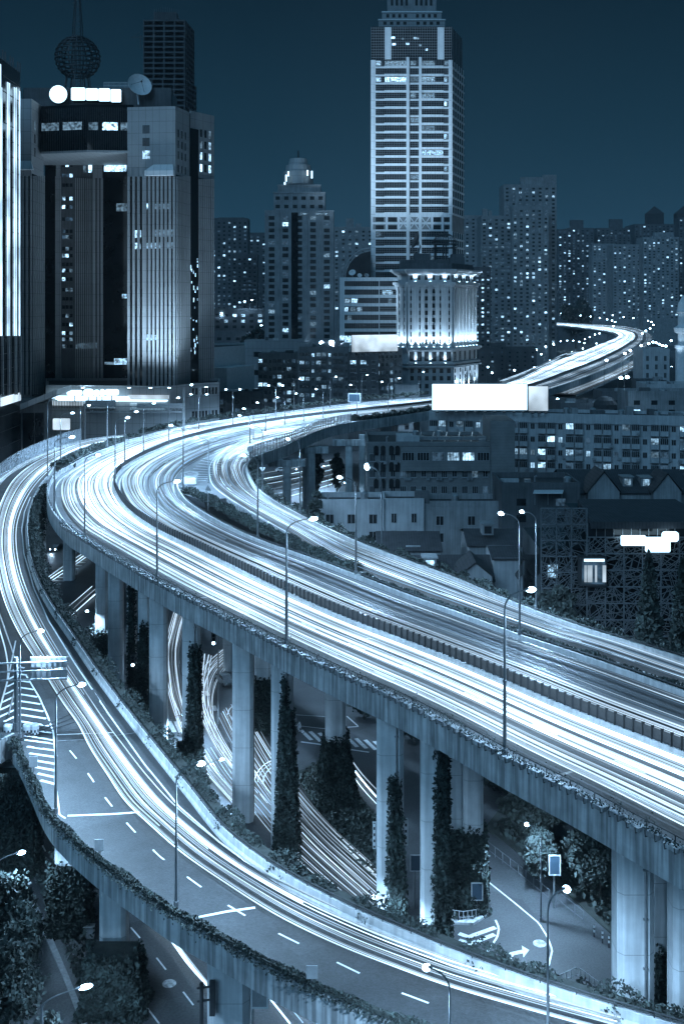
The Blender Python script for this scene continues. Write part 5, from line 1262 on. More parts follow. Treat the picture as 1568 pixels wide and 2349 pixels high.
tower('apartment_tower', 'lower distant apartment block with balcony slabs before lit tower', 532, 590, 586, 800, 'darkwall', 3.2, 3.6, (2.0, 1.5), .10, slabs=True, ymin=720)
tower('apartment_tower', 'dark distant block squeezed beside the stepped tower', 570, 612, 536, 1000, 'darkwall', 3.4, 4.5, (2.6, 1.6), .14, ymin=720)
tower('apartment_tower', 'hazy distant block between the stepped tower and office tower', 764, 856, 523, 880, 'greywall', 3.3, 5.2, (2.6, 1.9), .16, roof_boxes=((793, 811, 500, 2), (815, 828, 512, 1)), ymin=720)
tower('low_block', 'dark low block with rooftop lights left of stepped tower', 470, 606, 712, 640, 'darkwall', 3.4, 5.0, (2.2, 1.6), .08, ymin=800)
tower('low_block', 'shadowed low block below the rooftop lights', 470, 600, 765, 600, 'darkwall', 3.4, 5.0, (2.4, 1.6), .07, ymin=840)
# stepped art-deco tower
Y3 = 560.0
B3 = tower('stepped_tower', 'dark stepped tower with piers and a small lit crown', 607, 765, 487, Y3, 'greywall', 3.25, 6.0, (3.0, 2.0), .09, .10, piers=1.5, depth=34)
f = B3.faces[0]; b = MB(); b.fbox(f, f.fu(668), f.fu(683), 0, f.h, .02, .5); B3.part('dark_slot', b, 'glass')
def step(x0, x1, ya, yb, dd, m='greywall', wins=0):
    b = MB(); a0, a1 = dep(x0, 0, Y3 + dd), dep(x1, 0, Y3 + dd); b.prism([(a0.x, a0.y), (a1.x, a1.y), (a1.x, Y3 + 32 - dd * .3), (a0.x, Y3 + 32 - dd * .3)], zw(ya, Y3 + dd), zw(yb, Y3 + dd)); o = B3.part('setback', b, m)
    f_ = Face(a0, a1, zw(ya, Y3 + dd), zw(yb, Y3 + dd)); w_ = MB()
    for q in range(wins): 
        for v in (.3, .72): w_.fbox(f_, f_.w * (q + .25) / wins, f_.w * (q + .75) / wins, f_.h * v - .9, f_.h * v + .9, 0, .06)
    if wins: w_.build('setback_window_pattern', M['win'], o)
    e = MB(); e.fbox(f_, -.3, f_.w + .3, f_.h - .5, f_.h + .3, -.3, .35); e.build('cornice', m_ if False else M['greywall'], o)
step(627, 745, 487, 441, 4, wins=6); step(637, 735, 441, 424, 8, wins=0); 
b = MB(); c3 = dep(684, 424, Y3 + 17); b.lathe([(8.0, 0), (8.0, 7), (7.0, 7.5), (6.6, 10.5), (5.5, 10.5), (4.6, 14.0), (0.01, 14.2)], c3, 16); o = B3.part('drum', b, 'panel')
b = MB(); b.tube([c3 + Vector((0, 0, 14)), c3 + Vector((0, 0, 18.5))], .45, 5); b.build('spire', M['darkmetal'], o)
for (x, y, h_) in ((656, 408, 2.2), (661, 398, 1.6), (653, 420, .8), (705, 396, 1.8), (715, 400, 2.4)):
    b = MB(); q = dep(x, y, Y3 + 7); b.box(q, (.8, .5, h_ * 1.6)); b.build('lit_crown_panel', M['board'], o)
for (xa, xb) in ((689, 703), (724, 741), (745, 750)):
    b = MB(); b.fbox(f, f.fu(xa), f.fu(xb), zw(492, Y3), zw(487.5, Y3) - .3, .4, .9); B3.part('lit_cornice', b, 'lit')
tower('podium_wall', 'long pale panelled podium in front of the stepped tower', 560, 790, 786, 530, 'panel', 9, 12, (3, 2.5), .3, .2, depth=20)
# white modernist block mid left
pl = [dep(480, 0, 420), dep(528, 0, 420), dep(528, 0, 440), dep(480, 0, 440)]
wb = Bld('white_block', 'blank white angular building right of the finned wing', [dep(484, 0, 416), dep(562, 0, 440), dep(562, 0, 470), dep(484, 0, 460)], zw(800, 425), 'white'); f = wb.faces[0]
b = MB(); P = dep(520, 0, 414), dep(583, 0, 432); f5 = Face(P[0], P[1], zw(905, 420), zw(842, 420)); b.fbox(f5, 0, f5.w, 0, f5.h, -10, .0); wb.part('lower_wing', b, 'white'); panel(wb, f, 522, 552, 838, 852, 'glass', 'window_slot')
# old balcony apartments in the middle
def apart(name, label, x0, x1, y0, Y, wall, floor_h, bays, lit, depth=14, skew=0, bal=True, ac=True, ymin=None, frame=.09):
    pl = rectp(x0, x1, Y, depth, skew); B = Bld(name, label, pl, zw(y0, Y), wall, cat='building'); f = B.faces[0]; H = f.h
    nf = int((H - 1.0 - max(1.5, (zw(ymin, Y) if ymin else 1.5))) / floor_h); n_ = bays; vs_ = [H - 1.0 - floor_h * (k + .5) for k in range(nf)]
    B.balc = 100; wide = [k for k in range(n_) if k % 3 != 2]; nar = [k for k in range(n_) if k % 3 == 2]; bw = f.w / n_
    if bal:
        b = MB()
        for k in wide:
            for v in vs_:
                if B.balc > 0: b = MB()
                b.fbox(f, bw * k + .15, bw * (k + 1) - .15, v - floor_h * .48, v - floor_h * .12, 0, 1.1)
                if B.balc > 0: B.part('balcony', b, wall); B.balc -= 1; b = MB()
        o = B.part('balcony', b, wall)
        if o: o['kind'] = 'stuff'
        # glazing of enclosed balconies stands at the balcony front
        f1 = Face(f.pt(0, 0, 1.02), f.pt(f.w, 0, 1.02), 0, H); b = MB()
        for k in wide:
            for v in vs_: b.fbox(f1, bw * k + .3, bw * (k + 1) - .3, v - floor_h * .12, v + floor_h * .38, -.9, -.02)
        o = B.part('balcony_rooms', b, 'win'); o['kind'] = 'stuff'
        B.windows(f1, [bw * (k + .5) for k in wide], [v + floor_h * .13 for v in vs_], bw * .8, floor_h * .46, lit, .16, frame=frame, bars=3)
    else: B.windows(f, [bw * (k + .5) for k in wide], [v + .1 for v in vs_], bw * .55, floor_h * .46, lit, .16, frame=frame, bars=2, sill=True)
    clutter(B, int(f.w / 3.2), int(x0)); B.windows(f, [bw * (k + .5) for k in nar], [v + .15 for v in vs_], min(1.5, bw * .45), floor_h * .42, lit * 1.2, .12, frame=frame, bars=1, sill=True)
    if ac:
        sp_ = []
        for v in vs_:
            for k in range(n_):
                if random.random() < .55: sp_.append((f.pt(bw * (k + random.choice((.1, .9, .75))), v - floor_h * .3, 1.25 if (bal and k in wide) else .3), f.rz))
        random.shuffle(sp_); repeat(B.t, 'air_conditioner', bx((0, 0, 0), (.85, .4, .6)), M['metal'], sp_[:60])
    return B
apart('old_apartments', 'old balcony apartment block behind the street lamps, left part', 592, 690, 815, 450, 'greywall', 3.3, 9, .24, ymin=930)
apart('old_apartments', 'old balcony apartment block behind the street lamps, middle part', 686, 800, 800, 440, 'greywall', 3.3, 9, .24, ymin=930)
apart('old_apartments', 'blank-sided apartment block below the tilted billboard', 798, 868, 816, 428, 'darkwall', 3.3, 3, .12, bal=False, ymin=930)
apart('old_apartments', 'apartment block with window strips beside the classical building', 862, 922, 805, 436, 'greywall', 3.2, 6, .16, bal=False, ymin=930, skew=8)
tower('low_house', 'small flat-roofed house right of the apartment strips', 905, 960, 890, 425, 'greywall', 3.2, 5, (1.6, 1.6), .1)
tower('low_house', 'dark low roofs at left between lamps and podium', 488, 600, 905, 410, 'darkwall', 3.2, 5, (1.6, 1.6), .12)
for i_, (x0, x1, y0, Y) in enumerate(((683, 716, 793, 436), (732, 765, 788, 437))):
    tower('roof_kiosk', 'pale stair kiosk on the old apartment roof, ' + ('with a hipped cap' if i_ == 0 else 'next to a lit doorway'), x0, x1, y0, Y + 6, 'lightwall', 3, 3, (1.2, 1.6), .3, depth=6)
# far right residential towers
R1 = tower('residential_tower', 'broad residential tower with scattered lit windows right of office tower', 1103, 1215, 497, 1000, 'greywall', 3.6, 5.6, (3.0, 2.1), .15, .2, roof_boxes=((1107, 1118, 478, 1), (1122, 1128, 482, 1)), slabs=True, ymin=800, depth=30)
tower('residential_tower', 'tallest residential slab with a blank roof block', 1155, 1276, 425, 1012, 'greywall', 3.6, 6.0, (3.0, 2.1), .15, .15, roof_boxes=((1195, 1250, 405, 2), (1246, 1276, 400, 1)), ymin=800, depth=30)
tower('residential_tower', 'residential wing with pale piers in front of tallest slab', 1174, 1258, 476, 990, 'greywall', 3.6, 5.0, (2.8, 2.1), .22, .18, piers=.9, ymin=800, depth=12)
tower('residential_tower', 'dark residential block hugging the office tower on its right', 1064, 1106, 496, 1030, 'greywall', 3.6, 5.4, (2.6, 2.0), .14, ymin=700)
tower('residential_block', 'lower residential block with bright windows beside classical building', 1088, 1125, 615, 900, 'darkwall', 3.4, 4.0, (2.4, 1.8), .4, ymin=800)
for i_, (x0, x1, y0, Y, wl, lit_, rb, lb_) in enumerate((
    (1279, 1300, 527, 1650, 'darkwall', .22, (), 'narrow hazy tower next to the tallest slab'),
    (1300, 1362, 524, 1700, 'darkwall', .20, ((1308, 1338, 504, 2),), 'hazy tower with a square roof cap above the far road'),
    (1368, 1446, 524, 1720, 'darkwall', .14, ((1398, 1428, 502, 2),), 'hazy tower with a flat winged roof cap'),
    (1358, 1412, 560, 1560, 'greywall', .22, (), 'hazy slab with bright lower windows above the road bend'),
    (1405, 1480, 562, 1520, 'greywall', .15, (), 'broad hazy slab behind the road bend'),
    (1474, 1556, 545, 1500, 'greywall', .17, ((1500, 1545, 532, 2),), 'broad pale hazy slab near the right edge'),
    (1455, 1580, 515, 1760, 'darkwall', .10, (), 'dark stepped tower block crowned by pyramids'),
    (1556, 1600, 500, 1600, 'darkwall', .18, (), 'hazy tower cut by the right edge'))):
    B = tower('residential_tower', lb_, x0, x1, y0, Y, wl, 4.0, 6.2, (3.4, 2.4), lit_, .2, roof_boxes=rb, ymin=735)
    if i_ == 6:
        for (xa, xb, ya, yp) in ((1488, 1524, 515, 470), (1555, 1592, 515, 470)):
            b = MB(); a0, a1 = xw(xa, Y), xw(xb, Y); zb_, zp = zw(ya, Y), zw(ya - 26, Y); b.prism([(a0, Y + 5), (a1, Y + 5), (a1, Y + 25), (a0, Y + 25)], zb_, zp)
            zt_ = zw(yp, Y); cxx = (a0 + a1) / 2; b.add([(a0 - 1, Y + 4, zp), (a1 + 1, Y + 4, zp), (a1 + 1, Y + 26, zp), (a0 - 1, Y + 26, zp), (cxx, Y + 15, zt_)], [(0, 1, 4), (1, 2, 4), (2, 3, 4), (3, 0, 4)]); B.part('pyramid_roof', b, 'roof')
for i_, (x0, x1, y0, Y) in enumerate(((1125, 1160, 790, 860), (1095, 1140, 800, 800), (1160, 1230, 800, 830))):
    tower('low_house', 'dark low roof among the distant lamps, ' + ('behind', 'beside classical building', 'nearest the far road')[i_], x0, x1, y0, Y, 'darkwall', 3.3, 5, (1.8, 1.6), .12)
# white house and small blocks at right
wh = tower('white_house', 'small pale rounded house below the distant lamps at right edge', 1474, 1535, 806, 470, 'lightwall', 3.7, 3.2, (1.1, 2.2), .04, .05, roof_boxes=((1490, 1520, 797, 1),), depth=16, frame=.1)
tower('low_house', 'dark side block next to the small pale house', 1535, 1575, 812, 480, 'greywall', 3.7, 4, (1.5, 1.6), .06)
for i_, (x0, x1, y0, Y, w_) in enumerate(((1440, 1600, 905, 380, 'greywall'), (1482, 1600, 888, 400, 'lightwall'), (1380, 1450, 905, 395, 'darkwall'), (1285, 1400, 932, 372, 'darkwall'), (1470, 1530, 880, 430, 'darkwall'))):
    tower('low_house', 'flat-roofed low building right of the long billboard, ' + ('grey front one', 'pale terraced one', 'dark one with dome', 'dark wide one', 'dark rear one')[i_], x0, x1, y0, Y, w_, 3.3, 6, (2.2, 1.6), .08, depth=14)
t = thing('dome_roof', 'small dark dome among low roofs beside the long billboard', 'dome', dep(1388, 936, 366)); b = MB(); b.lathe([(4.2, 0), (4.0, 1.4), (3.2, 2.8), (1.8, 3.8), (.01, 4.2)], dep(1388, 936, 366), 18); b.build('dome_shell', M['roof'], t)
# bright ornate turret at the right edge
tc_ = dep(1566, 0, 460); t = thing('ornate_turret', 'bright floodlit ornate turret cut by the right edge', 'turret', (tc_.x, tc_.y, 0)); b = MB()
zz = lambda y: zw(y, 460)
b.lathe([(3.2, 0), (3.2, zz(800)), (3.6, zz(798)), (3.6, zz(792)), (2.2, zz(790)), (2.2, zz(765)), (3.6, zz(762)), (4.0, zz(752)), (2.6, zz(748)), (2.2, zz(745)), (2.2, zz(718)), (2.8, zz(715)), (2.4, zz(708)), (2.0, zz(695)), (.9, zz(684)), (.01, zz(676))], (tc_.x, tc_.y, 0), 16); b.build('turret_body', M['white'], t, smooth=False)
floodlight((tc_.x - 7, tc_.y - 7, zz(840)), (tc_.x, tc_.y, zz(720)), 9000, 'floodlight below the ornate turret', None, 60, .3)

# --- brick and apartment blocks inside the bend ------------------------------------------------------------
LA = apart('long_apartments', 'long balcony apartment block under the big billboard', 984, 1600, 950, 290, 'lightwall', 3.45, 29, .28, depth=12, ymin=1170, skew=-14)
b = MB(); f = LA.faces[0]; b.fbox(f, 0, f.w, f.h - 1.6, f.h + .9, .0, .5); LA.part('roof_fascia', b, 'lightwall')
BB = apart('brick_block', 'five-storey brick block with arched windows in front of long apartments', 842, 1124, 1022, 250, 'brick', 3.75, 12, .05, bal=False, depth=20, ymin=1175)
f = BB.faces[0]; b = MB(); b.fbox(f, f.fu(918), f.w, f.h - 5.8, f.h - .2, .02, 1.0); BB.part('projecting_storey', b, 'brick')
f1 = Face(f.pt(f.fu(918), 0, 1.0), f.pt(f.w, 0, 1.0), 0, f.h); BB.windows(f1, [f1.w * (k + .5) / 6 for k in range(6)], [f.h - 2.4], 2.7, 1.9, .15, .1, frame=.1, bars=3)
for x in (862, 878, 897, 911):
    for y in (1033, 1071, 1109, 1147):
        b = MB(); u = f.fu(x); v = f.fv(y, u); b.fbox(f, u - .55, u + .55, v - 1.1, v + .6, .16, .22); pts = [f.pt(u + .55 * math.cos(a), v + .6 + .55 * math.sin(a), .22) for a in np.linspace(0, math.pi, 8)]; b.add(pts, [tuple(range(8))]); BB.part('arched_window', b, 'win')

b = MB(); b.box((xw(1148, 252), 256, 15), (xw(1178, 252) - xw(1122, 252), 14, 30 + 1.6)); BB.part('stair_tower', b, 'brick')
b = MB()
for q in range(7): b.box((xw(925 + q * 30, 258), 256, BB.z1 + 1.0), (3.0, .3, .9)); b.tube([(xw(925 + q * 30, 256), 253, BB.z1), (xw(940 + q * 30, 260), 266, BB.z1 + 1.2)], .15, 4)
BB.part('roof_frames', b, 'metal')
WL = tower('white_low_house', 'low pale two-storey house in front of the brick block', 731, 880, 1158, 232, 'lightwall', 3.7, 4.6, (1.7, 2.0), .02, .05, depth=9, frame=.1); tower('white_low_house', 'low grey house extension beside the pale two-storey house', 880, 972, 1156, 232.4, 'lightwall', 3.7, 3.6, (1.1, 2.0), 0, .05, depth=9, frame=.1)
tower('white_low_house', 'low plain house at right behind the tiled roofs', 972, 1262, 1162, 233, 'greywall', 3.7, 6.2, (1.6, 2.0), .0, .05, depth=9, frame=.1)
def gable(name, label, x0, x1, yr, ye, Y, depth, wall='lightwall', along=True, z0=0, roof='tile', dormers=()):
    """pitched-roof house; ridge row yr at mid depth, eaves row ye at the front"""
    x_0, x_1 = xw(x0, Y), xw(x1, Y); ze = zw(ye, Y); zr_ = zw(yr, Y + depth / 2); t = thing(name, label, 'house', ((x_0 + x_1) / 2, Y, 0)); b = MB(); b.prism([(x_0, Y), (x_1, Y), (x_1, Y + depth), (x_0, Y + depth)], 0, ze); b.build('wall', M[wall], t)
    b = MB(); o = .4
    if along:
        v = [(x_0 - o, Y - o, ze - .1), (x_1 + o, Y - o, ze - .1), (x_1 + o, Y + depth / 2, zr_), (x_0 - o, Y + depth / 2, zr_), (x_0 - o, Y + depth + o, ze - .1), (x_1 + o, Y + depth + o, ze - .1)]
        b.add(v, [(0, 1, 2, 3), (3, 2, 5, 4)]); b.add([(p[0], p[1], p[2] - .22) for p in v], [(3, 2, 1, 0), (4, 5, 2, 3)]); w = MB(); w.add([(x_0, Y, ze), (x_0, Y + depth, ze), (x_0, Y + depth / 2, zr_ - .2)], [(0, 1, 2)]); w.add([(x_1, Y, ze), (x_1, Y + depth, ze), (x_1, Y + depth / 2, zr_ - .2)], [(2, 1, 0)])
    else:
        xm = (x_0 + x_1) / 2; zr_ = zw(yr, Y)
        v = [(x_0 - o, Y - o, ze - .1), (xm, Y - o, zr_), (xm, Y + depth + o, zr_), (x_0 - o, Y + depth + o, ze - .1), (x_1 + o, Y - o, ze - .1), (x_1 + o, Y + depth + o, ze - .1)]
        b.add(v, [(0, 1, 2, 3), (1, 4, 5, 2)]); b.add([(p[0], p[1], p[2] - .22) for p in v], [(3, 2, 1, 0), (2, 5, 4, 1)]); w = MB(); w.add([(x_0, Y, ze), (x_1, Y, ze), (xm, Y, zr_ - .2)], [(0, 1, 2)])
    rf_ = b.build('roof', M[roof], t); w.build('gable_wall', M[wall], t)
    for (x, y, lit_) in dormers:
        p = dep(x, y, Y + depth * .2); b = MB(); b.box(p, (2.2, 3.0, 2.0)); b.prism([(p.x - 1.4, p.y - 1.7), (p.x + 1.4, p.y - 1.7), (p.x + 1.4, p.y + 1.6), (p.x - 1.4, p.y + 1.6)], p.z + 1.0, p.z + 1.25); dm = b.build('dormer', M[wall], rf_)
        b = MB(); b.box((p.x, p.y - 1.53, p.z), (1.4, .05, 1.4)); b.build('dormer_window', M['lit' if lit_ else 'win'], rf_)
    return t
gable('gabled_house', 'dark hipped mansion roof with lit dormers by the long apartments', 1300, 1620, 1076, 1130, 238, 20, 'greywall', dormers=((1435, 1103, True), (1477, 1104, True)))
gable('gabled_house', 'dark gable front left of lit dormers', 1348, 1420, 1080, 1128, 236, 8, 'greywall', along=False); gable('gabled_house', 'dark gable front right of lit dormers', 1498, 1562, 1085, 1128, 236, 8, 'greywall', along=False)
gable('tiled_house', 'dark tiled roof house behind the hedge, leftmost of the lane', 868, 1010, 1218, 1262, 205, 14, 'lightwall', dormers=((946, 1263, True),)); gable('tiled_house', 'tiled house with a rear dormer in middle of lane', 1075, 1210, 1212, 1250, 208, 14, 'greywall', dormers=((1116, 1212, False),))
gable('tiled_house', 'long tiled roof just above hedge', 905, 1130, 1272, 1330, 186, 14, 'lightwall', dormers=((984, 1290, True),)); gable('tiled_house', 'small pale gable house beside the white lamp post', 1052, 1128, 1288, 1322, 183, 8, 'lightwall', along=False)
gable('tiled_house', 'small pale gable house next to the lattice building', 1192, 1238, 1292, 1325, 185, 9, 'lightwall', along=False); gable('tiled_house', 'two-storey pale house with shuttered attic in the lane', 1132, 1190, 1252, 1280, 188, 10, 'lightwall')
tower('low_house', 'dark flat roof with a skylight strip behind the lane houses', 1150, 1330, 1120, 228, 'darkwall', 3.5, 7, (2, 1.5), .05, depth=14)
t = thing('skylight_canopy', 'pale tilted skylight canopy above the dark flat roof', 'canopy', dep(1256, 1132, 226)); b = MB(); q = [dep(1222, 1131, 224), dep(1290, 1131, 224), dep(1293, 1120, 230), dep(1226, 1120, 230)]; b.hexa([p - Vector((0, 0, .15)) for p in q] + q); b.build('canopy_sheet', M['white'], t)
b = MB(); [b.tube([dep(x, 1131, 226), dep(x, 1131, 226) - Vector((0, 0, 2.5))], .1, 4) for x in (1226, 1256, 1288)]; b.build('canopy_posts', M['metal'], t)
# lattice-clad building
Yl = 158.0; xs0, xs1 = xw(1240, Yl), xw(1600, Yl)
lt = thing('lattice_building', 'dark building wrapped in a web of pale crossed struts', 'building', ((xs0 + xs1) / 2, Yl, 0))
z_top = zw(1168, Yl); xm_ = xw(1345, Yl)
b = MB(); b.prism([(xs0, Yl + .8), (xm_, Yl + .8), (xm_, Yl + 16), (xs0, Yl + 16)], 0, z_top - 6); b.prism([(xm_ + .003, Yl - 2.2), (xs1, Yl - 2.2), (xs1, Yl + 16), (xm_ + .003, Yl + 16)], 0, zw(1200, Yl)); b.build('wall', M['glass'], lt)
b = MB(); b.prism([(xw(1340, Yl), Yl - 4), (xs1 + 1, Yl - 4), (xs1 + 1, Yl + 14), (xw(1372, Yl), Yl + 14)], zw(1200, Yl) + .01, lambda i: zw(1200, Yl) + 1.0); b.build('roof', M['tile'], lt)
def lattice(xa, xb, za, zb, Y, cells_x, cells_z):
    b = MB(); fr_ = MB()
    wx = (xb - xa) / cells_x; hz = (zb - za) / cells_z
    for i in range(cells_x + 1): fr_.tube([(xa + wx * i, Y - .05, za), (xa + wx * i, Y - .05, zb)], .11, 4)
    for j in range(cells_z + 1): fr_.tube([(xa, Y - .05, za + hz * j), (xb, Y - .05, za + hz * j)], .11, 4)
    for i in range(cells_x):
        for j in range(cells_z):
            def ed(k):
                s_ = random.random()
                return [(xa + wx * (i + s_), Y, za + hz * j), (xa + wx * (i + s_), Y, za + hz * (j + 1)), (xa + wx * i, Y, za + hz * (j + s_)), (xa + wx * (i + 1), Y, za + hz * (j + s_))][k]
            for q in range(17):
                k1, k2 = random.sample(range(4), 2); b.tube([ed(k1), ed(k2)], .055, 4)
    return fr_, b
for (xa, xb, ya, yb, Y, cx_, cz_) in ((1240, 1345, 1166, 1460, Yl - .2, 3, 8), (1345, 1600, 1232, 1460, Yl - 3.0, 6, 6)):
    a_, b_ = lattice(xw(xa, Y), xw(xb, Y), zw(yb, Y), zw(ya, Y), Y, cx_, cz_); o = a_.build('lattice_frame', M['pole'], lt); b_.build('lattice_struts', M['pole'], o)
b = MB(); Yg = Yl - 2.4; b.box(((xw(1347, Yg) + xs1) / 2, Yg, zw(1215, Yg)), (xs1 - xw(1347, Yg), .2, 1.9)); b.build('glass_band', M['glass2'], lt)
repeat(lt, 'mullion', bx((0, 0, 0), (.1, .1, 1.9)), M['metal'], [((xw(1347 + q * 20, Yg - .2), Yg - .2, zw(1215, Yg)), 0) for q in range(11)])
b = MB(); b.box((xw(1268, Yl), Yl - .02 + .5, zw(1312, Yl)), (1.4, .1, 1.9)); b.build('lit_window', M['lit'], lt)
b = MB(); Yv = Yl - 4.2; p0, p1 = dep(1330, 1345, Yv), dep(1391, 1279, Yv); b.box(((p0.x + p1.x) / 2, Yv + .9, (p0.z + p1.z) / 2), (p1.x - p0.x, 1.8, p1.z - p0.z)); o = b.build('display_window', M['darkmetal'], lt)
b = MB(); b.box(((p0.x + p1.x) / 2, Yv - .02, (p0.z + p1.z) / 2 - .1), (p1.x - p0.x - .5, .06, p1.z - p0.z - .8)); b.build('display_glass', M['litdim'], o)
b = MB(); b.box((xw(1362, Yv), Yv - .08, zw(1285, Yv)), (2.9, .08, .35)); b.build('display_light', M['board'], o)
b = MB()
for (x, w_) in ((1342, .35), (1352, .7), (1385, .5), (1366, .3)): b.box((xw(x, Yv), Yv - .07, zw(1316, Yv)), (w_, .05, 2.4))
b.build('display_drapes', M['blurboard'], o)
lit_sign('illuminated_sign', 'long white illuminated sign on the lattice building', 'sign', lambda b: [rsq(b, 1424, 1481, 1229, 1252, Yl - 4.6, .3, .12), rsq(b, 1480, 1537, 1233, 1267, Yl - 4.62, .3, .12)], dep(1424, 1267, Yl - 4.6), back=lambda b: b.box(dep(1480, 1247, Yl - 3.8), (6, 1.2, .3)))
lit_sign('illuminated_sign', 'small rounded illuminated sign above the long lattice-building sign', 'sign', lambda b: rsq(b, 1518, 1556, 1220, 1243, Yl - 4.9, .3, .3), dep(1518, 1243, Yl - 4.9), back=lambda b: b.box(dep(1537, 1232, Yl - 4.0), (1, 1.2, .3)))

# --- billboards ----------------------------------------------------------------------------------------------
def billboard(label, x0, x1, y0, y1, Y, m, zfoot, skew=0, skirt=None):
    a0, a1 = dep(x0, y1, Y), dep(x1, y1, Y + skew); f = Face(a0, a1, a0.z, zw(y0, Y)); t = thing('billboard', label, 'billboard', ((a0.x + a1.x) / 2, Y, zfoot)); b = MB(); b.fbox(f, 0, f.w, 0, f.h, -.5, 0); b.build('frame', M['darkmetal'], t)
    b = MB(); b.fbox(f, .1, f.w - .1, .1, f.h - .1, .0, .1); b.build('lit_face', M[m], t); b = MB(); n = max(3, int(f.w / 2.4))
    for q in range(n):
        u = f.w * (q + .5) / n; b.tube([f.pt(u, .1, -.3), (f.pt(u, 0, -.3).x, f.pt(u, 0, -.3).y, zfoot)], .12, 4); b.tube([f.pt(u, f.h * .5, -.3), (f.pt(u, 0, -2.2).x, f.pt(u, 0, -2.2).y, zfoot)], .1, 4); b.tube([f.pt(u - f.w / n / 2, .1, -.3), (f.pt(u + f.w / n / 2, 0, -.3).x, f.pt(u + f.w / n / 2, 0, -.3).y, zfoot)], .08, 4)
    b.build('trusses', M['metal'], t); b = MB()
    for q in range(n): u = f.w * (q + .5) / n; b.fbox(f, u - .4, u + .4, -.5, -.2, 1.2, 1.6); b.tube([f.pt(u, -.3, 1.4), f.pt(u, 0, 0)], .05, 4)
    b.build('lamp_brackets', M['darkmetal'], t); return f
zl = LA.z1
billboard('huge blank white billboard glowing on the long apartment roof', 990, 1209, 880, 941, 284, 'board', zl); billboard('softly blurred grey billboard at end of the white one', 1211, 1257, 885, 943, 283, 'blurboard', zl)
billboard('tilted soft white billboard before the pale annex', 806, 912, 768, 808, 424, 'blurboard', zw(818, 424), skew=10)
# ------------------------------------------------------------------ street lamps
LAMP_W = 19000.0
def lamp_proto(name, arms, power, h=12.0, reach=2.2, w=.5):
    t = thing(name, 'street lamp', 'street lamp', (0, 0, -500)); z0 = -500
    b = MB(); b.tube([(0, 0, z0), (0, 0, z0 + .5)], .24, 8); b.tube([(0, 0, z0 + .5), (0, 0, z0 + h * .45), (0, 0, z0 + h * .45 + .02), (0, 0, z0 + h - 1.2)], [.15, .12, .105, .075], 8)
    b.tube([(0, 0, z0 + h * .45), (0, 0, z0 + h * .45 + .15)], .16, 8); b.build('pole', M['pole'], t)
    for s_ in arms:
        b = MB(); pts = []
        for q in range(9):
            a = q / 8; pts.append((s_ * reach * (1 - math.cos(a * math.pi / 2)) * .45 + s_ * reach * .47 * a ** 2, 0, z0 + h - 1.25 + 1.25 * math.sin(a * math.pi / 2) ** .8))
        b.tube(pts, [.075 - .003 * q for q in range(9)], 6); b.build('arm', M['pole'], t)
        b = MB(); b.ell((s_ * (reach - .05), 0, z0 + h + .06), (.36, .15, .1), 10, 6); hd = b.build('lamp_head', M['pole'], t)
        b = MB(); b.ell((s_ * (reach + .22), 0, z0 + h - .02), (.42 * w * 2, w * .55, .2 * w * 2), 12, 8); b.build('lens', M['lamp'], hd)
        if power:
            l = bpy.data.lights.new('lamp_light', 'SPOT'); l.energy = power; l.spot_size = R(158); l.spot_blend = .55; l.shadow_soft_size = .3; l.color = LAMP_COL
            o = bpy.data.objects.new('lamp_light', l); COL.objects.link(o); o.parent = t; o.location = (s_ * (reach + .3), 0, h - .45)
    return t
P1 = lamp_proto('street_lamp', (1,), LAMP_W); P2 = lamp_proto('street_lamp', (1, -1), LAMP_W * .8); PF = lamp_proto('street_lamp', (1,), LAMP_W * .5, w=1.35); PR = lamp_proto('street_lamp', (1,), LAMP_W * 1.05); PG = lamp_proto('street_lamp', (1,), LAMP_W * .65)
used = set()
def lamp(proto, base, head, label, group, ry=.45):
    """base: world point of the foot; head: picture position of the lamp head"""
    Y = base.y; zh = zw(head[1], Y); dx = xw(head[0], Y) - base.x; H = max(4.0, zh - base.z)
    rz_ = math.atan2(abs(dx) * ry, dx); L_ = max(.9, math.hypot(dx, abs(dx) * ry) - .2)
    sc = (min(2.0, max(.55, L_ / 2.2)), 1, H / 12)
    if proto.name not in used:
        used.add(proto.name); proto.location = base; proto.rotation_euler = (0, 0, rz_); proto.scale = sc; proto['label'] = label; proto['group'] = group; return proto
    return dup(proto, base, rz_, sc, label, group)
D = MAINZ + .95
G1 = 'street lamps along the main road'
def dk(x, y, z=D): return atm(x, y, z)
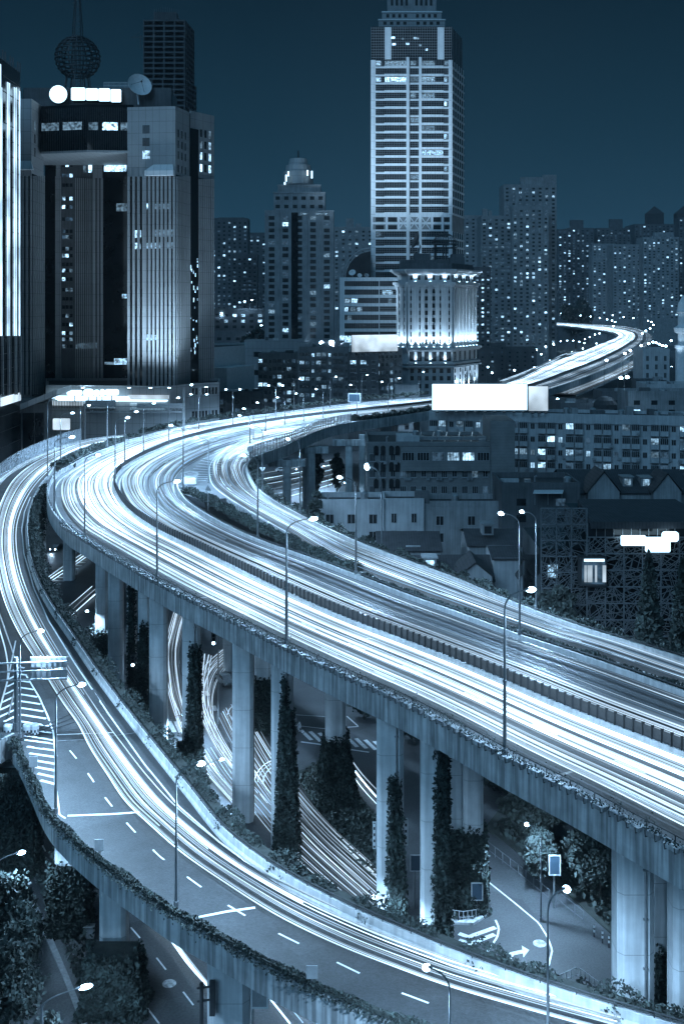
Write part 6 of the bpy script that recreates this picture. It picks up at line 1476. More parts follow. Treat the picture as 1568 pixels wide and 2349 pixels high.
for (x, y, hx, hy, lb) in (
    (1157, 1733, 1222, 1360, 'tall curved street lamp on the planter parapet nearest the right edge'), (657, 1477, 716, 1195, 'curved street lamp on the parapet above the tall ivy pillar'),
    (360, 1330, 402, 1107, 'curved street lamp on parapet above the paired piers'), (194, 1232, 222, 1045, 'thin street lamp on the parapet at the start of the bend'), (125, 1172, 160, 1004, 'street lamp on the parapet at leftmost point of the bend'),
    (109, 1092, 130, 914, 'slim street lamp between the ramp and main road, tallest there'), (139, 1056, 163, 948, 'slim street lamp on the strip, second from the bend'), (184, 1035, 202, 930, 'slim street lamp on the strip beside the end of the noise screen'),
    (246, 1024, 267, 918, 'slim street lamp before the shop signs'), (264, 1098, 290, 959, 'street lamp on the median at the sharpest turn'), (286, 1060, 310, 945, 'street lamp on the median past the turn'), (329, 1040, 351, 925, 'street lamp on the median below the gantry'),
    (387, 1018, 407, 913, 'street lamp on the median right of the gantry'), (420, 1006, 438, 883, 'tall street lamp at the gantry right post'), (591, 1235, 558, 1046, 'street lamp on the inner barrier above the hedge strip'), (816, 1318, 779, 1097, 'street lamp on the inner barrier before the low pale house'),
    (1191, 1456, 1151, 1181, 'dark pole street lamp on the inner barrier beside a pale one'), (420, 1122, 391, 977, 'street lamp standing in the hatched gore'), (478, 1108, 449, 1005, 'street lamp on the inner ramp left edge by the triangle sign'),
    (1229, 1398, 1198, 1176, 'pale street lamp with starry glare beside the lattice building'), (602, 1128, 577, 979, 'street lamp on the outer barrier near the tight bend'), (688, 1178, 660, 1008, 'street lamp behind the outer barrier beside the arm piers')):
    lamp(P1, dk(x, y), (hx, hy), lb, G1)
lamp(P1, Vector((xw(875, 168), 168, 0)), (842, 1072), 'bright street lamp rising behind the hedge before brick block', G1)
n_ = 0
for (x, y, hx, hy) in ((696, 966, 679, 903), (741, 958, 725, 893), (653, 974, 636, 912), (609, 989, 590, 924), (581, 1008, 559, 938), (573, 1017, 549, 954), (818, 955, 804, 883), (890, 948, 876, 876)):
    lamp(P1, dk(x, y), (hx, hy), 'street lamp on the curving arm, arm reaching left, %s from the noise screen' % ('first', 'second', 'third', 'fourth', 'fifth', 'sixth', 'seventh', 'eighth')[n_], 'street lamps on the upper arm'); n_ += 1
n_ = 0
for (x, y, hx, hy) in ((674, 942, 687, 869), (757, 934, 770, 864), (829, 925, 842, 860), (898, 918, 948, 871)[:2] + (915, 868), (960, 912, 971, 853)):
    lamp(P1, dk(x, y), (hx, hy), 'street lamp on far side of the road, arm reaching right, %s before the old apartments' % ('first', 'second', 'third', 'fourth', 'fifth')[n_], 'street lamps on the far parapet'); n_ += 1
for (x, y, hx, hy, lb) in ((456, 984, 474, 904, 'double-headed street lamp right of the gantry'), (534, 974, 550, 893, 'double-headed street lamp second from the gantry'), (632, 961, 648, 884, 'double-headed street lamp third from the gantry')): lamp(P2, dk(x, y), (hx, hy), lb, 'double-headed street lamps', 0)
def rbase(x, y): return rat(x, y, .5)
for (x, y, hx, hy, lb) in ((46, 1692, 88, 1453, 'street lamp behind the gantry sign on lower ramp'), (128, 1866, 181, 1579, 'street lamp at the hatched gore edge of lower ramp'), (404, 2080, 458, 1762, 'street lamp on the hedge-topped parapet of lower ramp'), (1256, 2479, 1301, 2051, 'pale close street lamp crossing the lower ramp at bottom right')):
    lamp(PR, rbase(x, y), (hx, hy), lb, 'street lamps on the lower ramp')
lamp(PR, rbase(1031, 2640), (1008, 2234), 'street lamp with glaring head at the bottom edge', 'street lamps on the lower ramp')
PA = lamp_proto('street_lamp', (1,), LAMP_W * .16)
for (Y, x, hx, hy, lb) in ((139, 388, 420, 1645, 'low street lamp beside the tall bare pier foot'), (122, 472, 507, 1749, 'low street lamp over ground lanes by the ivy mound'), (91, 826, 856, 2066, 'low street lamp glaring before the piped pier'), (171, 222, 197, 1405, 'low street lamp over the ground road under the bend'), (95, -10, 42, 1968, 'street lamp over the lower left alley'), (78, 96, 184, 2290, 'dark street lamp with long arm in the alley'), (101, 1240, 1212, 1898, 'street lamp among the trees below the main road'), (330, 690, 679, 1077, 'low lamp between arm piers, left'), (340, 752, 742, 1069, 'low lamp among arm piers near the ivy trees'), (300, 800, 797, 1108, 'twin-globe low lamp before the brick block'), (300, 712, 703, 1105, 'low bulb lamp at the foot of the arm piers')):
    lamp(PA if hx < 190 else PG, Vector((xw(x, Y), Y, 0)), (hx, hy), lb, 'street lamps at ground level')
# the many lamps in the distance
CR = [(715, 1030), (707, 1050), (777, 1035), (777, 1055), (848, 1042), (848, 1065), (918, 1050), (918, 1072), (983, 1083), (1033, 1092), (1072, 1063), (1067, 1100), (1088, 1110), (1075, 1140), (1148, 1075), (1217, 1083), (1318, 1103), (1342, 1110), (1355, 1130), (1330, 1155), (1300, 1172), (1275, 1190), (1370, 1255), (1392, 1265), (1412, 1275), (1437, 1278), (1475, 1240), (1347, 1250), (1318, 1262), (1265, 1275), (1232, 1295), (1188, 1310), (1150, 1330), (1020, 1378), (790, 1180), (948, 1198), (980, 1190), (912, 1215), (878, 1230), (840, 1248), (798, 1240), (755, 1240), (710, 1245), (660, 1265), (605, 1282), (540, 1303), (488, 1318), (488, 1355), (425, 1335), (575, 1335), (365, 1375), (322, 1365), (235, 1400), (200, 1425), (228, 1465), (385, 1447), (525, 1428), (635, 1380), (700, 1380), (790, 1320), (865, 1295), (918, 1295), (875, 1257), (960, 1260), (800, 1505), (1115, 1500), (1160, 1495), (680, 1595), (740, 1620), (680, 1650)]
for i, (cx_, cy_) in enumerate(CR):
    hx, hy = 1051.9 + cx_ * .3292, 372.8 + cy_ * .3292
    deck = cx_ > 985 or cy_ < 1080
    if deck: lo_, hi_ = 20., 3000.
    if deck:
        for _ in range(40):
            Y = (lo_ + hi_) / 2
            if (CAMZ - (MAINZ + 11 + climb(Y))) * F / (hy - YH) > Y: lo_ = Y
            else: hi_ = Y
        Y = min(Y, 1480); b_ = Vector((xw(hx - 3, Y), Y, zw(hy, Y) - 11))
    else: Y = min((CAMZ - 12) * F / (hy - YH), 1480); Y = min(Y, 960) if hx < 1278 else Y; b_ = Vector((xw(hx - 3, Y), Y, max(0, zw(hy, Y) - (11 if Y * 46 / F + YH > hy + 40 else 30)))); b_.z = 0 if zw(hy, Y) < 26 else zw(hy, Y) - 13
    lamp(PF, b_, (hx, hy), 'tiny distant street lamp glowing along the far road beyond the white billboard', 'distant street lamps')
for (hx, hy, Y, lb) in ((596, 746, 598, 'brightest rooftop lamp left of the stepped tower'), (590, 755, 597, 'lower left lamp of the rooftop lamp cluster'), (600, 767, 596, 'lowest lamp of the rooftop cluster'), (575, 688, 638, 'high lamp left of the stepped tower'), (558, 691, 637, 'high lamp leftmost over the dark low block'), (505, 718, 639, 'lamp near finned wing over the low block')):
    lamp(PF, Vector((xw(hx - 2, Y), Y, zw(hy, Y) - 5)), (hx, hy), lb, 'rooftop lamps')

# ------------------------------------------------------------------ gantry, signs, signals
def plate(name, label, cat, x0, x1, y0, y1, Y, m, pole=None, border=None, zf=0.0, back=False):
    a, c = dep(x0, y1, Y), dep(x1, y0, Y); t = thing(name, label, cat, ((a.x + c.x) / 2 if pole is None else xw(pole, Y), Y, zf)); b = MB(); b.box(((a.x + c.x) / 2, Y, (a.z + c.z) / 2), (c.x - a.x, .08, c.z - a.z)); b.build('sign_plate', M[m], t)
    if border:
        b = MB(); w_ = border
        for (cx_, cz_, sx, sz) in (((a.x + c.x) / 2, a.z, c.x - a.x + w_, w_), ((a.x + c.x) / 2, c.z, c.x - a.x + w_, w_), (a.x, (a.z + c.z) / 2, w_, c.z - a.z - w_ - .004), (c.x, (a.z + c.z) / 2, w_, c.z - a.z - w_ - .004)): b.box((cx_, Y - .02, cz_), (sx, .12, sz))
        b.build('border', M['white'], t)
    if pole is not None:
        b = MB(); b.tube([(xw(pole, Y), Y + .15, zf), (xw(pole, Y), Y + .15, max(c.z - .2, a.z + .2))], .1, 6); b.build('post', M['metal'], t)
    return t
plate('street_sign', 'plain dark board on tall post before the lit trees', 'sign', 1259, 1284, 1963, 2007, 103, 'sign', 1271, .1); plate('street_sign', 'plain dark board on short post on the fenced island', 'sign', 1081, 1106, 2026, 2065, 101.5, 'sign', 1093, .08); plate('street_sign', 'blank dark board behind piped pier', 'sign', 941, 967, 1962, 1998, 103, 'sign', 950, .06)
b = MB(); plate('road_sign', 'blank blue-grey road sign with pale frame over the far arm', 'sign', 799, 826, 903, 922, 388, 'sign', 829, .35, MAINZ)
for (x0, x1, y0, y1, lb) in ((855, 861, 1886, 1946, 'left'), (927, 934, 1878, 1938, 'right')):
    t = plate('striped_marker', 'dark and white striped marker plate on %s side of the piped pier' % lb, 'sign', x0, x1, y0, y1, 98.5, 'darkmetal', None, .06); Y = 98.4
    for q in range(4): b = MB(); b.box(dep((x0 + x1) / 2, y0 + 8 + q * (y1 - y0) / 4.2, Y), ((x1 - x0) / F * Y * .6, .06, .28)); b.build('stripe', M['white'], t)
# gantry over the road by the podium
Yq = 296.0; t = thing('sign_gantry', 'truss sign gantry spanning the road below podium canopies', 'gantry', (xw(300, Yq), Yq, MAINZ)); b = MB()
for x in (194, 422): q = xw(x, Yq); b.tube([(q, Yq, MAINZ - 2), (q, Yq, zw(926 if x < 300 else 890, Yq))], .3, 6)
b.build('posts_pair', M['metal'], t); b = MB(); xa, xb = xw(193, Yq), xw(422, Yq); z1, z0 = zw(932, Yq), zw(945, Yq)
for zq in (z0, z1): b.tube([(xa, Yq, zq), (xb, Yq, zq)], .14, 5)
for q in range(28): s_ = q % 2; b.tube([(lerp(xa, xb, q / 28), Yq, z1 if s_ else z0), (lerp(xa, xb, (q + 1) / 28), Yq, z0 if s_ else z1)], .08, 4)
b.build('truss_beam', M['metal'], t)
for (x0, x1, y0, y1) in ((196, 265, 918, 934), (314, 420, 925, 936)):
    b = MB(); a, c = dep(x0, y1, Yq + .4), dep(x1, y0, Yq + .4); b.box(((a.x + c.x) / 2, Yq + .4, (a.z + c.z) / 2), (c.x - a.x, .15, c.z - a.z)); b.build('sign_panel', M['signback'], t)
# sign cantilever on the lower ramp (seen from its back)
bq = rat(37, 1690, 0); Yg = bq.y; t = thing('cantilever_sign', 'cantilevered road sign seen from its ribbed back on lower ramp', 'sign', bq); b = MB(); b.tube([bq, (bq.x, bq.y, zw(1508, Yg))], .22, 8); b.tube([bq, bq + Vector((0, 0, 1.5))], .34, 8); b.build('post', M['pole'], t)
b = MB()
for y in (1521, 1540, 1560): b.tube([dep(-40, y + 3, Yg - .3), dep(153, y - 4, Yg - .3)], .10, 6)
b.build('arms', M['metal'], t)
for (y0, y1) in ((1507, 1531), (1536, 1560)):
    b = MB(); a, c = dep(69, y1, Yg - .05), dep(154, y0, Yg - .05); b.box(((a.x + c.x) / 2, Yg, (a.z + c.z) / 2), (c.x - a.x, .1, c.z - a.z)); p_ = b.build('sign_panel', M['signback'], t); b = MB()
    for q in range(8): b.box((lerp(a.x, c.x, (q + .3) / 7.5), Yg - .1, (a.z + c.z) / 2), (.08, .1, c.z - a.z - .1))
    b.build('stiffener_ribs', M['metal'], p_)
# small plates on the left parapet, triangle signs, gore marker
for (x0, x1, y0, y1, yb, lb) in ((217, 238, 1926, 1953, 1962, 'before the second stop line'), (702, 728, 2216, 2246, 2262, 'near the bottom edge'), (67, 86, 1736, 1760, 1772, 'below the crash barrels')):
    Y = rat((x0 + x1) / 2, yb, .8).y; plate('roadside_plate', 'small pale plate seen from behind on left parapet ' + lb, 'sign', x0, x1, y0, y1, Y, 'signback', (x0 + x1) / 2, None, rat((x0 + x1) / 2, yb, .8).z)
def tri(label, x, y, r, up, foot):
    p0 = dk(x, foot, MAINZ); Y = p0.y; c = dep(x, y, Y); rr_ = r / F * Y; t = thing('warning_sign', label, 'sign', p0); b = MB(); pts = [(c.x + rr_ * math.sin(a), Y, c.z + (1 if up else -1) * rr_ * math.cos(a)) for a in (0, 2.094, 4.189)]
    b.add(pts + [(p[0], Y + .08, p[2]) for p in pts], [(0, 1, 2), (5, 4, 3), (0, 3, 4, 1), (1, 4, 5, 2), (2, 5, 3, 0)]); b.build('sign_plate', M['signback' if up else 'white'], t); b = MB(); b.tube([(c.x, Y + .15, p0.z), (c.x, Y + .15, c.z)], .07, 6); b.build('post', M['metal'], t)
tri('grey triangular warning sign at the hedge strip nose', 477, 1121, 9, True, 1172); tri('white inverted triangle give-way sign near the noise screen', 602, 1076, 8, False, 1116)
p0 = dk(574, 1060, MAINZ + .9); Y = p0.y; t = thing('round_sign', 'round white sign at the corner of the noise screen', 'sign', p0); c = dep(573, 1030, Y - .5); b = MB(); disc_y(b, c, .62, .1); b.build('sign_plate', M['white'], t); b = MB(); b.tube([(c.x, Y - .35, p0.z), (c.x, Y - .35, c.z)], .07, 6); b.build('post', M['metal'], t)
p0 = dk(436, 1112, MAINZ); Y = p0.y; t = thing('gore_marker', 'white crash cushion with hood frame at gore nose', 'crash cushion', p0); a, c = dep(420, 1110, Y), dep(450, 1096, Y); b = MB(); b.box(((a.x + c.x) / 2, Y, (a.z + c.z) / 2), (c.x - a.x, 1.0, c.z - a.z)); b.build('cushion_face', M['white'], t); b = MB()
for x in (418, 452): b.tube([(xw(x, Y), Y, MAINZ), (xw(x, Y), Y, zw(1083, Y))], .1, 5)
b.tube([dep(415, 1086, Y), dep(435, 1081, Y), dep(455, 1086, Y)], .12, 5); b.tube([dep(416, 1092, Y), dep(454, 1092, Y)], .12, 5); b.build('hood_frame', M['metal'], t)
# crash barrels at the nose
for (x, y, lb) in ((62, 1690, 'left of the pair'), (79, 1689, 'right of the pair'), (18, 1690, 'left of the sign post')):
    p0 = rat(x, y, 0); t = thing('crash_barrel', 'checkered white crash barrel at the ramp nose, ' + lb, 'barrel', p0, 'crash barrels'); b = MB(); b.lathe([(.01, 0), (.42, 0), (.46, .1), (.46, 1.15), (.36, 1.3), (.01, 1.32)], p0, 16); b.build('drum', M['white'], t); b = MB()
    for ring_ in range(2):
        for q in range(8): an_ = 2 * math.pi * (q + .5 * ring_) / 8; b.box((p0.x + .465 * math.cos(an_), p0.y + .465 * math.sin(an_), p0.z + .35 + .3 * ring_), (.02, .18, .28), an_)
    b.build('check_pattern', M['darkmetal'], t)
# traffic signals
def signal(label, x, y, Y, hpole, yfoot=None, post=True):
    c = dep(x, y, Y); t = thing('traffic_signal', label, 'traffic signal', (c.x + .5, Y, 0)); b = MB(); b.box(c, (.62, .4, 1.75)); hs = b.build('signal_head', M['darkmetal'], t)
    for k in range(3):
        b = MB(); disc_y(b, (c.x, c.y - .22, c.z + .52 - .52 * k), .2, .03, 14); b.build('signal_lens', M['lamp' if k == 2 else 'glass'], hs)
    b = MB(); b.tube([(c.x + .6, Y + .25, 0), (c.x + .6, Y + .25, c.z + 1.2)], .1, 6); b.tube([(c.x + .6, Y + .25, c.z + .5), (c.x, Y + .2, c.z + .5)], .06, 5); b.build('post', M['metal'], t)
signal('traffic signal with lit lowest lamp right of the piped pier', 490, 1466, 148, 6); signal('traffic signal with lit lowest lamp left of the ivy spire', 305, 1516, 150, 6)
c = dep(462, 2275, 82); t = thing('traffic_signal', 'dark horizontal signal bracket seen from behind at the bottom edge', 'traffic signal', (c.x, 82, 0)); b = MB(); b.tube([(c.x, 82, 0), (c.x, 82, zw(2255, 82))], .16, 8); b.build('post', M['darkmetal'], t); b = MB()
for y in (2268, 2298): b.tube([dep(452, y, 82), dep(490, y - 5, 82)], .09, 6)
b.build('brackets', M['darkmetal'], t); b = MB(); a_ = dep(487, 2290, 82); b.box(a_, (.42, .35, 2.6)); b.build('signal_head', M['darkmetal'], t)
plate('road_sign', 'framed sign panel hanging under lower ramp at the bottom', 'sign', 577, 613, 2258, 2312, 82.5, 'signback', 579, .12)

# ------------------------------------------------------------------ planters on the parapet
PLN = []
op = resample(lvl([p for p in outerP if p.y < 172], MAINZ), 1.62); on = normals(op); sgn = -1 if (on[5].dot(op[5] - base[5]) < 0) else 1
for v_ in range(4):
    t = thing('planter_box', 'planter', 'planter', (0, 0, -600)); b = MB(); b.hexa([(-.55, -.15, -600 + .72), (.55, -.15, -600 + .72), (.55, .2, -600 + .72), (-.55, .2, -600 + .72), (-.62, -.22, -600 + 1.08), (.62, -.22, -600 + 1.08), (.62, .27, -600 + 1.08), (-.62, .27, -600 + 1.08)]); b.build('box', M['signback' if v_ % 2 else 'concrete'], t)
    b = MB()
    for x in (-.4, .4): b.tube([(x, -.3, -600 + .66), (x, .28, -600 + .66), (x, .34, -600 + 1.1)], .035, 4)
    b.build('bracket', M['darkmetal'], t); n = 80; C = np.stack([RNG.uniform(-.68, .68, n), RNG.uniform(-.3, .5, n), -600 + 1.05 + RNG.gamma(2, .11 + .03 * v_, n)], 1); b = MB(); b.leaves(C, .085); b.build('plant_foliage', M['leaf'], t); PLN.append(t)
for i, (p, q) in enumerate(zip(op, on)):
    w_ = q * sgn; r_ = math.atan2(w_.y, w_.x) - math.pi / 2; proto = PLN[i % 4]; pos = p + w_ * .42
    lb = 'planter box of dark shrubs hung along the outer parapet of main road'
    if i < 4: proto.location = pos; proto.rotation_euler = (0, 0, r_); proto['label'] = lb; proto['group'] = 'parapet planters'
    else: dup(proto, pos, r_ + random.uniform(-.06, .06), (1, 1, random.uniform(.9, 1.1)), lb, 'parapet planters')

# ------------------------------------------------------------------ hedges and plants
def hedge(pts, w, h, label, dens=60, size=.22, name='hedge', group=None, m='leaf', droop=0.0, side=1, wild=.4):
    L_ = length(pts); n = int(min(14000, L_ * dens)); P = resample(pts, n=max(20, int(L_ / .5))); N = normals(P); k = len(P)
    f = RNG.uniform(0, k - 1.001, n); i = f.astype(int); fr_ = (f - i)[:, None]; A = np.array([tuple(p) for p in P]); NN = np.array([tuple(p) for p in N]); C = A[i] * (1 - fr_) + A[i + 1] * fr_; nn = NN[i]
    bump = 1 + wild * np.sin(f * .5 + RNG.uniform(0, .6, n)) * np.sin(f * .17 + 1)
    u = RNG.uniform(-1, 1, n); zt = np.sqrt(np.clip(1 - u * u, 0, 1)) * RNG.uniform(.55, 1.08, n) * h * bump
    C = C + nn * (u * w / 2 * bump)[:, None] * 1.0; C[:, 2] += zt
    if droop:
        m_ = RNG.uniform(0, 1, n) < .35; C[m_] += nn[m_] * (side * w * .55); C[m_, 2] -= RNG.gamma(1.6, droop * .4, m_.sum()) + zt[m_]
    b = MB(); b.leaves(C, size); t = thing(name, label, 'hedge', pts[len(pts) // 2], group); b.build('foliage', M[m], t)
    c = MB(); sweep(c, pts, [(-w * .34, .02), (-w * .25, h * .62), (w * .25, h * .62), (w * .34, .02)], True); c.build('soil_core', M['soil'], t); return t
def sl(P, a, b): return P[int(len(P) * a):int(len(P) * b)]
hN = [rat(x, y, .75) for x, y in [(33, 1692), (50, 1718), (76, 1772), (105, 1836), (132, 1876), (217, 1953), (329, 2033), (390, 2075)]]
sL = outer_sign(Lz[iN:], RB[-20])
hedge([p + Vector((0, 0, .72)) for p in offset(Lz[iN:-12], .2 * sL)], .6, .4, 'shaggy hedge trailing over the left parapet of lower ramp', 150, .11, droop=.22, side=sL)
sR = outer_sign(RB, LB[len(LB) // 2])
rr0 = [p for p in RB if p.y < 172 and p.y > 66]
hedge([p + Vector((0, 0, .1)) for p in offset(rr0, 1.15 * sR)], 1.9, 1.15, 'wild shrubs outside the right barrier of lower ramp', 220, .15, wild=.7)
hedge([p + Vector((0, 0, .1)) for p in offset([p for p in RB if 172 <= p.y < 215], 1.1 * sR)], 1.6, 1.1, 'dark creeper hedge along ramp beside the bend', 90, .25, droop=3.0, side=sR)
lo2 = [p for p in lvl(lowP, MAINZ)]; sF = outer_sign(lowP, at(700, 1240, PT))
hedge(offset([p for p in lo2 if p.y > 66], 1.4 * sF), 1.8, 1.15, 'long overgrown hedge outside the inner ramp barrier', 110, .19, wild=.6)
hp = [atm(x, y, MAINZ) for x, y in [(424, 1128), (450, 1135), (500, 1160), (560, 1196), (620, 1225), (690, 1256), (760, 1288), (820, 1312)]]
hedge(smooth(hp, 1.5), 2.8, .8, 'hedge strip tapering between inner carriageway and ramp', 300, .17, m='ivyleaf')
hedge(smooth([atm(x, y, MAINZ + .6) for x, y in [(832, 1322), (944, 1364), (1052, 1402), (1190, 1453), (1348, 1505), (1568, 1584)]], 1.5), .8, .45, 'thin line of low plants on the inner barrier', 60, .16)
hedge(smooth([atm(x, y, MAINZ + .9) for x, y in [(807, 966), (850, 961), (900, 954), (984, 942)]], 2), 2.2, 1.3, 'hedge boxes on the arm parapet beyond noise screen', 60, .35)
hedge(smooth([atm(x, y, MAINZ + .2) for x, y in [(140, 1072), (190, 1045), (250, 1022), (318, 1004)]], 2), 4.0, 1.0, 'low planted strip between lower ramp and main road', 150, .35)
hedge(smooth([atm(x, y, MAINZ + .9) for x, y in [(322, 994), (420, 972), (516, 956), (681, 934), (812, 918), (980, 904)]], 3), 1.5, 1.0, 'hedge along the far outer parapet of main road', 40, .4)
# ground cover
def cover(P_px, label, dens=18, size=.3, h=.5, m='leaf', z=.15):
    P = [at(x, y, z) for x, y in P_px]; xs = [p.x for p in P]; ys = [p.y for p in P]; A_ = abs(sum(P[i].x * P[(i + 1) % len(P)].y - P[(i + 1) % len(P)].x * P[i].y for i in range(len(P)))) / 2
    C = []; n = min(int(A_ * dens), 9000)
    while len(C) < n:
        X = RNG.uniform(min(xs), max(xs)); Y = RNG.uniform(min(ys), max(ys)); ins = False
        for i in range(len(P)):
            a, b = P[i], P[i - 1]
            if (a.y > Y) != (b.y > Y) and X < (b.x - a.x) * (Y - a.y) / (b.y - a.y) + a.x: ins = not ins
        if ins: C.append((X, Y, z + RNG.uniform(.05, h) * (1 + .4 * math.sin(X * .9) * math.sin(Y * .7))))
    b = MB(); b.leaves(np.array(C), size); o = b.build('ground_cover', M[m], kind='stuff'); o['label'] = label; return o
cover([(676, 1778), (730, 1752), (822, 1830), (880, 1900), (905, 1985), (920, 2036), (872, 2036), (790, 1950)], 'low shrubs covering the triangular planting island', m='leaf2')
cover([(1022, 2092), (1035, 2062), (1085, 2054), (1114, 2076), (1116, 2095), (1085, 2112), (1035, 2112)], 'low plants on the fenced traffic island')
cover([(1130, 1905), (1290, 2030), (1410, 2140), (1500, 2230), (1560, 2200), (1500, 2100), (1330, 1960), (1180, 1860)], 'dark undergrowth beside the lower right street', 10, .35, .8)
cover([(60, 1985), (120, 2010), (150, 2060), (210, 2160), (230, 2349), (215, 2349), (150, 2190), (90, 2040)], 'scrubby ground cover between alley and ramp piers', 16, .28, .7)
cover([(1265, 2290), (1330, 2255), (1400, 2320), (1430, 2360), (1290, 2349)], 'small planted corner beside lower ramp at bottom right', 30, .25, .8)
# trees
def tree(name, label, x, yb, ytop, wpx, Y, kind='round', n=2600, m='leaf', size=.42, group=None):
    X = xw(x, Y); z1 = zw(ytop, Y); w_ = wpx / F * Y; t = thing(name, label, 'tree', (X, Y, 0), group); H = max(3.0, z1)
    b = MB(); tr = [(X, Y, 0), (X + .1, Y, H * .3), (X - .1, Y + .1, H * .62)]; b.tube(tr, [H * .026 + .05, H * .02 + .03, H * .01 + .02], 7)
    for q in range(7):
        a = q * 2.4; s_ = Vector((X, Y, H * (.28 + .05 * q))); b.tube([s_, s_ + Vector((math.cos(a) * w_ * .2, math.sin(a) * w_ * .2, H * .1)), s_ + Vector((math.cos(a) * w_ * .38, math.sin(a) * w_ * .38, H * .24))], [.1, .07, .03], 5)
    b.build('trunk', M['bark'], t); C = []
    if kind == 'round':
        nc = 34; zc, rz2 = H * .66, H * .34
        for q in range(nc):
            v = RNG.normal(size=3); v /= np.linalg.norm(v); rr2 = RNG.uniform(.45, 1.0); c = np.array((X, Y, zc)) + v * rr2 * np.array((w_ / 2, w_ / 2, rz2)); s_ = RNG.uniform(.10, .2) * w_; k = n // nc
            C.append(c + RNG.normal(size=(k, 3)) * s_ * np.array((.55, .55, .42)))
    else:
        for q in range(30):
            f = (q + .5) / 30; k = n // 30; r_ = w_ / 2 * (1 - f) ** .75 * RNG.uniform(.75, 1.1); a = RNG.uniform(0, 6.28, k); rad = r_ * np.sqrt(RNG.uniform(.1, 1, k)) * (1 + .25 * np.sin(a * 5 + q))
            C.append(np.stack([X + rad * np.cos(a), Y + rad * np.sin(a), H * (.06 + .94 * f) + RNG.normal(size=k) * H * .02 - rad * .12], 1))
    b = MB(); b.leaves(np.concatenate(C), size); b.build('crown', M[m], t); return t
for (nm, x, yt, wp, Y, kd, mm, lb) in (
    ('conifer_tree', 1488, 1288, 120, 132, 'cone', 'ivyleaf', 'dark broad conifer before the lattice building'), ('conifer_tree', 1566, 1300, 110, 130, 'cone', 'ivyleaf', 'dark conifer at the right edge before the lattice building'),
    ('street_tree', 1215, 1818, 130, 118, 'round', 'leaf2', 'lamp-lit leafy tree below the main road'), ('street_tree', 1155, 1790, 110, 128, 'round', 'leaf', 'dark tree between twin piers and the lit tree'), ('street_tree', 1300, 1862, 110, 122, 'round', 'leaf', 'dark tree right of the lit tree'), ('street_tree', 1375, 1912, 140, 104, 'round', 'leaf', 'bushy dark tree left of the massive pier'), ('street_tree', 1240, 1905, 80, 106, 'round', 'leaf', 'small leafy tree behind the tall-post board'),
    ('street_tree', 835, 1590, 60, 150, 'round', 'leaf', 'small tree with a bent trunk by the crosswalk'), ('street_tree', 950, 1680, 70, 142, 'round', 'leaf', 'dark tree seen between the piped and slim piers'),
    ('street_tree', 20, 2010, 110, 95, 'round', 'ivyleaf', 'dark tree at left edge above the alley'), ('street_tree', 45, 2085, 90, 90, 'round', 'ivyleaf', 'tree overhanging the alley, lower left'), ('street_tree', 15, 2190, 150, 84, 'round', 'leaf', 'bushy tree in the bottom left corner'), ('street_tree', 105, 2325, 60, 80, 'round', 'leaf', 'tree top peeking at the bottom edge near alley lamp'),
    ('street_tree', 724, 1042, 30, 300, 'round', 'ivyleaf', 'dark rounded tree among the arm piers'), ('street_tree', 772, 1044, 24, 312, 'round', 'ivyleaf', 'narrow dark tree beside the white arm pier'), ('street_tree', 722, 1118, 36, 215, 'round', 'ivyleaf', 'dark trellised tree at end of low pale house'),
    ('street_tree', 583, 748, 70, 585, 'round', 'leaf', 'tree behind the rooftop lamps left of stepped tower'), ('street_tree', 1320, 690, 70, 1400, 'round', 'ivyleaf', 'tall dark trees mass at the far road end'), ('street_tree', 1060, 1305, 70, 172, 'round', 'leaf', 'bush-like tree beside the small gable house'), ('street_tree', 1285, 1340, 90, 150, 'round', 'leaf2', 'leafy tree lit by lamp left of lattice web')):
    tree(nm, lb, x, 0, yt, wp, Y, kd, 8500 if wp > 70 else 2600, mm, max(.2, .0024 * Y) if nm != 'conifer_tree' else .5)
# low fences on the ground
def rail_fence(label, P_px, h, m, sp=.35):
    P = resample([at(x, y, .2) for x, y in P_px], sp); t = thing('railing', label, 'railing', P[len(P) // 2]); b = MB(); [b.tube([p + Vector((0, 0, k)) for p in P], .03, 4) for k in (h * .25, h)]; b.build('rails', M[m], t); repeat(t, 'baluster', bx((0, 0, h / 2), (.06, .06, h)), M[m], [(p, 0) for p in P], 60)
rail_fence('low white picket railing around the ivy pier island', [(1022, 2104), (1060, 2110), (1090, 2106), (1112, 2092), (1117, 2072)], .75, 'white', .4); rail_fence('dark railing along the lower right street verge', [(1118, 1955), (1190, 2010), (1260, 2068)], 1.1, 'pole', 1.2); rail_fence('second dark railing beyond the tall-post board', [(1278, 2070), (1338, 2118)], 1.1, 'pole', 1.0); rail_fence('pale low railing around the bottom right planting', [(1266, 2266), (1325, 2240), (1405, 2300)], .8, 'metal', .5)
for (x, y, lb) in ((1362, 2150, 'left'), (1381, 2164, 'middle'), (1396, 2175, 'right')):
    p = at(x, y, 0); t = thing('bollard', 'thin banded bollard, %s of three beside the massive pier' % lb, 'bollard', p, 'banded bollards'); b = MB(); b.tube([p, p + Vector((0, 0, 1.1))], .07, 8); b.build('tube', M['darkmetal'], t); b = MB(); [b.tube([p + Vector((0, 0, z)), p + Vector((0, 0, z + .22))], .08, 8) for z in (.45, .85)]; b.build('band_pattern', M['white'], t)
for (x, y, lb) in ((205, 2150, 'beside the pale ivy mound'), (1093, 2098, 'on the fenced island')):
    p = at(x, y, .1); t = thing('utility_cabinet', 'small pale utility cabinet ' + lb, 'cabinet', p); b = MB(); b.box(p + Vector((0, 0, .5)), (.85, .6, 1.0)); b.build('cabinet_body', M['signback'], t); b = MB(); b.box(p + Vector((0, 0, 1.03)), (.95, .7, .06)); b.build('cabinet_lid', M['metal'], t)
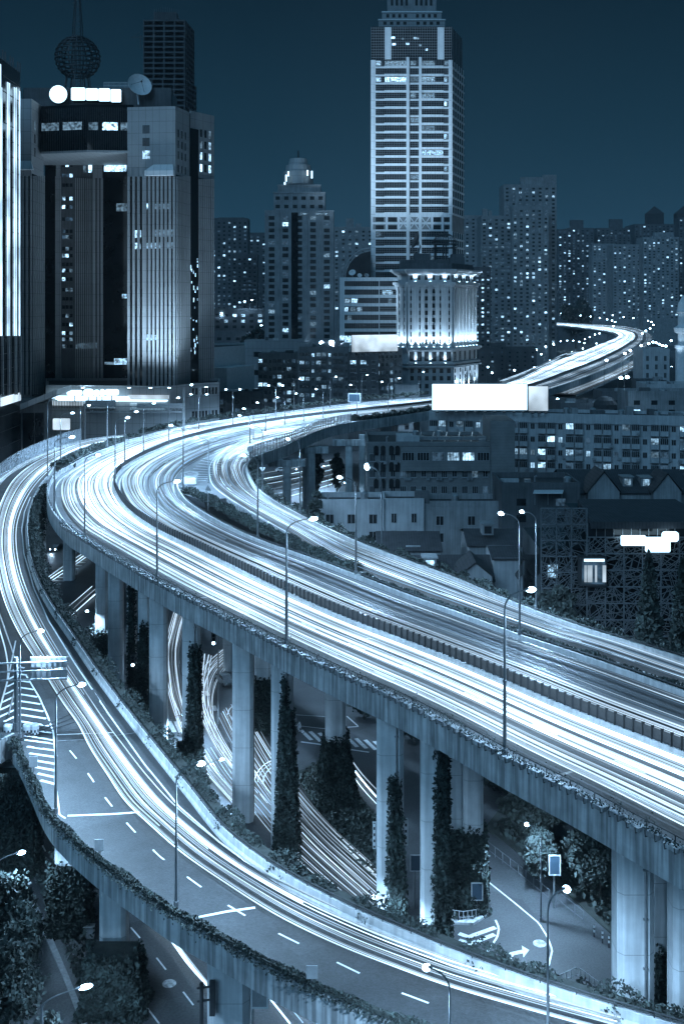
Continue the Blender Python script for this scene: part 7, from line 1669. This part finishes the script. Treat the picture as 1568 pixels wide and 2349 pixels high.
for (x, y, lb) in ((388, 2257, 'left lane below the lower ramp'), (1237, 2165, 'lower right street')):
    p = at(x, y, .012); t = thing('manhole_cover', 'round pale manhole cover in the ' + lb, 'manhole cover', p); b = MB(); b.lathe([(.01, .01), (.55, .01), (.6, .0)], p, 20); b.build('cover_disc', M['concrete'], t)

# ------------------------------------------------------------------ cars and cyclists at ground level
def car(label, x, y, rz_, m='white', lit=True):
    p = at(x, y, 0); t = thing('parked_car' if not lit else 'car', label, 'car', p); co, si = math.cos(rz_), math.sin(rz_)
    def T(l): return [(p.x + a * co - b_ * si, p.y + a * si + b_ * co, p.z + c_) for (a, b_, c_) in l]
    def loft(prof, hw, inset):     # side profile -> rounded body
        n = len(prof); b = MB(); rows = [[(px_, -hw * (1 if z < .85 else inset), z) for (px_, z) in prof], [(px_, hw * (1 if z < .85 else inset), z) for (px_, z) in prof]]
        v = T(rows[0]) + T(rows[1]); b.add(v, [tuple(range(n - 1, -1, -1)), tuple(range(n, 2 * n))] + [(i, (i + 1) % n, n + (i + 1) % n, n + i) for i in range(n)]); return b
    body = loft([(-2.2, .35), (2.15, .35), (2.25, .6), (2.1, .82), (1.2, .95), (.45, 1.42), (-1.0, 1.45), (-1.75, 1.0), (-2.2, .92), (-2.28, .6)], .88, .8).build('body', M[m], t)
    loft([(1.08, .98), (.44, 1.37), (-.98, 1.40), (-1.6, 1.02)], .90, .84).build('windows_glass', M['glass'], t)
    for (a, s_) in ((1.4, 1), (1.4, -1), (-1.35, 1), (-1.35, -1)):
        b = MB(); k = 14; v = T([(a + .33 * math.cos(2 * math.pi * j / k), s_ * .9 + dd, .33 + .33 * math.sin(2 * math.pi * j / k)) for dd in (-.1, .1) for j in range(k)]); b.add(v, [tuple(range(k)), tuple(range(2 * k - 1, k - 1, -1))] + [(j, k + j, k + (j + 1) % k, (j + 1) % k) for j in range(k)]); b.build('wheel', M['darkmetal'], t)
    for s_ in (-.62, .62):
        b = MB(); b.ell(T([(2.2, s_, .68)])[0], (.16, .2, .13), 8, 5); b.build('headlight', M['lamp' if lit else 'frame'], t)
    if lit:
        spot(T([(2.4, 0, .7)])[0], T([(9, 0, 0)])[0], 900, 70, parent=t)
car('car with two bright headlights on the ground road under the bend', 130, 1262, R(-100), 'darkwall'); car('dark car stopped beside the ground light trails', 515, 1568, R(-60), 'greywall', False); car('pale car under the upper arm between piers', 646, 1082, R(10), 'white', False); 
def skin_person(t, J, E, rad, m):
    me = bpy.data.meshes.new('person'); me.from_pydata(J, E, []); me.update(); o = bpy.data.objects.new('body', me); COL.objects.link(o); o.parent = t; me.materials.append(m); md = o.modifiers.new('skin', 'SKIN'); md.use_smooth_shade = True
    if not me.skin_vertices: me.attributes.new('skin_vertices', 'FLOAT', 'POINT') if False else None
    sv = me.skin_vertices[0].data if me.skin_vertices else None
    if sv:
        for i, r in enumerate(rad): sv[i].radius = (r, r); sv[i].use_root = (i == 0)
    sd = o.modifiers.new('smooth', 'SUBSURF'); sd.levels = 1; sd.render_levels = 1; return o
def cyclist(label, lb2, x, y, rz_, shirt):
    p = at(x, y, .02); bk = thing('bicycle', lb2, 'bicycle', p); bk.rotation_euler = (0, 0, 0)
    co, si = math.cos(rz_), math.sin(rz_)
    def T(a, b_, c_): return Vector((p.x + a * co - b_ * si, p.y + a * si + b_ * co, p.z + c_))
    for cx_ in (-.52, .52):
        b = MB(); b.tube([T(cx_ + .33 * math.cos(q), 0, .34 + .33 * math.sin(q)) for q in np.linspace(0, 2 * math.pi, 19)], .03, 5); b.build('wheel', M['darkmetal'], bk)
    b = MB(); [b.tube([T(*u), T(*v)], .022, 5) for u, v in (((-.52, 0, .34), (-.1, 0, .32)), ((-.1, 0, .32), (.4, 0, .85)), ((-.1, 0, .32), (-.22, 0, .85)), ((-.22, 0, .8), (.4, 0, .85)), ((.52, 0, .34), (.38, 0, .98)), ((-.52, 0, .34), (-.2, 0, .75)))]; b.build('frame', M['metal'], bk)
    b = MB(); b.tube([T(.3, -.26, 1.0), T(.4, 0, 1.0), T(.3, .26, 1.0)], .02, 5); b.build('handlebar', M['metal'], bk); b = MB(); b.ell(T(-.24, 0, .9), (.14, .09, .05), 8, 5); b.build('saddle', M['darkmetal'], bk)
    t = thing('person', label, 'person', T(-.24, 0, .92)); o_ = wloc(t)
    Jl = [(-.22, 0, .98), (-.16, 0, 1.2), (-.08, 0, 1.44), (-.05, 0, 1.54), (-.02, 0, 1.66), (-.02, 0, 1.76), (-.2, .1, .95), (.14, .12, .82), (-.02, .12, .42), (.1, .12, .36), (-.2, -.1, .95), (.16, -.12, .9), (.04, -.12, .56), (.16, -.12, .5), (-.06, .2, 1.4), (.1, .24, 1.2), (.3, .24, 1.04), (-.06, -.2, 1.4), (.1, -.24, 1.2), (.3, -.24, 1.04)]
    E = [(0, 1), (1, 2), (2, 3), (3, 4), (4, 5), (0, 6), (6, 7), (7, 8), (8, 9), (0, 10), (10, 11), (11, 12), (12, 13), (2, 14), (14, 15), (15, 16), (2, 17), (17, 18), (18, 19)]
    rad = [.15, .14, .16, .06, .1, .08, .1, .075, .05, .04, .1, .075, .05, .04, .07, .05, .035, .07, .05, .035]
    me = bpy.data.meshes.new('person_body'); me.from_pydata([T(*j) - o_ for j in Jl], E, []); o = bpy.data.objects.new('clothed_body', me); COL.objects.link(o); o.parent = t; me.materials.append(M[shirt])
    md = o.modifiers.new('skin', 'SKIN'); md.use_smooth_shade = True
    bpy.context.view_layer.update()
    if len(me.skin_vertices) == 0:
        try:
            import bmesh
            bm = bmesh.new(); bm.from_mesh(me); bm.verts.layers.skin.verify(); bm.to_mesh(me); bm.free()
        except Exception: pass
    if len(me.skin_vertices):
        for i, r in enumerate(rad): me.skin_vertices[0].data[i].radius = (r, r)
        me.skin_vertices[0].data[0].use_root = True
    sd = o.modifiers.new('smooth', 'SUBSURF'); sd.levels = 1; sd.render_levels = 1
    b = MB(); b.ell(T(-.03, 0, 1.73), (.115, .115, .1), 10, 6); b.build('hair', M['darkmetal'], t)
cyclist('person in a pale shirt riding a bicycle over the crosswalk', 'bicycle ridden across the crosswalk in front of ivy skirt', 686, 1684, R(200), 'white')
cyclist('person in dark clothes cycling half hidden by the ivy pillar', 'bicycle half hidden by the tall ivy pillar', 676, 1671, R(190), 'greywall')
# ------------------------------------------------------------------ thin night haze
hz = MB(); hz.box((0, 3900, 149.5), (8200, 8200, 301)); hzm = bpy.data.materials.new('haze'); hzm.use_nodes = True; hn = hzm.node_tree; hn.nodes.remove(hn.nodes['Principled BSDF'])
pv = hn.nodes.new('ShaderNodeVolumePrincipled'); pv.inputs['Color'].default_value = (.85, .93, 1, 1); pv.inputs['Density'].default_value = .00007; hn.links.new(pv.outputs[0], hn.nodes['Material Output'].inputs['Volume'])
hz_o = hz.build('haze', hzm, kind='stuff'); hz_o['label'] = 'thin night haze over the city'
SC.cycles.volume_bounces = 0
